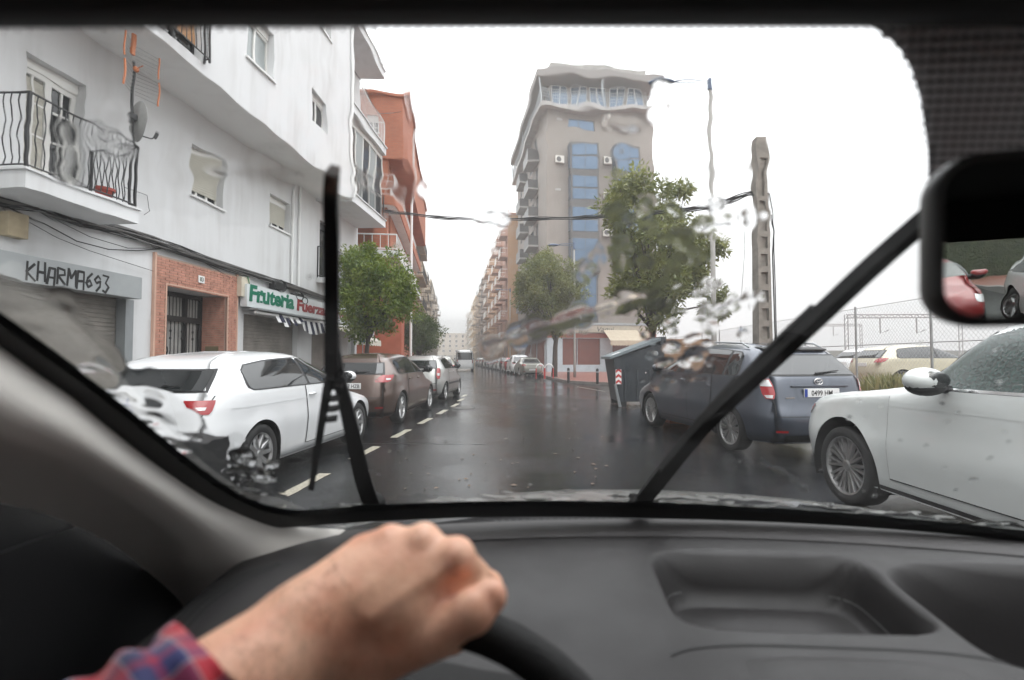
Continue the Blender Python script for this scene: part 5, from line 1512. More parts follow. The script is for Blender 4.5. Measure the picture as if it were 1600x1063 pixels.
def tree(label, loc, trunk_h, trunk_r, crown, lobes, nclump, per, ln, wd, mat, seed, lean=(0, 0), bare=.0, clump=.28, name='street_tree', grp=None):
    """crown = (cx,cy,cz,rx,ry,rz) relative to the base; lobes = extra [(x,y,z,r)]"""
    t = thing(name, label, 'tree', loc, 0, grp)
    rng = np.random.default_rng(seed); rr = random.Random(seed)
    cx, cy, cz, rx, ry, rz = crown
    top = Vector((lean[0], lean[1], trunk_h))
    m = MB(); m.tube([(0, 0, -.1), (lean[0]*.2+.02, lean[1]*.2, trunk_h*.35), (lean[0]*.6-.02, lean[1]*.6, trunk_h*.7), tuple(top)], [trunk_r*1.25, trunk_r, trunk_r*.9, trunk_r*.8], 12)
    m.build('trunk', BARK, t, smooth=True)
    cs, sp_ = [], []
    for k in range(nclump):
        d = rng.normal(size=3); d /= np.linalg.norm(d)
        r = .45+.55*rng.random()**.5
        if rng.random() < bare: continue
        wob = 1+.16*math.sin(d[0]*5+seed)+.12*math.sin(d[2]*7+d[1]*4+seed*2)
        p = (cx+d[0]*rx*r*wob, cy+d[1]*ry*r*wob, cz+d[2]*rz*r*wob); cs.append(p); sp_.append(clump*(.65+.7*rng.random()))
    for (x, y, z, r_) in lobes:
        for k in range(max(3, int(nclump*r_*r_/(rx*rz)*.7))):
            d = rng.normal(size=3); d /= np.linalg.norm(d); q = r_*(.3+.7*rng.random())
            cs.append((x+d[0]*q, y+d[1]*q, z+d[2]*q)); sp_.append(clump*(.55+.6*rng.random()))
    lm = MB()
    for k in range(0, len(cs), max(1, len(cs)//26)):
        e = Vector(cs[k]); mid = top.lerp(e, .5)+Vector((rr.uniform(-.1, .1), rr.uniform(-.1, .1), .12))
        st = Vector((lean[0]*.8, lean[1]*.8, trunk_h*rr.uniform(.78, 1.0)))
        lm.tube([st, mid, e], [trunk_r*.42, trunk_r*.22, trunk_r*.07], 6)
    lm.build('limb', BARK, t, smooth=True)
    out = np.array([0, 0, .1])
    V, F, ti = leaves(cs, per, sp_, ln, wd, rng, out)
    crown_mesh('crown', V, F, ti, mat, t)
    return t
L1 = leaf_mat('orange_tree_leaf', (.050, .110, .014), (.21, .25, .028))
L2 = leaf_mat('jacaranda_leaf', (.070, .100, .020), (.20, .205, .055))
L3 = leaf_mat('ficus_leaf', (.085, .112, .030), (.27, .275, .085))
L4 = leaf_mat('dark_orange_leaf', (.032, .070, .016), (.11, .14, .032))
# left: small orange tree in front of the fruit shop
T1 = onY(570, 540, 15.2); x1 = T1.x
cA = onY(588, 452, 15.2); wA = (onY(652, 452, 15.2).x-onY(522, 452, 15.2).x)/2; hA = (onY(588, 366, 15.2).z-onY(588, 532, 15.2).z)/2
tree('rounded small orange tree on the left pavement in front of the orange brick house', (x1, 15.2, KH), onY(570, 520, 15.2).z-KH+.1, .075, (cA.x-x1-.05, 0, cA.z-KH-.12, wA*.86, wA*.9, hA*.80),
     [(cA.x-x1-.22, 0, cA.z-KH+hA*.62, .34), (cA.x-x1-wA*.72, -.1, cA.z-KH+hA*.50, .16), (cA.x-x1+wA*.62, 0, cA.z-KH-.25, .38)], 150, 95, .115, .05, L1, 4, lean=(.14, 0), grp='street trees', clump=.26)
p2 = ps(-2.1, 27.5); c2 = onY(656, 523, p2.y); 
tree('dark dense tree second along the left pavement, beyond the first orange tree', (c2.x, p2.y, KH), 1.5, .08, (0, 0, c2.z-KH, 1.05, 1.2, 1.05), [(.3, 0, c2.z-KH+.5, .5)], 90, 80, .13, .06, L4, 9, grp='street trees', clump=.3)
p3 = ps(-2.2, 35); 
tree('dark tree third along the left pavement, mostly hidden behind the second', (p3.x, p3.y, KH), 1.5, .08, (0, 0, 2.7, 1.1, 1.1, 1.0), [], 70, 60, .15, .07, L4, 12, grp='street trees', clump=.32)
# corner tree before the tower block
T4 = onZ(866, 592); y4 = T4.y
cB = onY(858, 455, y4); wB = (onY(922, 455, y4).x-onY(798, 455, y4).x)/2
tree('loose olive green tree with bare twigs on the corner before the tower block', (T4.x, y4, KH), onY(866, 528, y4).z, .17, (cB.x-T4.x, 0, cB.z-KH, wB*.88, wB*.85, 2.35),
     [(cB.x-T4.x-.6, 0, cB.z+1.7, .8), (cB.x-T4.x+1.4, .2, cB.z-.2, .8), (cB.x-T4.x-1.6, .1, cB.z+.3, .8), (cB.x-T4.x+.3, 0, cB.z-2.5, .6)], 260, 95, .18, .07, L2, 21, lean=(.15, 0), bare=.08, grp='street trees', clump=.42)
# big tree on the right
y5 = 18.0
T5 = onY(1008, 520, y5); cC = onY(1032, 400, y5); wC = (onY(1112, 400, y5).x-onY(935, 400, y5).x)/2
dx = lambda u, v: onY(u, v, y5).x-T5.x
dz = lambda u, v: onY(u, v, y5).z-KH
tree('large leafy tree with grey green rosettes standing behind the waste container', (T5.x, y5, KH), dz(1010, 505), .16, (dx(1028, 400), 0, dz(1028, 405), wC*.74, wC*.85, 2.05),
     [(dx(985, 290), 0, dz(985, 290), .75), (dx(1062, 288), .2, dz(1062, 288), .42), (dx(1080, 410), 0, dz(1080, 410), .75), (dx(960, 340), -.2, dz(960, 340), .6), (dx(1100, 350), 0, dz(1100, 350), .42), (dx(1120, 470), 0, dz(1120, 470), .5), (dx(1118, 390), 0, dz(1118, 390), .42), (dx(965, 450), 0, dz(965, 450), .55)],
     175, 70, .19, .075, L3, 33, lean=(.3, 0), bare=.1, grp='street trees', clump=.34)
# ================================================================== lamps, poles, cables
def street_lamp(label, base, h, arm, direction, r0=.085, col=None):
    t = thing('street_lamp', label, 'street lamp', base, direction, 'street lamps')
    PO = bpy.data.materials.get('lamp_post_paint') or M('lamp_post_paint', (.20, .19, .175), .5, vary=(2, .12))
    HD = bpy.data.materials.get('lamp_head_blue') or M('lamp_head_blue', (.05, .08, .14), .4)
    MB().tube([(0, 0, 0), (0, 0, .9), (0, 0, .92), (0, 0, h-.35)], [r0, r0*.98, r0*.85, r0*.6], 14).build('post', PO, t, smooth=True)
    MB().box(-.07, .07, -.06, .06, h-.36, h+.08).build('bracket', HD, t)
    MB().tube([(-.05, 0, h), (-arm*.5, 0, h-.02), (-arm+.55, 0, h-.08)], .022, 8).tube([(-.05, 0, h-.1), (-arm*.4, 0, h-.12), (-arm+.6, 0, h-.09)], .018, 8).build('arm', HD, t, smooth=True)
    hd_ = MB().ball((-arm+.28, 0, h-.09), (.36, .15, .085), 18, 10); hd_.build('lamp_head', HD, t, smooth=True)
    MB().ball((-arm+.24, 0, h-.135), (.25, .11, .055), 14, 8).build('lens', GLASSF, t, smooth=True)
    return t
yl = 14.2
lb = onY(1127, 560, yl); lt = onY(1110, 126, yl)
street_lamp('tall pale lamp post on the right, rising beside the big leafy tree', (lt.x, yl, KH), lt.z-KH, 1.62, R(6))
l2 = onZ(898, 593); ltop = onY(896, 381, l2.y).z
street_lamp('lamp post standing at the corner pavement between the two bollards', (l2.x, l2.y, KH), ltop-KH, 1.6, R(4))
q = onP(797, 560, 6.75); y3 = q.y; ztop = onP(797, 452, 6.75).z
street_lamp('lamp post in the far street before the ochre end wall', (q.x, q.y, KH), min(ztop, 11)-KH, 1.7, BEND)
q = onP(747, 560, 6.6); street_lamp('lamp post farthest down the right side of the street', (q.x, q.y, KH), 9.4, 1.7, BEND)
# concrete utility pole with cast recesses
yp = 12.2
pb, ptp = onY(1196, 540, yp), onY(1184, 218, yp)
up = thing('utility_pole', 'weathered concrete utility pole with ladder-like recesses on the right', 'utility pole', (ptp.x+.03, yp, 0.1), R(12))
hP = ptp.z-.1
m = MB()
def tap(z): return .185-.06*z/hP, .13-.02*z/hP
zs = [0]+[.35+.42*k for k in range(int((hP-1.0)/.42))]+[hP]
for sx_ in (-1, 1):
    rows = []
    for z in zs:
        a, b = tap(z); rows.append([(sx_*a*.55, -b, z), (sx_*a, -b, z), (sx_*a, b, z), (sx_*a*.55, b, z)])
    m.grid(rows, close=True)
a, b = tap(hP); m.box(-a*.56, a*.56, -b*.98, b*.98, hP-.5, hP-.001); m.box(-.187*.56, .187*.56, -.128, .128, 0, .35)
a2 = .17
m.box(-.09, .09, -.05, .05, .3, hP-.4)
for z in zs[2:-1]: 
    a, b = tap(z); m.box(-a*.555, a*.555, -b*.97, b*.97, z-.07, z+.07)
m.build('post', CONCD, up)
MB().tube([(.17, -.12, 4.6), (.22, -.14, 4.2), (.2, -.13, 3.6), (.24, -.14, .3)], .016, 6).tube([(.12, -.15, 5.1), (.2, -.16, 4.5), (.25, -.13, 3.0), (.27, -.13, .3)], .012, 6).build('cable', CABLE, up)
# overhead cables across the street
def cable(name, label, pts, r, strands=1, mat=CABLE):
    m = MB(); rr = random.Random(2)
    for s_ in range(strands):
        o = Vector((0, rr.uniform(-.03, .03), rr.uniform(-.06, .06))) if strands > 1 else Vector((0, 0, 0))
        P = []
        for i in range(len(pts)-1):
            for k in range(8):
                t = k/8; p = Vector(pts[i]).lerp(Vector(pts[i+1]), t); P.append(p+o*(1+.4*math.sin(i*8+k+s_)))
        P.append(Vector(pts[-1])+o); m.tube(P, r, 5)
    for k in range(0, 24):
        pass
    return tag(m.build(name, mat), label, 'cable', None)
pA = Vector((UX+.05, 18.9, 6.35)); 
pts = [onY(641, 338, 19.5), onY(700, 341.5, 19.6), onY(790, 343, 19.0), onY(890, 341, 17.2), onY(1000, 336, 15.4), onY(1110, 322, 13.4), onY(1178, 301, yp)]
pts[0] = Vector((UX-.0, 19.1, pts[0].z+.1))
cable('overhead_cable', 'thick bundled cable crossing the street from the white building to the concrete pole', pts, .016, 5)
q1 = onS(700, 402, 60); q2 = onS(770, 392, 66); q3 = onS(640, 404, 55)
cable('overhead_cable', 'thin high wire across the far street before the sky', [onP(655, 384, -4.0), onS(720, 386, 64), onP(800, 375, 8.0)], .018)
wv = [Vector((UX-.02, 17.8, 9.9)), Vector((UX-.02, 19.0, 8.8)), onS(600, 176, 21.2), onS(634, 170, 21.5)]
cable('overhead_cable', 'drooping wire from the upper balcony to the orange brick building', [onX(553, 110, UX+.05), onX(588, 178, UX+.05)+Vector((.1, 0, 0)), onS(615, 176, 21.4), onS(632, 173, 21.4)], .012)
wz = onY(1165, 312, yp); cable('hanging_wire', 'thin wire hanging from the cable beside the concrete pole', [wz, onY(1163, 400, yp), onY(1158, 470, yp)], .005)
# ================================================================== waste container
k0 = onZ(962, 637); kb = onZ(1022, 634)
con = thing('waste_container', 'dark grey street waste container with sloping lid and red white chevron strips', 'waste container', (k0.x-.05, k0.y, 0.01), R(4))
CG = M('container_grey', (.030, .036, .043), .45, vary=(3, .3)); CL = M('container_lid', (.17, .20, .215), .42, vary=(2.5, .2))
wc, dc = 1.40, 1.30            # x along the visible flank, y away
zl, zh = 1.40, 1.86
# body: tapering tub, low side left (lid edge), high side right
def tub(z, g): return [(-.02+g, g), (wc-g, g), (wc-g, dc-g), (-.02+g, dc-g)]
m = MB()
lo = [(.16, .06, .14), (wc-.06, .06, .14), (wc-.06, dc-.06, .14), (.16, dc-.06, .14)]
mi = [(0, 0, zl-.06), (wc, 0, zh-.12), (wc, dc, zh-.12), (0, dc, zl-.06)]
m.add(lo+mi, [(3, 2, 1, 0), (4, 5, 6, 7), (0, 1, 5, 4), (1, 2, 6, 5), (2, 3, 7, 6), (3, 0, 4, 7)])
m.build('tub', CG, con)
m = MB()
sl_ = (zh-zl)/wc
lid = [(-.09, -.05, zl-.10), (wc-.12, -.05, zh-.06), (wc-.12, dc+.05, zh-.06), (-.09, dc+.05, zl-.10)]
lid2 = [(-.09, -.05, zl-.03), (wc-.12, -.05, zh+.02), (wc-.12, dc+.05, zh+.02), (-.09, dc+.05, zl-.03)]
m.add(lid+lid2, [(3, 2, 1, 0), (4, 5, 6, 7), (0, 1, 5, 4), (1, 2, 6, 5), (2, 3, 7, 6), (3, 0, 4, 7)])
m.build('lid', CL, con)
MB().bbox(wc-.13, wc+.03, -.04, dc+.04, zh-.2, zh+.05, .03).build('lid_hinge', CG, con)
MB().box(.06, wc-.02, -.022, -.004, 1.02, 1.04).build('flank_rib', CG, con)
for k in range(3): MB().box(.30+.34*k, .34+.34*k, -.012, .02, .2, 1.0).build('flank_rib', CG, con)
MB().lathe([(0, -.03), (.05, -.03), (.07, -.01), (.07, .02)], 18, 'y', (wc-.25, -.0, 1.45)).build('lifting_pin', METALG, con)
MB().lathe([(0, -.012), (.022, -.012), (.022, .02)], 12, 'y', (wc*.62, -.01, .93)).build('bolt', CHROME, con)
for (a, b) in ((.12, .42), (.5, .9)): 
    lz = lambda x: zl-.03+(zh+.05-zl)/(wc+.0)*(x+.09)
    MB().add([(a-.1, .15, lz(a-.1)+.004), (a+.12, .15, lz(a+.12)+.004), (a+.12, .5, lz(a+.12)+.004), (a-.1, .5, lz(a-.1)+.004)], [(0, 1, 2, 3)]).build('label_sticker', WHITEP, con)
ch = MB().box(.055, .21, -.012, .012, .62, 1.02); 
cst = ch.build('chevron_plate', WHITEP, con)
for k in range(3):
    z = .62+.15*k; rd = MB()
    rd.add([(.058, -.0135, z), (.132, -.0135, z-.0+.06), (.132, -.0135, z+.13), (.058, -.0135, z+.07)], [(0, 1, 2, 3)])
    rd.add([(.132, -.0135, z+.06), (.207, -.0135, z), (.207, -.0135, z+.07), (.132, -.0135, z+.13)], [(0, 1, 2, 3)]); rd.build('chevron', RED, cst)
for (x, y) in ((.26, .12), (wc-.2, .12), (.26, dc-.12), (wc-.2, dc-.12)): MB().box(x-.1, x+.1, y-.06, y+.06, 0, .16).build('foot', BLACK, con)
MB().add([(.02, -.03, .62), (.07, -.03, .62), (.22, .03, .0), (.15, .03, .0), (.02, .1, .62), (.07, .1, .62), (.22, .14, 0), (.15, .14, 0)], [(0, 1, 2, 3), (4, 7, 6, 5), (0, 3, 7, 4), (1, 5, 6, 2)]).build('pedal_guard', METALG, con)
# stacked timber crate behind the estate
oq = onY(1066, 556, 16.4)
cr = thing('wooden_crate', 'weathered orange brown timber crate between the waste container and the estate car', 'crate', (oq.x, 16.4, 0.0), R(4))
WOOD = M('weathered_wood', (.27, .155, .085), .7, vary=(3, .45), stretch=(.4, 1, 6)); src = None
hC = onY(1052, 527, 16.4).z
for k in range(8):
    z = .15+k*(hC-.2)/8
    if src is None: src = MB().bbox(-.75, .85, -.02, .02, 0, (hC-.2)/8-.015, .006).build('plank', WOOD, cr); q = src
    else: q = same('plank', src, cr)
    q.location = (0, 0, z)
for x in (-.7, .05, .8): MB().box(x-.04, x+.04, .021, .09, 0, hC-.05).build('upright', WOOD, cr)
q = onZ(1065, 676); 
tb = thing('orange_box', 'orange plastic box on the wet ground under the estate car', 'box', (q.x+.35, q.y+1.4, .004), R(8))
OP = M('orange_box_plastic', (.45, .10, .015), .5); 
MB().bbox(-.3, .3, -.2, .2, 0, .14, .015).build('tray', OP, tb); MB().box(-.32, .32, -.22, .22, .141, .17).build('rim', OP, tb)
# ================================================================== bollards, hoops, signs
for (u, v, vt, lab) in ((888.5, 598.5, 575, 'black bollard at the corner to the left of the pale lamp post'), (934, 600.5, 576, 'black bollard beside the waste container on the corner')):
    p = onZ(u, v, KH); hB = onY(u, vt, p.y).z-KH
    b = thing('bollard', lab, 'bollard', (p.x, p.y+.15, KH), 0, 'bollards')
    MB().lathe([(0, hB), (.05, hB-.01), (.065, hB-.06), (.065, 0)], 16).build('shaft', BLACK, b); MB().lathe([(.067, hB-.2), (.069, hB-.19), (.069, hB-.15), (.067, hB-.14)], 16).build('band', METALG, b)
for (u, lab) in ((845, 'red and white hoop barrier beside the champagne saloon'), (859, 'red and white hoop barrier nearer to the corner tree')):
    p = onZ(u-1, 592, KH); h_ = thing('hoop_barrier', lab, 'hoop barrier', (p.x, p.y, KH), R(4), 'hoop barriers')
    w2 = .24; hh = .62
    MB().tube([(-w2, 0, 0), (-w2, 0, hh)], .028, 8).tube([(w2, 0, 0), (w2, 0, hh)], .028, 8).build('leg', RED, h_)
    MB().tube([(w2*math.cos(math.pi*k/10), 0, hh+w2*math.sin(math.pi*k/10)) for k in range(11)], .028, 8).build('hoop', WHITEP, h_, smooth=True)
BLUE = M('sign_blue', (.01, .16, .45), .4)
sp_ = onY(627, 545, 23.0); zt2 = onY(627, 506, 23.0).z
sg_ = thing('sign_post', 'thin grey metal post between the two trees on the left pavement', 'post', (sp_.x, 23.0, KH))
MB().tube([(0, 0, 0), (0, 0, zt2-KH)], .032, 8).build('pole', GALV, sg_); MB().ball((0, 0, zt2-KH), .034).build('cap', BLACK, sg_)
pk = onY(566.5, 526, 16.3)
pz_ = thing('parking_sign', 'small blue parking sign plate beside the trunk of the orange tree', 'sign', (pk.x, 16.3, KH))
MB().tube([(0, .02, 0), (0, .02, pk.z+.25-KH)], .02, 8).build('pole', GALV, pz_)
MB().bbox(-.075, .075, -.015, 0, pk.z-.19-KH, pk.z+.2-KH, .005).build('plate', BLUE, pz_)
MB().box(-.05, .05, -.018, -.016, pk.z-.12-KH, pk.z-.05-KH).build('pictogram', WHITEP, pz_)
fs = onP(813, 541, 6.9); f2 = thing('street_sign', 'small direction signs on a post at the shop corner', 'sign', (fs.x, fs.y, KH), BEND)
MB().tube([(0, 0, 0), (0, 0, 3.5)], .04, 8).build('pole', GALV, f2); MB().bbox(-.4, .4, -.06, -.03, 2.9, 3.2, .01).build('plate', BLUE, f2); MB().bbox(-.3, .3, -.062, -.03, 2.3, 2.6, .01).build('plate', WHITEP, f2)
# ================================================================== chain-link fence, weeds, railway gantries
FXX = 9.4
fen = thing('mesh_fence', 'tall chain-link fence with steel posts along the waste ground on the right', 'fence', (FXX, 7, .1), R(90))
fl = 33.0; fh = onX(1430, 468, FXX).z-.1
m = MB(); st = .125; wr_ = .0028
def zig(x0, dirn):
    x1_ = x0+dirn*fh; a, b = 0.0, 1.0
    lo_, hi_ = (x0, x1_)
    t0, t1 = 0.0, 1.0
    for lim in (0, fl):
        pass
    def cl(x): return min(max(x, 0), fl)
    xa, xb = cl(lo_), cl(hi_)
    if abs(hi_-lo_) < 1e-6: return
    za = (xa-lo_)/(hi_-lo_)*fh; zb_ = (xb-lo_)/(hi_-lo_)*fh
    if abs(xa-xb) < .01: return
    m.tube([(xa, 0, za), (xb, 0, zb_)], wr_, 3, cap=False)
x = -fh
while x < fl+fh:
    zig(x, 1); zig(x+fh, -1); x += st
m.build('chain_link', GALV, fen, kind='stuff')
src = None
for k in range(12):
    if src is None: src = MB().tube([(0, 0, 0), (0, 0, fh+.05)], .03, 8).build('post', GALV, fen); q = src
    else: q = same('post', src, fen)
    q.location = (k*3.0, .035, 0)
for z in (fh, 1.62, .2): MB().tube([(0, .0, z), (fl, .0, z)], .012 if z < fh else .008, 6).build('rail', GALV, fen)
FGR = leaf_mat('weed_leaf', (.13, .14, .05), (.30, .27, .13)); rng = np.random.default_rng(5)
def weeds(label, x, y, w, h, n, seed):
    t = thing('weed_clump', label, 'weeds', (x, y, .1), 0, 'weed clumps'); rr = np.random.default_rng(seed)
    base = np.stack([rr.normal(size=n)*w*.42, rr.normal(size=n)*w*.4, np.zeros(n)], 1)
    ax = np.stack([rr.normal(size=n)*.28, rr.normal(size=n)*.28, np.ones(n)], 1); hh = h*(.35+.75*rr.random(n))[:, None]
    sd = np.stack([rr.normal(size=n), rr.normal(size=n), np.zeros(n)], 1); sd /= np.linalg.norm(sd, axis=1)[:, None]; bw_ = .003
    tip = base+ax*hh+sd*hh*.25
    V = np.stack([base-sd*bw_, base+sd*bw_, base+ax*hh*.55+sd*(bw_+.003), tip], 1).reshape(-1, 3); i = np.arange(n)*4
    F = np.concatenate([np.stack([i, i+1, i+2], 1), np.stack([i, i+2, i+3], 1)])
    crown_mesh('blades', V, F, np.repeat(rr.random(n), 4), FGR, t)
    MB().ball((0, 0, 0), (w*.5, w*.45, .08), 10, 5).build('root_mound', bpy.data.materials['wet_earth'], t)
wq = onX(1385, 600, 8.2)
weeds('pale green weed clump at the fence foot behind the blue estate car', 8.3, 12.2, .9, .85, 1500, 1)
weeds('spindly stems with long shoots beside the concrete pole', 6.1, 13.6, .4, 1.5, 160, 3)
def gantry(label, u0, u1, vt, vb, Y):
    a, b = onY(u0, vt, Y), onY(u1, vt, Y); w = b.x-a.x; h = a.z
    t = thing('railway_gantry', label, 'gantry', (a.x, Y, 0), 0, 'railway gantries')
    d = onY(u0, vb, Y).z; th = h-d
    bm_ = MB(); bm_.tube([(0, 0, h), (w, 0, h)], .06, 5); bm_.tube([(0, 0, d), (w, 0, d)], .06, 5)
    n = int(w/(th*.9)); 
    for k in range(n):
        bm_.tube([(w*k/n, 0, h if k % 2 else d), (w*(k+1)/n, 0, d if k % 2 else h)], .035, 4)
    bm_.build('truss_beam', GALV, t)
    for x in (.0, w):
        l = MB(); l.tube([(x-.15, 0, 0), (x-.15, 0, h)], .05, 4); l.tube([(x+.15, 0, 0), (x+.15, 0, h)], .05, 4)
        for k in range(10): l.tube([(x-.15, 0, h*k/10), (x+.15, 0, h*(k+1)/10)], .03, 4)
        l.build('leg', GALV, t)
    for q in (.3, .62):
        MB().tube([(w*q, 0, d), (w*q, 0, d-1.4), (w*q+.7, 0, d-1.1)], .07, 5).build('drop_bracket', GALV, t)
    return t
gantry('near railway gantry with lattice beam seen through the mesh fence', 1322, 1500, 492, 497, 48)
gantry('far railway gantry, lower, at the left behind the blue estate', 1232, 1345, 507, 510, 75)
hz_ = MB()
hz_.box(28, 168, 128, 136, 0, 3.2).box(160, 168, -40, 128, 0, 3.2)
hz_.build('far_hedge', M('far_green', (.05, .06, .035), .9, vary=(.3, .4)), kind='stuff')
# small debris on the road
for (u, v, s, lab) in ((724, 640, .0, ''), ):
    pass
LITT = M('wet_leaf_litter', (.10, .055, .025), .5)
rr = random.Random(8); m = MB()
for k in range(70):
    u, v = rr.uniform(600, 960), rr.uniform(600, 770); p = onZ(u, v); a = rr.uniform(0, 6.28); s = rr.uniform(.015, .04)
    d = Vector((math.cos(a), math.sin(a)))*s; e = Vector((-d.y, d.x))*.5
    m.add([(p.x-d.x, p.y-d.y, .006), (p.x+e.x, p.y+e.y, .014), (p.x+d.x, p.y+d.y, .006), (p.x-e.x, p.y-e.y, .01)], [(0, 1, 2, 3)])
q = onZ(972, 633)
for k in range(40):
    p = (q.x+rr.uniform(-.1, .9), q.y+rr.uniform(-.25, .1)); s = rr.uniform(.02, .05); a = rr.uniform(0, 6.28); d = Vector((math.cos(a), math.sin(a)))*s; e = Vector((-d.y, d.x))*.6
    m.add([(p[0]-d.x, p[1]-d.y, .006), (p[0]+e.x, p[1]+e.y, .016), (p[0]+d.x, p[1]+d.y, .006), (p[0]-e.x, p[1]-e.y, .01)], [(0, 1, 2, 3)])
m.build('leaf_litter', LITT, kind='stuff')
# ================================================================== our own car, seen from the driver's place
GK = 0.77
def yb(x): return 0.985 - 0.13*((x-0.27)/0.75)**2          # base of the windscreen
GN = Vector((0, GK, 1)).normalized()
def gz(x, y): return 1.03 + (yb(x)-y)*GK
def on_glass(u, v, off=0.0):
    """point where the sight line meets the windscreen surface, moved off along its normal"""
    d = ray(u, v); lo, hi = 0.05, 3.0
    f = lambda t: (EYE.z+d.z*t) - gz(EYE.x+d.x*t, EYE.y+d.y*t)
    for _ in range(50):
        m_ = (lo+hi)/2
        if f(m_) < 0: lo = m_
        else: hi = m_
    p = EYE+d*lo
    return p+GN*off
RMI = RM.transposed()
def proj(p):
    q = RMI @ (Vector(p)-EYE); return 800+FPX*q.x/-q.z, 531.5-FPX*q.y/-q.z
def resample(pts, n):
    P = [Vector((p[0], p[1], 0)) for p in pts]; L_ = [0]
    for a, b in zip(P[:-1], P[1:]): L_.append(L_[-1]+(b-a).length)
    out = []
    for i in range(n):
        s_ = L_[-1]*i/(n-1)
        for k in range(len(P)-1):
            if s_ <= L_[k+1]+1e-9:
                t = (s_-L_[k])/(L_[k+1]-L_[k]) if L_[k+1] > L_[k] else 0; q = P[k].lerp(P[k+1], t); out.append((q.x, q.y)); break
    return out
def spline(pts, n):
    """Catmull-Rom through pixel points"""
    P = [Vector(p) for p in pts]; P = [P[0]*2-P[1]] + P + [P[-1]*2-P[-2]]; out = []
    m_ = len(P)-3
    for i in range(n):
        s_ = m_*i/(n-1); k = min(int(s_), m_-1); t = s_-k
        a, b, c, d = P[k:k+4]
        out.append(tuple(.5*((2*b)+(c-a)*t+(2*a-5*b+4*c-d)*t*t+(3*b-3*c+d-a)*t**3)))
    return resample(out, n)
own = thing('driven_car', 'interior of the car we sit in: dark dashboard, windscreen, wipers and steering wheel', 'car', (0, 0, 0))
DASH = M('dash_plastic', (.0175, .0163, .0166), .52, spec=.30, bump=(420, .22, .002), rvary=(9, .42, .55)); DASHB = M('dash_black', (.012, .012, .013), .5, bump=(300, .2, .002)); HEAD = M('headliner_black', (.010, .010, .010), .85)
TRIMG = M('pillar_trim', (.55, .53, .50), .75, bump=(300, .12, .002)); SEALB = M('frit_black', (.006, .006, .006), .55)
# windscreen pane
def pane_mat():
    m = bpy.data.materials.new('windscreen_glass'); m.use_nodes = True; t = m.node_tree; t.nodes.clear()
    o = t.nodes.new('ShaderNodeOutputMaterial'); tr = t.nodes.new('ShaderNodeBsdfTransparent'); gl = t.nodes.new('ShaderNodeBsdfGlossy'); ms = t.nodes.new('ShaderNodeMixShader'); fr = t.nodes.new('ShaderNodeFresnel')
    fr.inputs['IOR'].default_value = 1.35; gl.inputs['Roughness'].default_value = .02; tr.inputs['Color'].default_value = (.93, .95, .945, 1)
    mu = t.nodes.new('ShaderNodeMath'); mu.operation = 'MULTIPLY'; mu.inputs[1].default_value = .16
    t.links.new(fr.outputs[0], mu.inputs[0]); t.links.new(mu.outputs[0], ms.inputs[0]); t.links.new(tr.outputs[0], ms.inputs[1]); t.links.new(gl.outputs[0], ms.inputs[2]); t.links.new(ms.outputs[0], o.inputs['Surface'])
    return m
PANE = pane_mat()
XG0, XG1 = -.70, 1.28
rows = []
for i in range(41):
    x = XG0+(XG1-XG0)*i/40
    rows.append([(x, yb(x)+.03-(yb(x)+.03-.20)*j/16, gz(x, yb(x)+.03-(yb(x)+.03-.20)*j/16)) for j in range(17)])
wind = MB().grid(rows).build('windscreen', PANE, own, smooth=True)
# black seal band: lower edge and left edge
S0 = [(-90, 436), (-40, 469), (0, 496), (60, 538), (137, 595), (200, 645), (247, 683), (307, 732), (360, 768), (410, 792), (460, 801), (520, 798), (600, 792), (700, 788), (800, 786), (900, 786), (1000, 788), (1150, 794), (1300, 803), (1450, 816), (1600, 832), (1750, 852)]
S1 = [(-90, 482), (-40, 512), (0, 540), (60, 583), (110, 617), (165, 662), (219, 705), (275, 745), (329, 779), (375, 800), (430, 818), (520, 813), (600, 808), (700, 804), (800, 802), (900, 802), (1000, 804), (1150, 808), (1300, 815), (1450, 826), (1600, 841), (1750, 859)]
s0, s1 = spline(S0, 90), spline(S1, 90)
MB().grid([[on_glass(*p, -.006) for p in s0], [on_glass(*p, -.007) for p in s1]]).build('windscreen_seal', SEALB, own, smooth=True)
MB().grid([[on_glass(*p, .004) for p in s0], [on_glass(p[0], p[1]+2, .004) for p in s1]]).build('outer_seal', SEALB, own, smooth=True)
# left pillar trim, rounded towards us then away behind its lower edge
T0 = spline([(-90, 482), (-40, 512), (0, 540), (60, 583), (110, 617), (165, 662), (219, 705), (275, 745), (329, 779), (375, 800), (430, 820), (470, 824), (540, 828)], 40)
T1 = spline([(-90, 655), (-40, 690), (0, 708), (60, 726), (110, 742), (165, 770), (210, 798), (245, 826), (268, 850), (282, 875), (292, 900), (315, 930), (360, 975)], 40)
rows = []
for k in range(10):
    q = k/9; row = []
    for a, b in zip(T0, T1):
        u, v = a[0]+(b[0]-a[0])*q, a[1]+(b[1]-a[1])*q
        d0 = (on_glass(*a, -.009)-EYE).dot(RM @ Vector((0, 0, -1)))
        dd = d0*(1-.05*math.sin(math.pi*min(1, q*1.15))-.03*q)
        if k == 9: dd = d0*1.03
        row.append(at(u, v, dd))
    rows.append(row)
rows.append([p+Vector((-.07, .03, -.05)) for p in rows[-1]])
MB().grid(rows).build('pillar_trim', TRIMG, own, smooth=True)
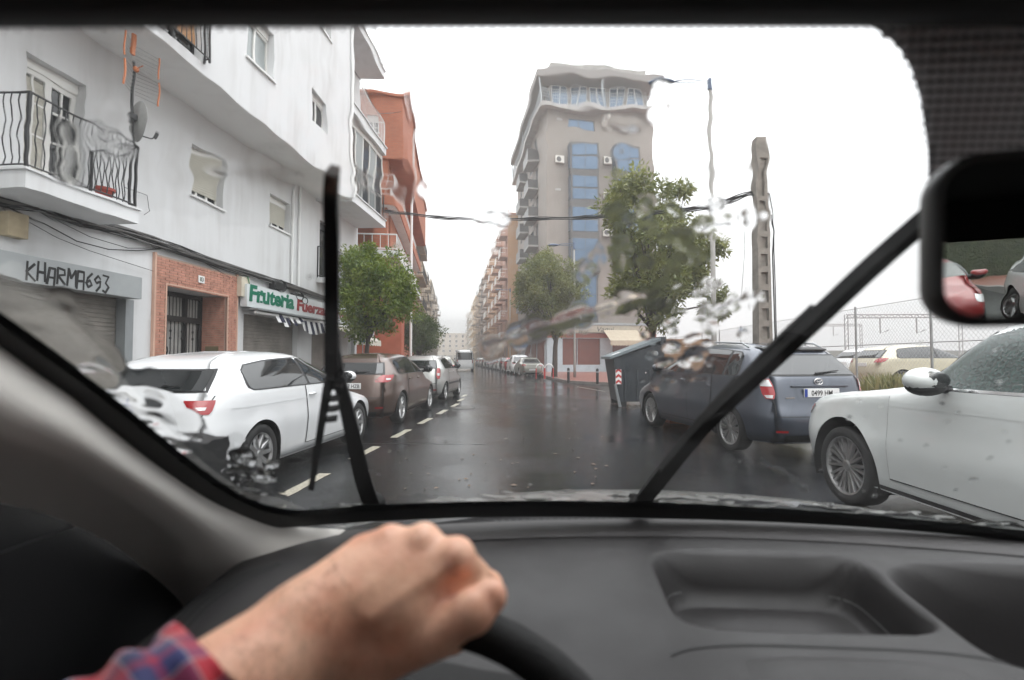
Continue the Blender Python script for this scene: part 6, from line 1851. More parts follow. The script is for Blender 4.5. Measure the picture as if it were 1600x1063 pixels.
# header strip and sun visors across the top
HV = 27
rows = [[on_glass(u, HV, -.004) for u in range(-200, 1901, 60)], [on_glass(u, HV-4, -.02) for u in range(-200, 1901, 60)], [on_glass(u, HV-60, -.05) for u in range(-200, 1901, 60)]]
rows.append([Vector((p.x, .02, 1.60)) for p in rows[-1]])
MB().grid(rows).build('header_trim', HEAD, own, smooth=True)
for (xa, xb_) in ((-.42, .10), (.38, .95)):
    MB().bbox(xa, xb_, .02, .16, 1.585, 1.60, .006).build('sun_visor', HEAD, own)
# dotted enamel band (raised dots on a lattice in the plane of the glass)
poly = [(1325, 22), (1352, 36), (1385, 58), (1412, 90), (1431, 140), (1441, 195), (1447, 240), (1452, 300), (1480, 330), (1800, 330), (1800, 22)]
def inside(u, v, pg):
    c = False; n = len(pg)
    for i in range(n):
        (x0, y0), (x1, y1) = pg[i], pg[(i+1) % n]
        if (y0 > v) != (y1 > v) and u < (x1-x0)*(v-y0)/(y1-y0)+x0: c = not c
    return c
pts = [p for p in spline(poly[:9], 24)] 
rows = [[on_glass(*p, -.003) for p in pts], [on_glass(1800, p[1], -.003) for p in pts]]
band = MB().grid(rows).build('dotted_band', M('enamel_base', (.25, .25, .26), .6), own)
dm = MB(); pxs, pys = .0064, .0052; SL = math.sqrt(1+GK*GK)
def dome(p, rx, ry, h):
    a = Vector((1, 0, 0)); b = Vector((0, 1, -GK)).normalized(); k = len(dm.v); dn = -GN
    for (f_, hh) in ((1, 0), (.72, .7)):
        for j in range(8):
            t = 2*math.pi*j/8; dm.v.append(tuple(p+a*(rx*f_*math.cos(t))+b*(ry*f_*math.sin(t))+dn*(h*hh)))
    dm.v.append(tuple(p+dn*h))
    for j in range(8):
        j2 = (j+1) % 8; dm.f.append((k+j, k+j2, k+8+j2, k+8+j)); dm.f.append((k+8+j, k+8+j2, k+16))
for i in range(-30, 160):
    for j in range(0, 90):
        x = -.45+pxs*i*1.0 if False else .20+pxs*(i-10)+(pxs/2 if j % 2 else 0); y = .16+pys*j/SL*1.28
        p = Vector((x, y, gz(x, y))); q = RMI @ (p-EYE)
        if q.z > -.05: continue
        u, v = proj(p)
        if not (1290 < u < 1760 and 16 < v < 330): continue
        if inside(u-3, v, poly): dome(p-GN*.0045, pxs*.50, pys*.50, .0022)
        elif inside(u+9, v-6, poly): dome(p-GN*.0045, pxs*.26, pys*.26, .001)
x = -.62
while x < .75:                                                   # single row of dots under the header, fading in size
    for r_ in (0, 1, 2):
        u0 = 0
        p = None
        lo, hi = .1, .6
        for _ in range(30):
            m_ = (lo+hi)/2; u, v = proj((x+(pxs/2 if r_ % 2 else 0), m_, gz(x, m_)))
            if v > HV+2+r_*6: hi = m_
            else: lo = m_
        p = Vector((x+(pxs/2 if r_ % 2 else 0), lo, gz(x, lo))); dome(p-GN*.0045, pxs*(.46, .34, .2)[r_], pys*(.46, .34, .2)[r_], .002)
    x += pxs
dm.build('enamel_dots', M('enamel_dot', (.75, .75, .76), .5), band, smooth=True, kind='stuff')
# dashboard surface with moulded trays
def sstep(a, b, t):
    t = min(1, max(0, (t-a)/(b-a))); return t*t*(3-2*t)
def rrect(x, y, cx, cy, hx, hy, n=5): return ((abs(x-cx)/hx)**n+(abs(y-cy)/hy)**n)**(1/n)
def dash_z(x, y):
    z = 1.022-.02*sstep(.85, .55, y)+.004*math.cos((x-.3)*2.2)
    z -= .16*sstep(.52, .36, y)**1.5
    if x < -.40: z -= 1.5*(x+.40)**2 + 2.0*max(0, -.47-x)**1.5
    z -= .012*sstep(.72, .55, y)*sstep(-.15, -.05, x)*sstep(.17, .08, x)
    d = rrect(x, y, .318, .732, .148, .092, 5.5)
    z -= .072*sstep(1.10, .86, d)-.010*sstep(.84, .3, d)
    d2 = rrect(x, y, .86, .685, .350, .118, 6)
    z -= .19*sstep(1.10, .80, d2)
    return z
XD = [-.637+i*.0068 for i in range(268)]
rows = []
for j in range(125):
    row = []
    for x in XD:
        y1 = yb(x)+.012; y = .34+(.80-.34)*j/104 if j <= 104 else .80+(y1-.80)*(j-104)/20; row.append((x, y, dash_z(x, y)))
    rows.append(row)
MB().grid(rows).build('dashboard', DASH, own, smooth=True)
def dash_line(pts, w, mat, name, lift=.0012):
    P = [on_dash(*p) for p in pts] if not isinstance(pts[0], Vector) else pts
    l, r_ = [], []
    for i, p in enumerate(P):
        t = (P[min(i+1, len(P)-1)]-P[max(i-1, 0)]).normalized(); s_ = Vector((-t.y, t.x, 0)).normalized()*w/2
        for q, arr in ((p+s_, l), (p-s_, r_)): arr.append(Vector((q.x, q.y, dash_z(q.x, q.y)+lift)))
    return MB().grid([l, r_]).build(name, mat, own)
def on_dash(u, v):
    d = ray(u, v); lo = .2
    while lo < 1.3 and (EYE+d*(lo+.01)).z > dash_z((EYE+d*(lo+.01)).x, (EYE+d*(lo+.01)).y): lo += .01
    hi = lo+.02
    for _ in range(30):
        m_ = (lo+hi)/2; p = EYE+d*m_
        if p.z > dash_z(p.x, p.y): lo = m_
        else: hi = m_
    return EYE+d*lo
GAPM = M('dash_gap', (.004, .004, .004), .7)
dash_line(spline([(730, 836), (850, 832), (1000, 829), (1085, 830), (1200, 833), (1300, 838), (1450, 847), (1600, 858), (1700, 868)], 60), .011, GAPM, 'panel_gap')
dash_line(spline([(1078, 812), (1090, 820), (1094, 830)], 12), .005, GAPM, 'panel_gap'); dash_line(spline([(1130, 814), (1150, 822), (1162, 831)], 12), .005, GAPM, 'panel_gap')
dash_line(spline([(400, 862), (440, 838), (490, 824)], 14), .005, GAPM, 'panel_gap')
LINE = M('moulding_line', (.06, .06, .06), .4)
ln = []
for k in range(49):
    a = math.pi*(1.12-1.24*k/48); n = 5.5; c_, s_ = math.cos(a), math.sin(a)
    rr_ = .935/((abs(c_))**n+(abs(s_))**n)**(1/n); ln.append(Vector((.318+.148*rr_*c_, .732+.092*rr_*s_, 0)))
dash_line(ln, .0011, LINE, 'moulding_line', .0015)
rows = []
for j in range(9):
    rows.append([(lambda x, y: (x, y, dash_z(x, y)+.0026*math.sin(math.pi*(.12+.88*j/8))**.4))(-.20+1.36*k/80, (yb(-.20+1.36*k/80)-.088+.098*j/8)) for k in range(81)])
MB().grid(rows).build('demister_panel', M('demister_lit_plastic', (.040, .038, .0385), .6, spec=.3, bump=(420, .2, .002)), own, smooth=True)  # strip coloured lighter than the dash, standing for light through the windscreen
# side demister grille
vg = [on_dash(*p) for p in spline([(250, 985), (300, 940), (360, 905), (436, 881)], 20)]; vh = [on_dash(*p) for p in spline([(292, 990), (335, 945), (385, 910), (440, 883)], 20)]
gp = dash_line([a.lerp(b, .06) for a, b in zip(vg, vh)], .005, GAPM, 'side_vent', .0015)
for q, w_ in ((.30, .011), (.58, .011), (.86, .008)):
    dash_line([a.lerp(b, q) for a, b in zip(vg, vh)], w_, GAPM, 'vent_slot', .0015)
# hood of the centre display
hx0, hx1 = .150, .492
rows = []
for (y, z) in ((.600, .985), (.597, 1.000), (.590, 1.006), (.575, 1.009), (.55, 1.009), (.520, 1.004), (.512, .998), (.509, .96)):
    row = []
    for k in range(25):
        t = k/24; x = hx0+(hx1-hx0)*t; ed = 1-abs(2*t-1)**8
        row.append((x+(.03 if t > .5 else 0)*(.6-y)*2, y-.018*(2*t-1)**4, .965+(z-.965)*ed-.004*(2*t-1)**2))
    rows.append(row)
MB().grid(rows).build('display_hood', DASH, own, smooth=True)
dash_line([Vector((hx0-.012+(hx1-hx0+.024)*k/30, .604-.02*(2*k/30-1)**4, 0)) for k in range(31)], .003, GAPM, 'panel_gap')
MB().box(hx0+.01, hx1+.01, .44, .505, .86, .985).build('display_screen', GLASSD, own)
# shell of the car
XL, XR = -.66, 1.22
dp = MB(); dp.box(XL-.06, XL+.02, -1.9, 1.02, .35, 1.10); dp.box(XL-.05, XL+.015, .30, 1.02, 1.101, 1.17)
dp.build('door_panel', DASHB, own); MB().box(XR, XR+.06, -1.9, .93, .35, 1.08).build('door_panel', DASHB, own)
MB().box(XL-.05, XR+.05, -2.0, .95, .25, .35).build('floor', HEAD, own)
MB().box(XL-.02, XR+.02, -2.0, .02, 1.60, 1.64).build('headliner', HEAD, own)
for x in (XL, XR):
    MB().box(x-.03, x+.03, -2.0, .06, 1.50, 1.60).build('roof_rail', HEAD, own)
    MB().box(x-.03, x+.03, -.62, -.50, 1.05, 1.52).build('door_pillar', HEAD, own)
    MB().box(x-.03, x+.03, -2.0, -1.55, 1.05, 1.52).build('rear_pillar', HEAD, own)
rb = MB().box(XL, XR, -2.06, -2.0, .3, 1.04).box(XL, XR, -2.06, -2.0, 1.45, 1.64).box(XL, XL+.14, -2.06, -2.0, 1.04, 1.45).box(XR-.14, XR, -2.06, -2.0, 1.04, 1.45)
rb.build('tailgate', HEAD, own)
for cx in (-.10, .68):                                     # unseen front seats, added to cut fill light from behind
    st_ = MB().bbox(cx-.25, cx+.25, -.48, -.30, .45, 1.08, .05).build('seat_back', HEAD, own, smooth=True)
    MB().bbox(cx-.13, cx+.13, -.46, -.36, 1.12, 1.31, .035).build('headrest', HEAD, st_, smooth=True)
    MB().bbox(cx-.25, cx+.25, -.34, .16, .36, .56, .05).build('seat_cushion', HEAD, own, smooth=True)
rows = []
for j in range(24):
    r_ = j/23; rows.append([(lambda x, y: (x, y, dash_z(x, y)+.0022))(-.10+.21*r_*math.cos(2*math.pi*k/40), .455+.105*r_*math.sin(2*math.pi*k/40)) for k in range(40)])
MB().grid(rows, close=True).build('dash_shade_patch', M('shade_black', (.006, .006, .006), .6, spec=.2), own, smooth=True)  # black sheet over the dash: shade behind the wheel painted as colour
def water_mat(name, ior=1.33):
    m = bpy.data.materials.new(name); m.use_nodes = True; t = m.node_tree; b = t.nodes['Principled BSDF']
    b.inputs['Base Color'].default_value = (1, 1, 1, 1); b.inputs['Roughness'].default_value = 0; b.inputs['IOR'].default_value = ior; b.inputs['Transmission Weight'].default_value = 1
    return m
WATER = water_mat('rain_water')
rg = np.random.default_rng(11)
def wavy_slab(name, x0, x1, z0, z1, y, amp, nx, nz, mat, parent):
    m = MB(); xs = np.linspace(x0, x1, nx); zs = np.linspace(z0, z1, nz); X, Z = np.meshgrid(xs, zs); H_ = np.zeros_like(X)
    for _ in range(30):
        f = rg.uniform(25, 140); a = rg.uniform(0, 2*math.pi); H_ += np.sin(X*f*math.cos(a)+Z*f*math.sin(a)+rg.uniform(0, 6))*amp*25/f
    m.grid([[(X[i, j], y-.004-H_[i, j], Z[i, j]) for j in range(nx)] for i in range(nz)]); m.grid([[(X[i, j], y, Z[i, j]) for j in range(nx)] for i in range(nz)])
    return m.build(name, mat, parent, smooth=True)
wavy_slab('rear_window', XL+.14, XR-.14, 1.04, 1.45, -2.03, .00018, 140, 50, WATER, own)
# bonnet and cowl
CARS = M('bonnet_silver', (.42, .42, .40), .32, metal=.35, coat=1, bump=(120, .25, .003))
rows = []
for j in range(18):
    t = j/17; row = []
    for k in range(31):
        x = -.50+1.62*k/30; c_ = 1-((x-.27)/.88)**2
        y = yb(x)+.115+.80*t*(1-.12*(1-c_)); row.append((x, y, 1.032-.085*(1-c_)**1.5-.115*t-.08*t*t))
    rows.append(row)
MB().grid(rows).build('bonnet', CARS, own, smooth=True)
rows = [[(-.46+1.62*k/30, yb(-.46+1.62*k/30)+o, z-.07*abs((-.46+1.62*k/30-.27)/.8)**3) for k in range(31)] for o, z in ((-.01, 1.012), (.03, .995), (.09, 1.0), (.113, 1.012), (.114, .96))]
MB().grid(rows).build('cowl', BLACK, own, smooth=True)
m = MB()
for k in range(70):
    x = -.1+.014*k; m.box(x, x+.006, yb(x)+.02, yb(x)+.085, .998, 1.006)
m.build('cowl_grille', BLACK, own)
# wipers
WB = M('wiper_black', (.006, .006, .006), .7, spec=.2)
def blade_strip(pts, offs, w0, w1, h, name, parent, n=24):
    """flat bar lying along pixel path, standing off the glass"""
    P = spline(pts, n); rows = [[], [], [], []]
    C3 = [on_glass(u, v, offs) for u, v in P]
    for i, p in enumerate(C3):
        t = (C3[min(i+1, n-1)]-C3[max(i-1, 0)]).normalized(); s_ = t.cross(GN).normalized(); w = (w0+(w1-w0)*i/(n-1))/2
        rows[0].append(p-s_*w); rows[1].append(p-s_*w*.7+GN*h); rows[2].append(p+s_*w*.7+GN*h); rows[3].append(p+s_*w)
    g_ = [[rows[q][i] for q in range(4)] for i in range(n)]
    m = MB().grid(g_, close=True); m.f.append((0, 1, 2, 3)); m.f.append(tuple(len(m.v)-4+q for q in (3, 2, 1, 0)))
    return m.build(name, WB, parent)
wl_ = blade_strip([(578, 815), (562, 770), (548, 715), (535, 665), (520, 610), (513, 560)], .022, .031, .010, .010, 'wiper', own)
blade_strip([(513, 600), (512, 500), (511, 400), (509, 330), (511, 288)], .012, .0155, .011, .014, 'wiper_blade', wl_)
blade_strip([(512, 600), (505, 640), (497, 690), (490, 735), (484, 772)], .006, .011, .008, .012, 'wiper_blade', wl_)
for v in (606, 622, 640, 656, 672):
    a = 508-(v-606)*.16
    blade_strip([(a-4, v), (a+10, v), (a+24, v-2)], .012, .005, .005, .008, 'wiper_claw', wl_, 6)
wr_2 = blade_strip([(1000, 812), (1030, 775), (1075, 722), (1130, 662), (1170, 622)], .022, .034, .024, .012, 'wiper', own)
blade_strip([(1042, 748), (1110, 672), (1200, 590), (1300, 500), (1380, 428), (1470, 352)], .008, .022, .010, .017, 'wiper_blade', wr_2)
blade_strip([(1150, 645), (1220, 575), (1290, 512)], .024, .024, .016, .008, 'wiper_claw', wr_2)
MB().ball(tuple(on_glass(578, 815, .03)), .022, 14, 8).build('wiper_spindle', WB, wl_, smooth=True); MB().ball(tuple(on_glass(1000, 814, .03)), .022, 14, 8).build('wiper_spindle', WB, wr_2, smooth=True)
# rear-view mirror
mp_ = at(1530, 445, .285); md = (mp_-EYE).normalized(); mr = (Vector((1.75, -9.0, 1.0))-mp_).normalized(); mn = (mr-md).normalized()
ma = Vector((0, 0, 1)).cross(mn).normalized(); ma = -ma if ma.x < 0 else ma; mb_ = ma.cross(mn); mb_ = -mb_ if mb_.z < 0 else mb_
# corner positions on the mirror plane
def on_mirror(u, v):
    d = ray(u, v); return EYE+d*((mp_-EYE).dot(mn)/d.dot(mn))
cA_ = on_mirror(1458, 375); 
half_h = ((on_mirror(1500, 242)-on_mirror(1500, 510)).dot(mb_))/2; cy_ = ((on_mirror(1500, 242)+on_mirror(1500, 510))/2-mp_).dot(mb_)
xl_ = (cA_-mp_).dot(ma); wM = .235
mc = mp_+mb_*cy_+ma*(xl_+wM/2)
def rr_outline(hw, hh, r_, n=8):
    o = []
    for cx, cy, a0 in ((hw-r_, hh-r_, 0), (-hw+r_, hh-r_, 90), (-hw+r_, -hh+r_, 180), (hw-r_, -hh+r_, 270)):
        for k in range(n+1): a = R(a0+90*k/n); o.append((cx+r_*math.cos(a), cy+r_*math.sin(a)))
    return o
def mpt(x, y, z): return mc+ma*x+mb_*y+mn*z
rows = []
for (g_, z) in ((-.0055, .0005), (-.003, .002), (0, 0), (.001, -.008), (.0, -.018), (-.014, -.036), (-.034, -.042)):
    rows.append([mpt(x, y, z) for x, y in rr_outline(wM/2+g_, half_h+g_, max(.004, .022+g_))])
MH = M('mirror_housing', (.022, .021, .020), .45)
m = MB().grid(rows, close=True); m.f.append(tuple(range(len(m.v)-len(rows[0]), len(m.v))))
mirr = m.build('rear_view_mirror', MH, own, smooth=True)
m = MB(); oo = rr_outline(wM/2-.0050, half_h-.0050, .017); m.v = [tuple(mpt(x, y, .0012)) for x, y in oo]; m.f = [tuple(range(len(oo)))]
m.build('mirror_glass', M('mirror_silver', (.42, .45, .44), .0, metal=1.0), mirr)
MB().tube([mpt(0, .01, -.04), mpt(0, .04, -.06), mc+Vector((0, .02, .11))], .011, 8).build('mirror_stem', BLACK, mirr, smooth=True)
# steering wheel
RT = at(655, 968, .408); RU = Vector((0, .42, .908)).normalized(); RX = Vector((1, 0, 0)); RRad = .187; RC = RT-RU*RRad
RN = RX.cross(RU)
LEATH = M('wheel_leather', (.008, .008, .008), .65, spec=.25, bump=(260, .3, .002))
sw_ = MB().tube([RC+RX*(RRad*math.sin(2*math.pi*k/64))+RU*(RRad*math.cos(2*math.pi*k/64)) for k in range(65)], .0160, 14, cap=False).build('steering_wheel', LEATH, own, smooth=True)
hub = MB()
for k in range(1): hub.lathe([(0, .0), (.06, .0), (.075, .02), (.07, .05), (0, .055)], 24, 'z')
hv = [RC+RX*p[0]+RU*p[1]-RN*(p[2]-.02) for p in hub.v]; hub.v = [tuple(p) for p in hv]; hub.build('hub', DASHB, sw_, smooth=True)
for a in (90, 180, 270):
    d = RX*math.sin(R(a))+RU*math.cos(R(a)); MB().tube([RC+d*.06, RC+d*.12, RC+d*(RRad-.005)], [.022, .016, .014], 10).build('spoke', DASHB, sw_, smooth=True)
# ================================================================== driver's forearm and hand on the wheel rim
def H_(u, v, d): return np.array(at(u, v, d))
class SDF:
    def __init__(s, P): s.P = P
    def cone(s, a, b, ra, rb):
        ab = b-a; l2 = float(ab @ ab); t = np.clip(((s.P-a) @ ab)/l2, 0, 1)
        return np.linalg.norm(s.P-a-t[..., None]*ab, axis=-1)-(ra+(rb-ra)*t)
def smin(a, b, k):
    h = np.clip(.5+.5*(b-a)/k, 0, 1); return b+(a-b)*h-k*h*(1-h)
def surface_nets(F, org, st):
    """naive surface nets: one vertex per sign-changing cell"""
    nx, ny, nz_ = F.shape; inside_ = F < 0
    c = np.zeros((nx-1, ny-1, nz_-1), np.int32)
    for dx_ in (0, 1):
        for dy_ in (0, 1):
            for dz_ in (0, 1): c += inside_[dx_:nx-1+dx_, dy_:ny-1+dy_, dz_:nz_-1+dz_]
    act = (c > 0) & (c < 8); ids = -np.ones(act.shape, np.int64); I = np.argwhere(act); ids[act] = np.arange(len(I))
    acc = np.zeros((len(I), 3)); cnt = np.zeros(len(I))
    corners = [(a, b, d) for a in (0, 1) for b in (0, 1) for d in (0, 1)]
    for a in corners:
        for ax in range(3):
            if a[ax]: continue
            b = list(a); b[ax] = 1
            fa = F[I[:, 0]+a[0], I[:, 1]+a[1], I[:, 2]+a[2]]; fb = F[I[:, 0]+b[0], I[:, 1]+b[1], I[:, 2]+b[2]]
            m_ = (fa < 0) != (fb < 0); t = np.where(m_, fa/np.where(np.abs(fa-fb) < 1e-12, 1, fa-fb), 0)
            p = np.array(a)[None, :]+t[:, None]*(np.array(b)-np.array(a))[None, :]
            acc[m_] += p[m_]; cnt[m_] += 1
    V = (I+acc/cnt[:, None])*st+org; faces = []
    for ax in range(3):
        o1, o2 = [(1, 2), (2, 0), (0, 1)][ax]
        sl0 = [slice(None)]*3; sl1 = [slice(None)]*3; sl0[ax] = slice(0, -1); sl1[ax] = slice(1, None)
        ch = inside_[tuple(sl0)] != inside_[tuple(sl1)]; E = np.argwhere(ch); pos = inside_[tuple(sl0)][ch]
        ok = (E[:, o1] > 0) & (E[:, o2] > 0) & (E[:, o1] < F.shape[o1]-1) & (E[:, o2] < F.shape[o2]-1); E = E[ok]; pos = pos[ok]
        q = []
        for (d1, d2) in ((-1, -1), (0, -1), (0, 0), (-1, 0)):
            e = E.copy(); e[:, o1] += d1; e[:, o2] += d2; q.append(ids[e[:, 0], e[:, 1], e[:, 2]])
        Q = np.stack(q, 1); Q[~pos] = Q[~pos][:, ::-1]; faces.append(Q)
    return V, np.concatenate(faces)
# joints (sight line u, v and distance along the view axis)
wrist = H_(478, 990, .350)
mcp = {'i': H_(712, 872, .374), 'm': H_(660, 850, .386), 'r': H_(608, 851, .392), 'p': H_(563, 868, .390)}
pip = {'i': H_(762, 917, .418), 'm': H_(712, 888, .434), 'r': H_(655, 886, .440), 'p': H_(600, 896, .430)}
dip = {'i': H_(742, 985, .436), 'm': H_(700, 960, .447), 'r': H_(648, 955, .450), 'p': H_(602, 950, .442)}
tip = {'i': H_(706, 1008, .418), 'm': H_(668, 1000, .428), 'r': H_(622, 996, .430), 'p': H_(586, 985, .424)}
rad = {'i': (.0135, .0112, .0100, .0082), 'm': (.0138, .0114, .0100, .0084), 'r': (.0132, .0108, .0096, .0080), 'p': (.0122, .0096, .0086, .0072)}
toc = np.array(RM @ Vector((0, 0, 1)))                                   # towards the eye
upv = np.array(RM @ Vector((0, 1, 0))); rtv = np.array(RM @ Vector((1, 0, 0)))
allp = np.array([wrist]+list(mcp.values())+list(pip.values())+list(dip.values())+list(tip.values())+[H_(400, 1060, .33), H_(800, 930, .35), H_(585, 1050, .36)])
lo_ = allp.min(0)-.045; hi_ = allp.max(0)+.035
st_ = .0019
nxyz = np.ceil((hi_-lo_)/st_).astype(int)+1
ax_ = [lo_[i]+st_*np.arange(nxyz[i]) for i in range(3)]
P_ = np.stack(np.meshgrid(*ax_, indexing='ij'), -1)
s_ = SDF(P_)
elbow1 = H_(330, 1105, .315); elbow2 = H_(120, 1262, .25)
perp = .6*rtv*-1+.8*upv                                                   # across the forearm, up-left in view
D = s_.cone(wrist, elbow2, .0275, .044)
D = smin(D, s_.cone(wrist+perp*.009, elbow1+perp*.008, .0225, .029), .012)
D = smin(D, s_.cone(wrist-perp*.010, elbow1-perp*.008, .0220, .029), .012)
for k, rw in (('i', .021), ('m', .0215), ('r', .0205), ('p', .0190)):
    w0_ = wrist+perp*{'i': -.010, 'm': -.002, 'r': .006, 'p': .013}[k]
    D = smin(D, s_.cone(w0_, mcp[k]-toc*.004, rw, rad[k][0]+.0006), .013)
# thenar mass, first web, hypothenar
cmc = H_(566, 1022, .362); tm = H_(686, 990, .354); ti_ = H_(738, 955, .348); tt = H_(766, 932, .354)
D = smin(D, s_.cone(wrist-perp*.012-toc*.006, cmc, .022, .0235), .014)
D = smin(D, s_.cone(cmc, tm, .0235, .0155), .012)
D = smin(D, s_.cone(H_(640, 960, .368), H_(700, 930, .380), .0175, .0115), .014)
D = smin(D, s_.cone(H_(645, 955, .362), H_(738, 916, .388), .0185, .0125), .012)
D = smin(D, s_.cone(H_(560, 945, .366), H_(655, 880, .384), .0205, .0155), .012)
D = smin(D, s_.cone(H_(600, 950, .364), H_(692, 893, .380), .0200, .0150), .012)
D = smin(D, s_.cone(H_(560, 930, .385), H_(590, 900, .398), .020, .016), .012)
for k in 'imrp': D = smin(D, np.linalg.norm(P_-(mcp[k]+toc*.0035+upv*.001), axis=-1)-(rad[k][0]-.0016), .0035)
# extensor tendons and a vein, faint
for k, s0_ in (('i', -.004), ('m', .002), ('r', .007)):
    a_ = wrist*.55+mcp[k]*.45+toc*.0185+perp*s0_; D = smin(D, s_.cone(a_, mcp[k]+toc*.0085, .0022, .0030), .007)
D = smin(D, s_.cone(wrist+toc*.0262+perp*.012, (wrist+mcp['r'])/2+toc*.0190+perp*.008, .0018, .0020), .005)
# fingers
for k in 'imrp':
    r0_, r1_, r2_, r3_ = rad[k]
    f_ = s_.cone(mcp[k], pip[k], r0_*.94, r1_)
    f_ = smin(f_, s_.cone(pip[k], dip[k], r1_, r2_), .004); f_ = smin(f_, s_.cone(dip[k], tip[k], r2_, r3_), .004)
    f_ = smin(f_, np.linalg.norm(P_-pip[k], axis=-1)-r1_*1.06, .004)
    D = smin(D, f_, .0030)
th = s_.cone(tm, ti_, .0148, .0132); th = smin(th, s_.cone(ti_, tt, .0130, .0118), .004); th = smin(th, np.linalg.norm(P_-(ti_+toc*.002), axis=-1)-.0135, .005)
D = smin(D, th, .0032)
V_, Q_ = surface_nets(D, lo_, st_)
me = bpy.data.meshes.new('person'); me.from_pydata(V_.tolist(), [], Q_.tolist()); me.update()
bm = bmesh.new(); bm.from_mesh(me)
for _ in range(2): bmesh.ops.smooth_vert(bm, verts=bm.verts[:], factor=.5, use_axis_x=True, use_axis_y=True, use_axis_z=True)
bmesh.ops.recalc_face_normals(bm, faces=bm.faces[:]); bm.to_mesh(me); bm.free()
me.polygons.foreach_set('use_smooth', [True]*len(me.polygons))
def skin_mat():
    m = M('skin', (.56, .31, .215), .46, sss=.12); t = m.node_tree; b = t.nodes['Principled BSDF']
    tc = t.nodes.new('ShaderNodeTexCoord'); o = tc.outputs['Object']
    def nz(sc, det, a, b_, c, d):
        n = t.nodes.new('ShaderNodeTexNoise'); n.inputs['Scale'].default_value = sc; n.inputs['Detail'].default_value = det; t.links.new(o, n.inputs['Vector'])
        r = t.nodes.new('ShaderNodeMapRange'); r.inputs[1].default_value = a; r.inputs[2].default_value = b_; r.inputs[3].default_value = c; r.inputs[4].default_value = d
        t.links.new(n.outputs[0], r.inputs[0]); return r.outputs[0]
    mx = t.nodes.new('ShaderNodeMix'); mx.data_type = 'RGBA'; mx.inputs[6].default_value = (.80, .46, .31, 1); mx.inputs[7].default_value = (.70, .33, .21, 1)
    t.links.new(nz(28, 4, .42, .68, 0, 1), mx.inputs[0])
    mx2 = t.nodes.new('ShaderNodeMix'); mx2.data_type = 'RGBA'; mx2.blend_type = 'MULTIPLY'; mx2.inputs[7].default_value = (.74, .60, .52, 1)
    fa = t.nodes.new('ShaderNodeAttribute'); fa.attribute_name = 'flush'
    mf = t.nodes.new('ShaderNodeMix'); mf.data_type = 'RGBA'; mf.inputs[7].default_value = (.70, .33, .26, 1)
    fm = t.nodes.new('ShaderNodeMath'); fm.operation = 'MULTIPLY'; fm.inputs[1].default_value = .42; t.links.new(fa.outputs['Fac'], fm.inputs[0])
    t.links.new(fm.outputs[0], mf.inputs[0]); t.links.new(mx.outputs[2], mf.inputs[6])
    t.links.new(nz(240, 5, .56, .72, 0, .6), mx2.inputs[0]); t.links.new(mf.outputs[2], mx2.inputs[6]); t.links.new(mx2.outputs[2], b.inputs['Base Color'])
    vo = t.nodes.new('ShaderNodeTexVoronoi'); vo.feature = 'DISTANCE_TO_EDGE'; vo.inputs['Scale'].default_value = 520; t.links.new(o, vo.inputs['Vector'])
    b1 = t.nodes.new('ShaderNodeBump'); b1.inputs['Strength'].default_value = .30; b1.inputs['Distance'].default_value = .0006; t.links.new(vo.outputs['Distance'], b1.inputs['Height'])
    b2 = t.nodes.new('ShaderNodeBump'); b2.inputs['Strength'].default_value = .35; b2.inputs['Distance'].default_value = .0022; t.links.new(nz(70, 5, 0, 1, 0, 1), b2.inputs['Height'])
    t.links.new(b1.outputs[0], b2.inputs['Normal']); t.links.new(b2.outputs[0], b.inputs['Normal'])
    return m
co_ = np.empty(len(me.vertices)*3, np.float32); me.vertices.foreach_get('co', co_); co_ = co_.reshape(-1, 3)
fl_ = np.zeros(len(co_))
for k, w_ in (('i', .9), ('m', .8), ('r', .8), ('p', .7)):                       # blood-flushed skin over the knuckles and thumb joints
    fl_ = np.maximum(fl_, w_*np.exp(-np.sum((co_-(mcp[k]+toc*.008))**2, 1)/.012**2))
for q_, r_ in ((ti_, .013), (tt, .011), ((tm+mcp['i'])/2+toc*.006, .011), (H_(622, 862, .376), .006)): fl_ = np.maximum(fl_, .9*np.exp(-np.sum((co_-q_)**2, 1)/r_**2))
at_ = me.attributes.new('flush', 'FLOAT', 'POINT'); at_.data.foreach_set('value', fl_.astype(np.float32))
me.materials.append(skin_mat())
person = tag(link(bpy.data.objects.new('person', me)), 'driver with a plaid shirt cuff gripping the top of the black steering wheel', 'person')
# fine dark hairs on the forearm
rh = np.random.default_rng(9); nn_ = np.empty(len(me.vertices)*3, np.float32); me.vertices.foreach_get('normal', nn_); nn_ = nn_.reshape(-1, 3)
axh = (elbow1-wrist); axh /= np.linalg.norm(axh)
prj = (co_-wrist) @ axh; cand = np.where((prj > -.035) & (prj < .11) & (nn_ @ toc > .1))[0]; hm_ = MB()
for q_ in rh.choice(cand, min(420, len(cand)), replace=False):
    p0 = co_[q_].astype(float); n_ = nn_[q_].astype(float); d_ = axh*-.0+perp*.5-axh*.35+rh.normal(size=3)*.3; d_ -= n_*(d_ @ n_); d_ /= np.linalg.norm(d_); l_ = rh.uniform(.006, .012)
    hm_.tube([p0-n_*.0003, p0+d_*l_*.5+n_*.0016, p0+d_*l_+n_*.0013], [.00009, .00008, .00003], 3, cap=False)
hm_.build('arm_hair', M('hair_brown', (.06, .035, .02), .5), person, kind='stuff')
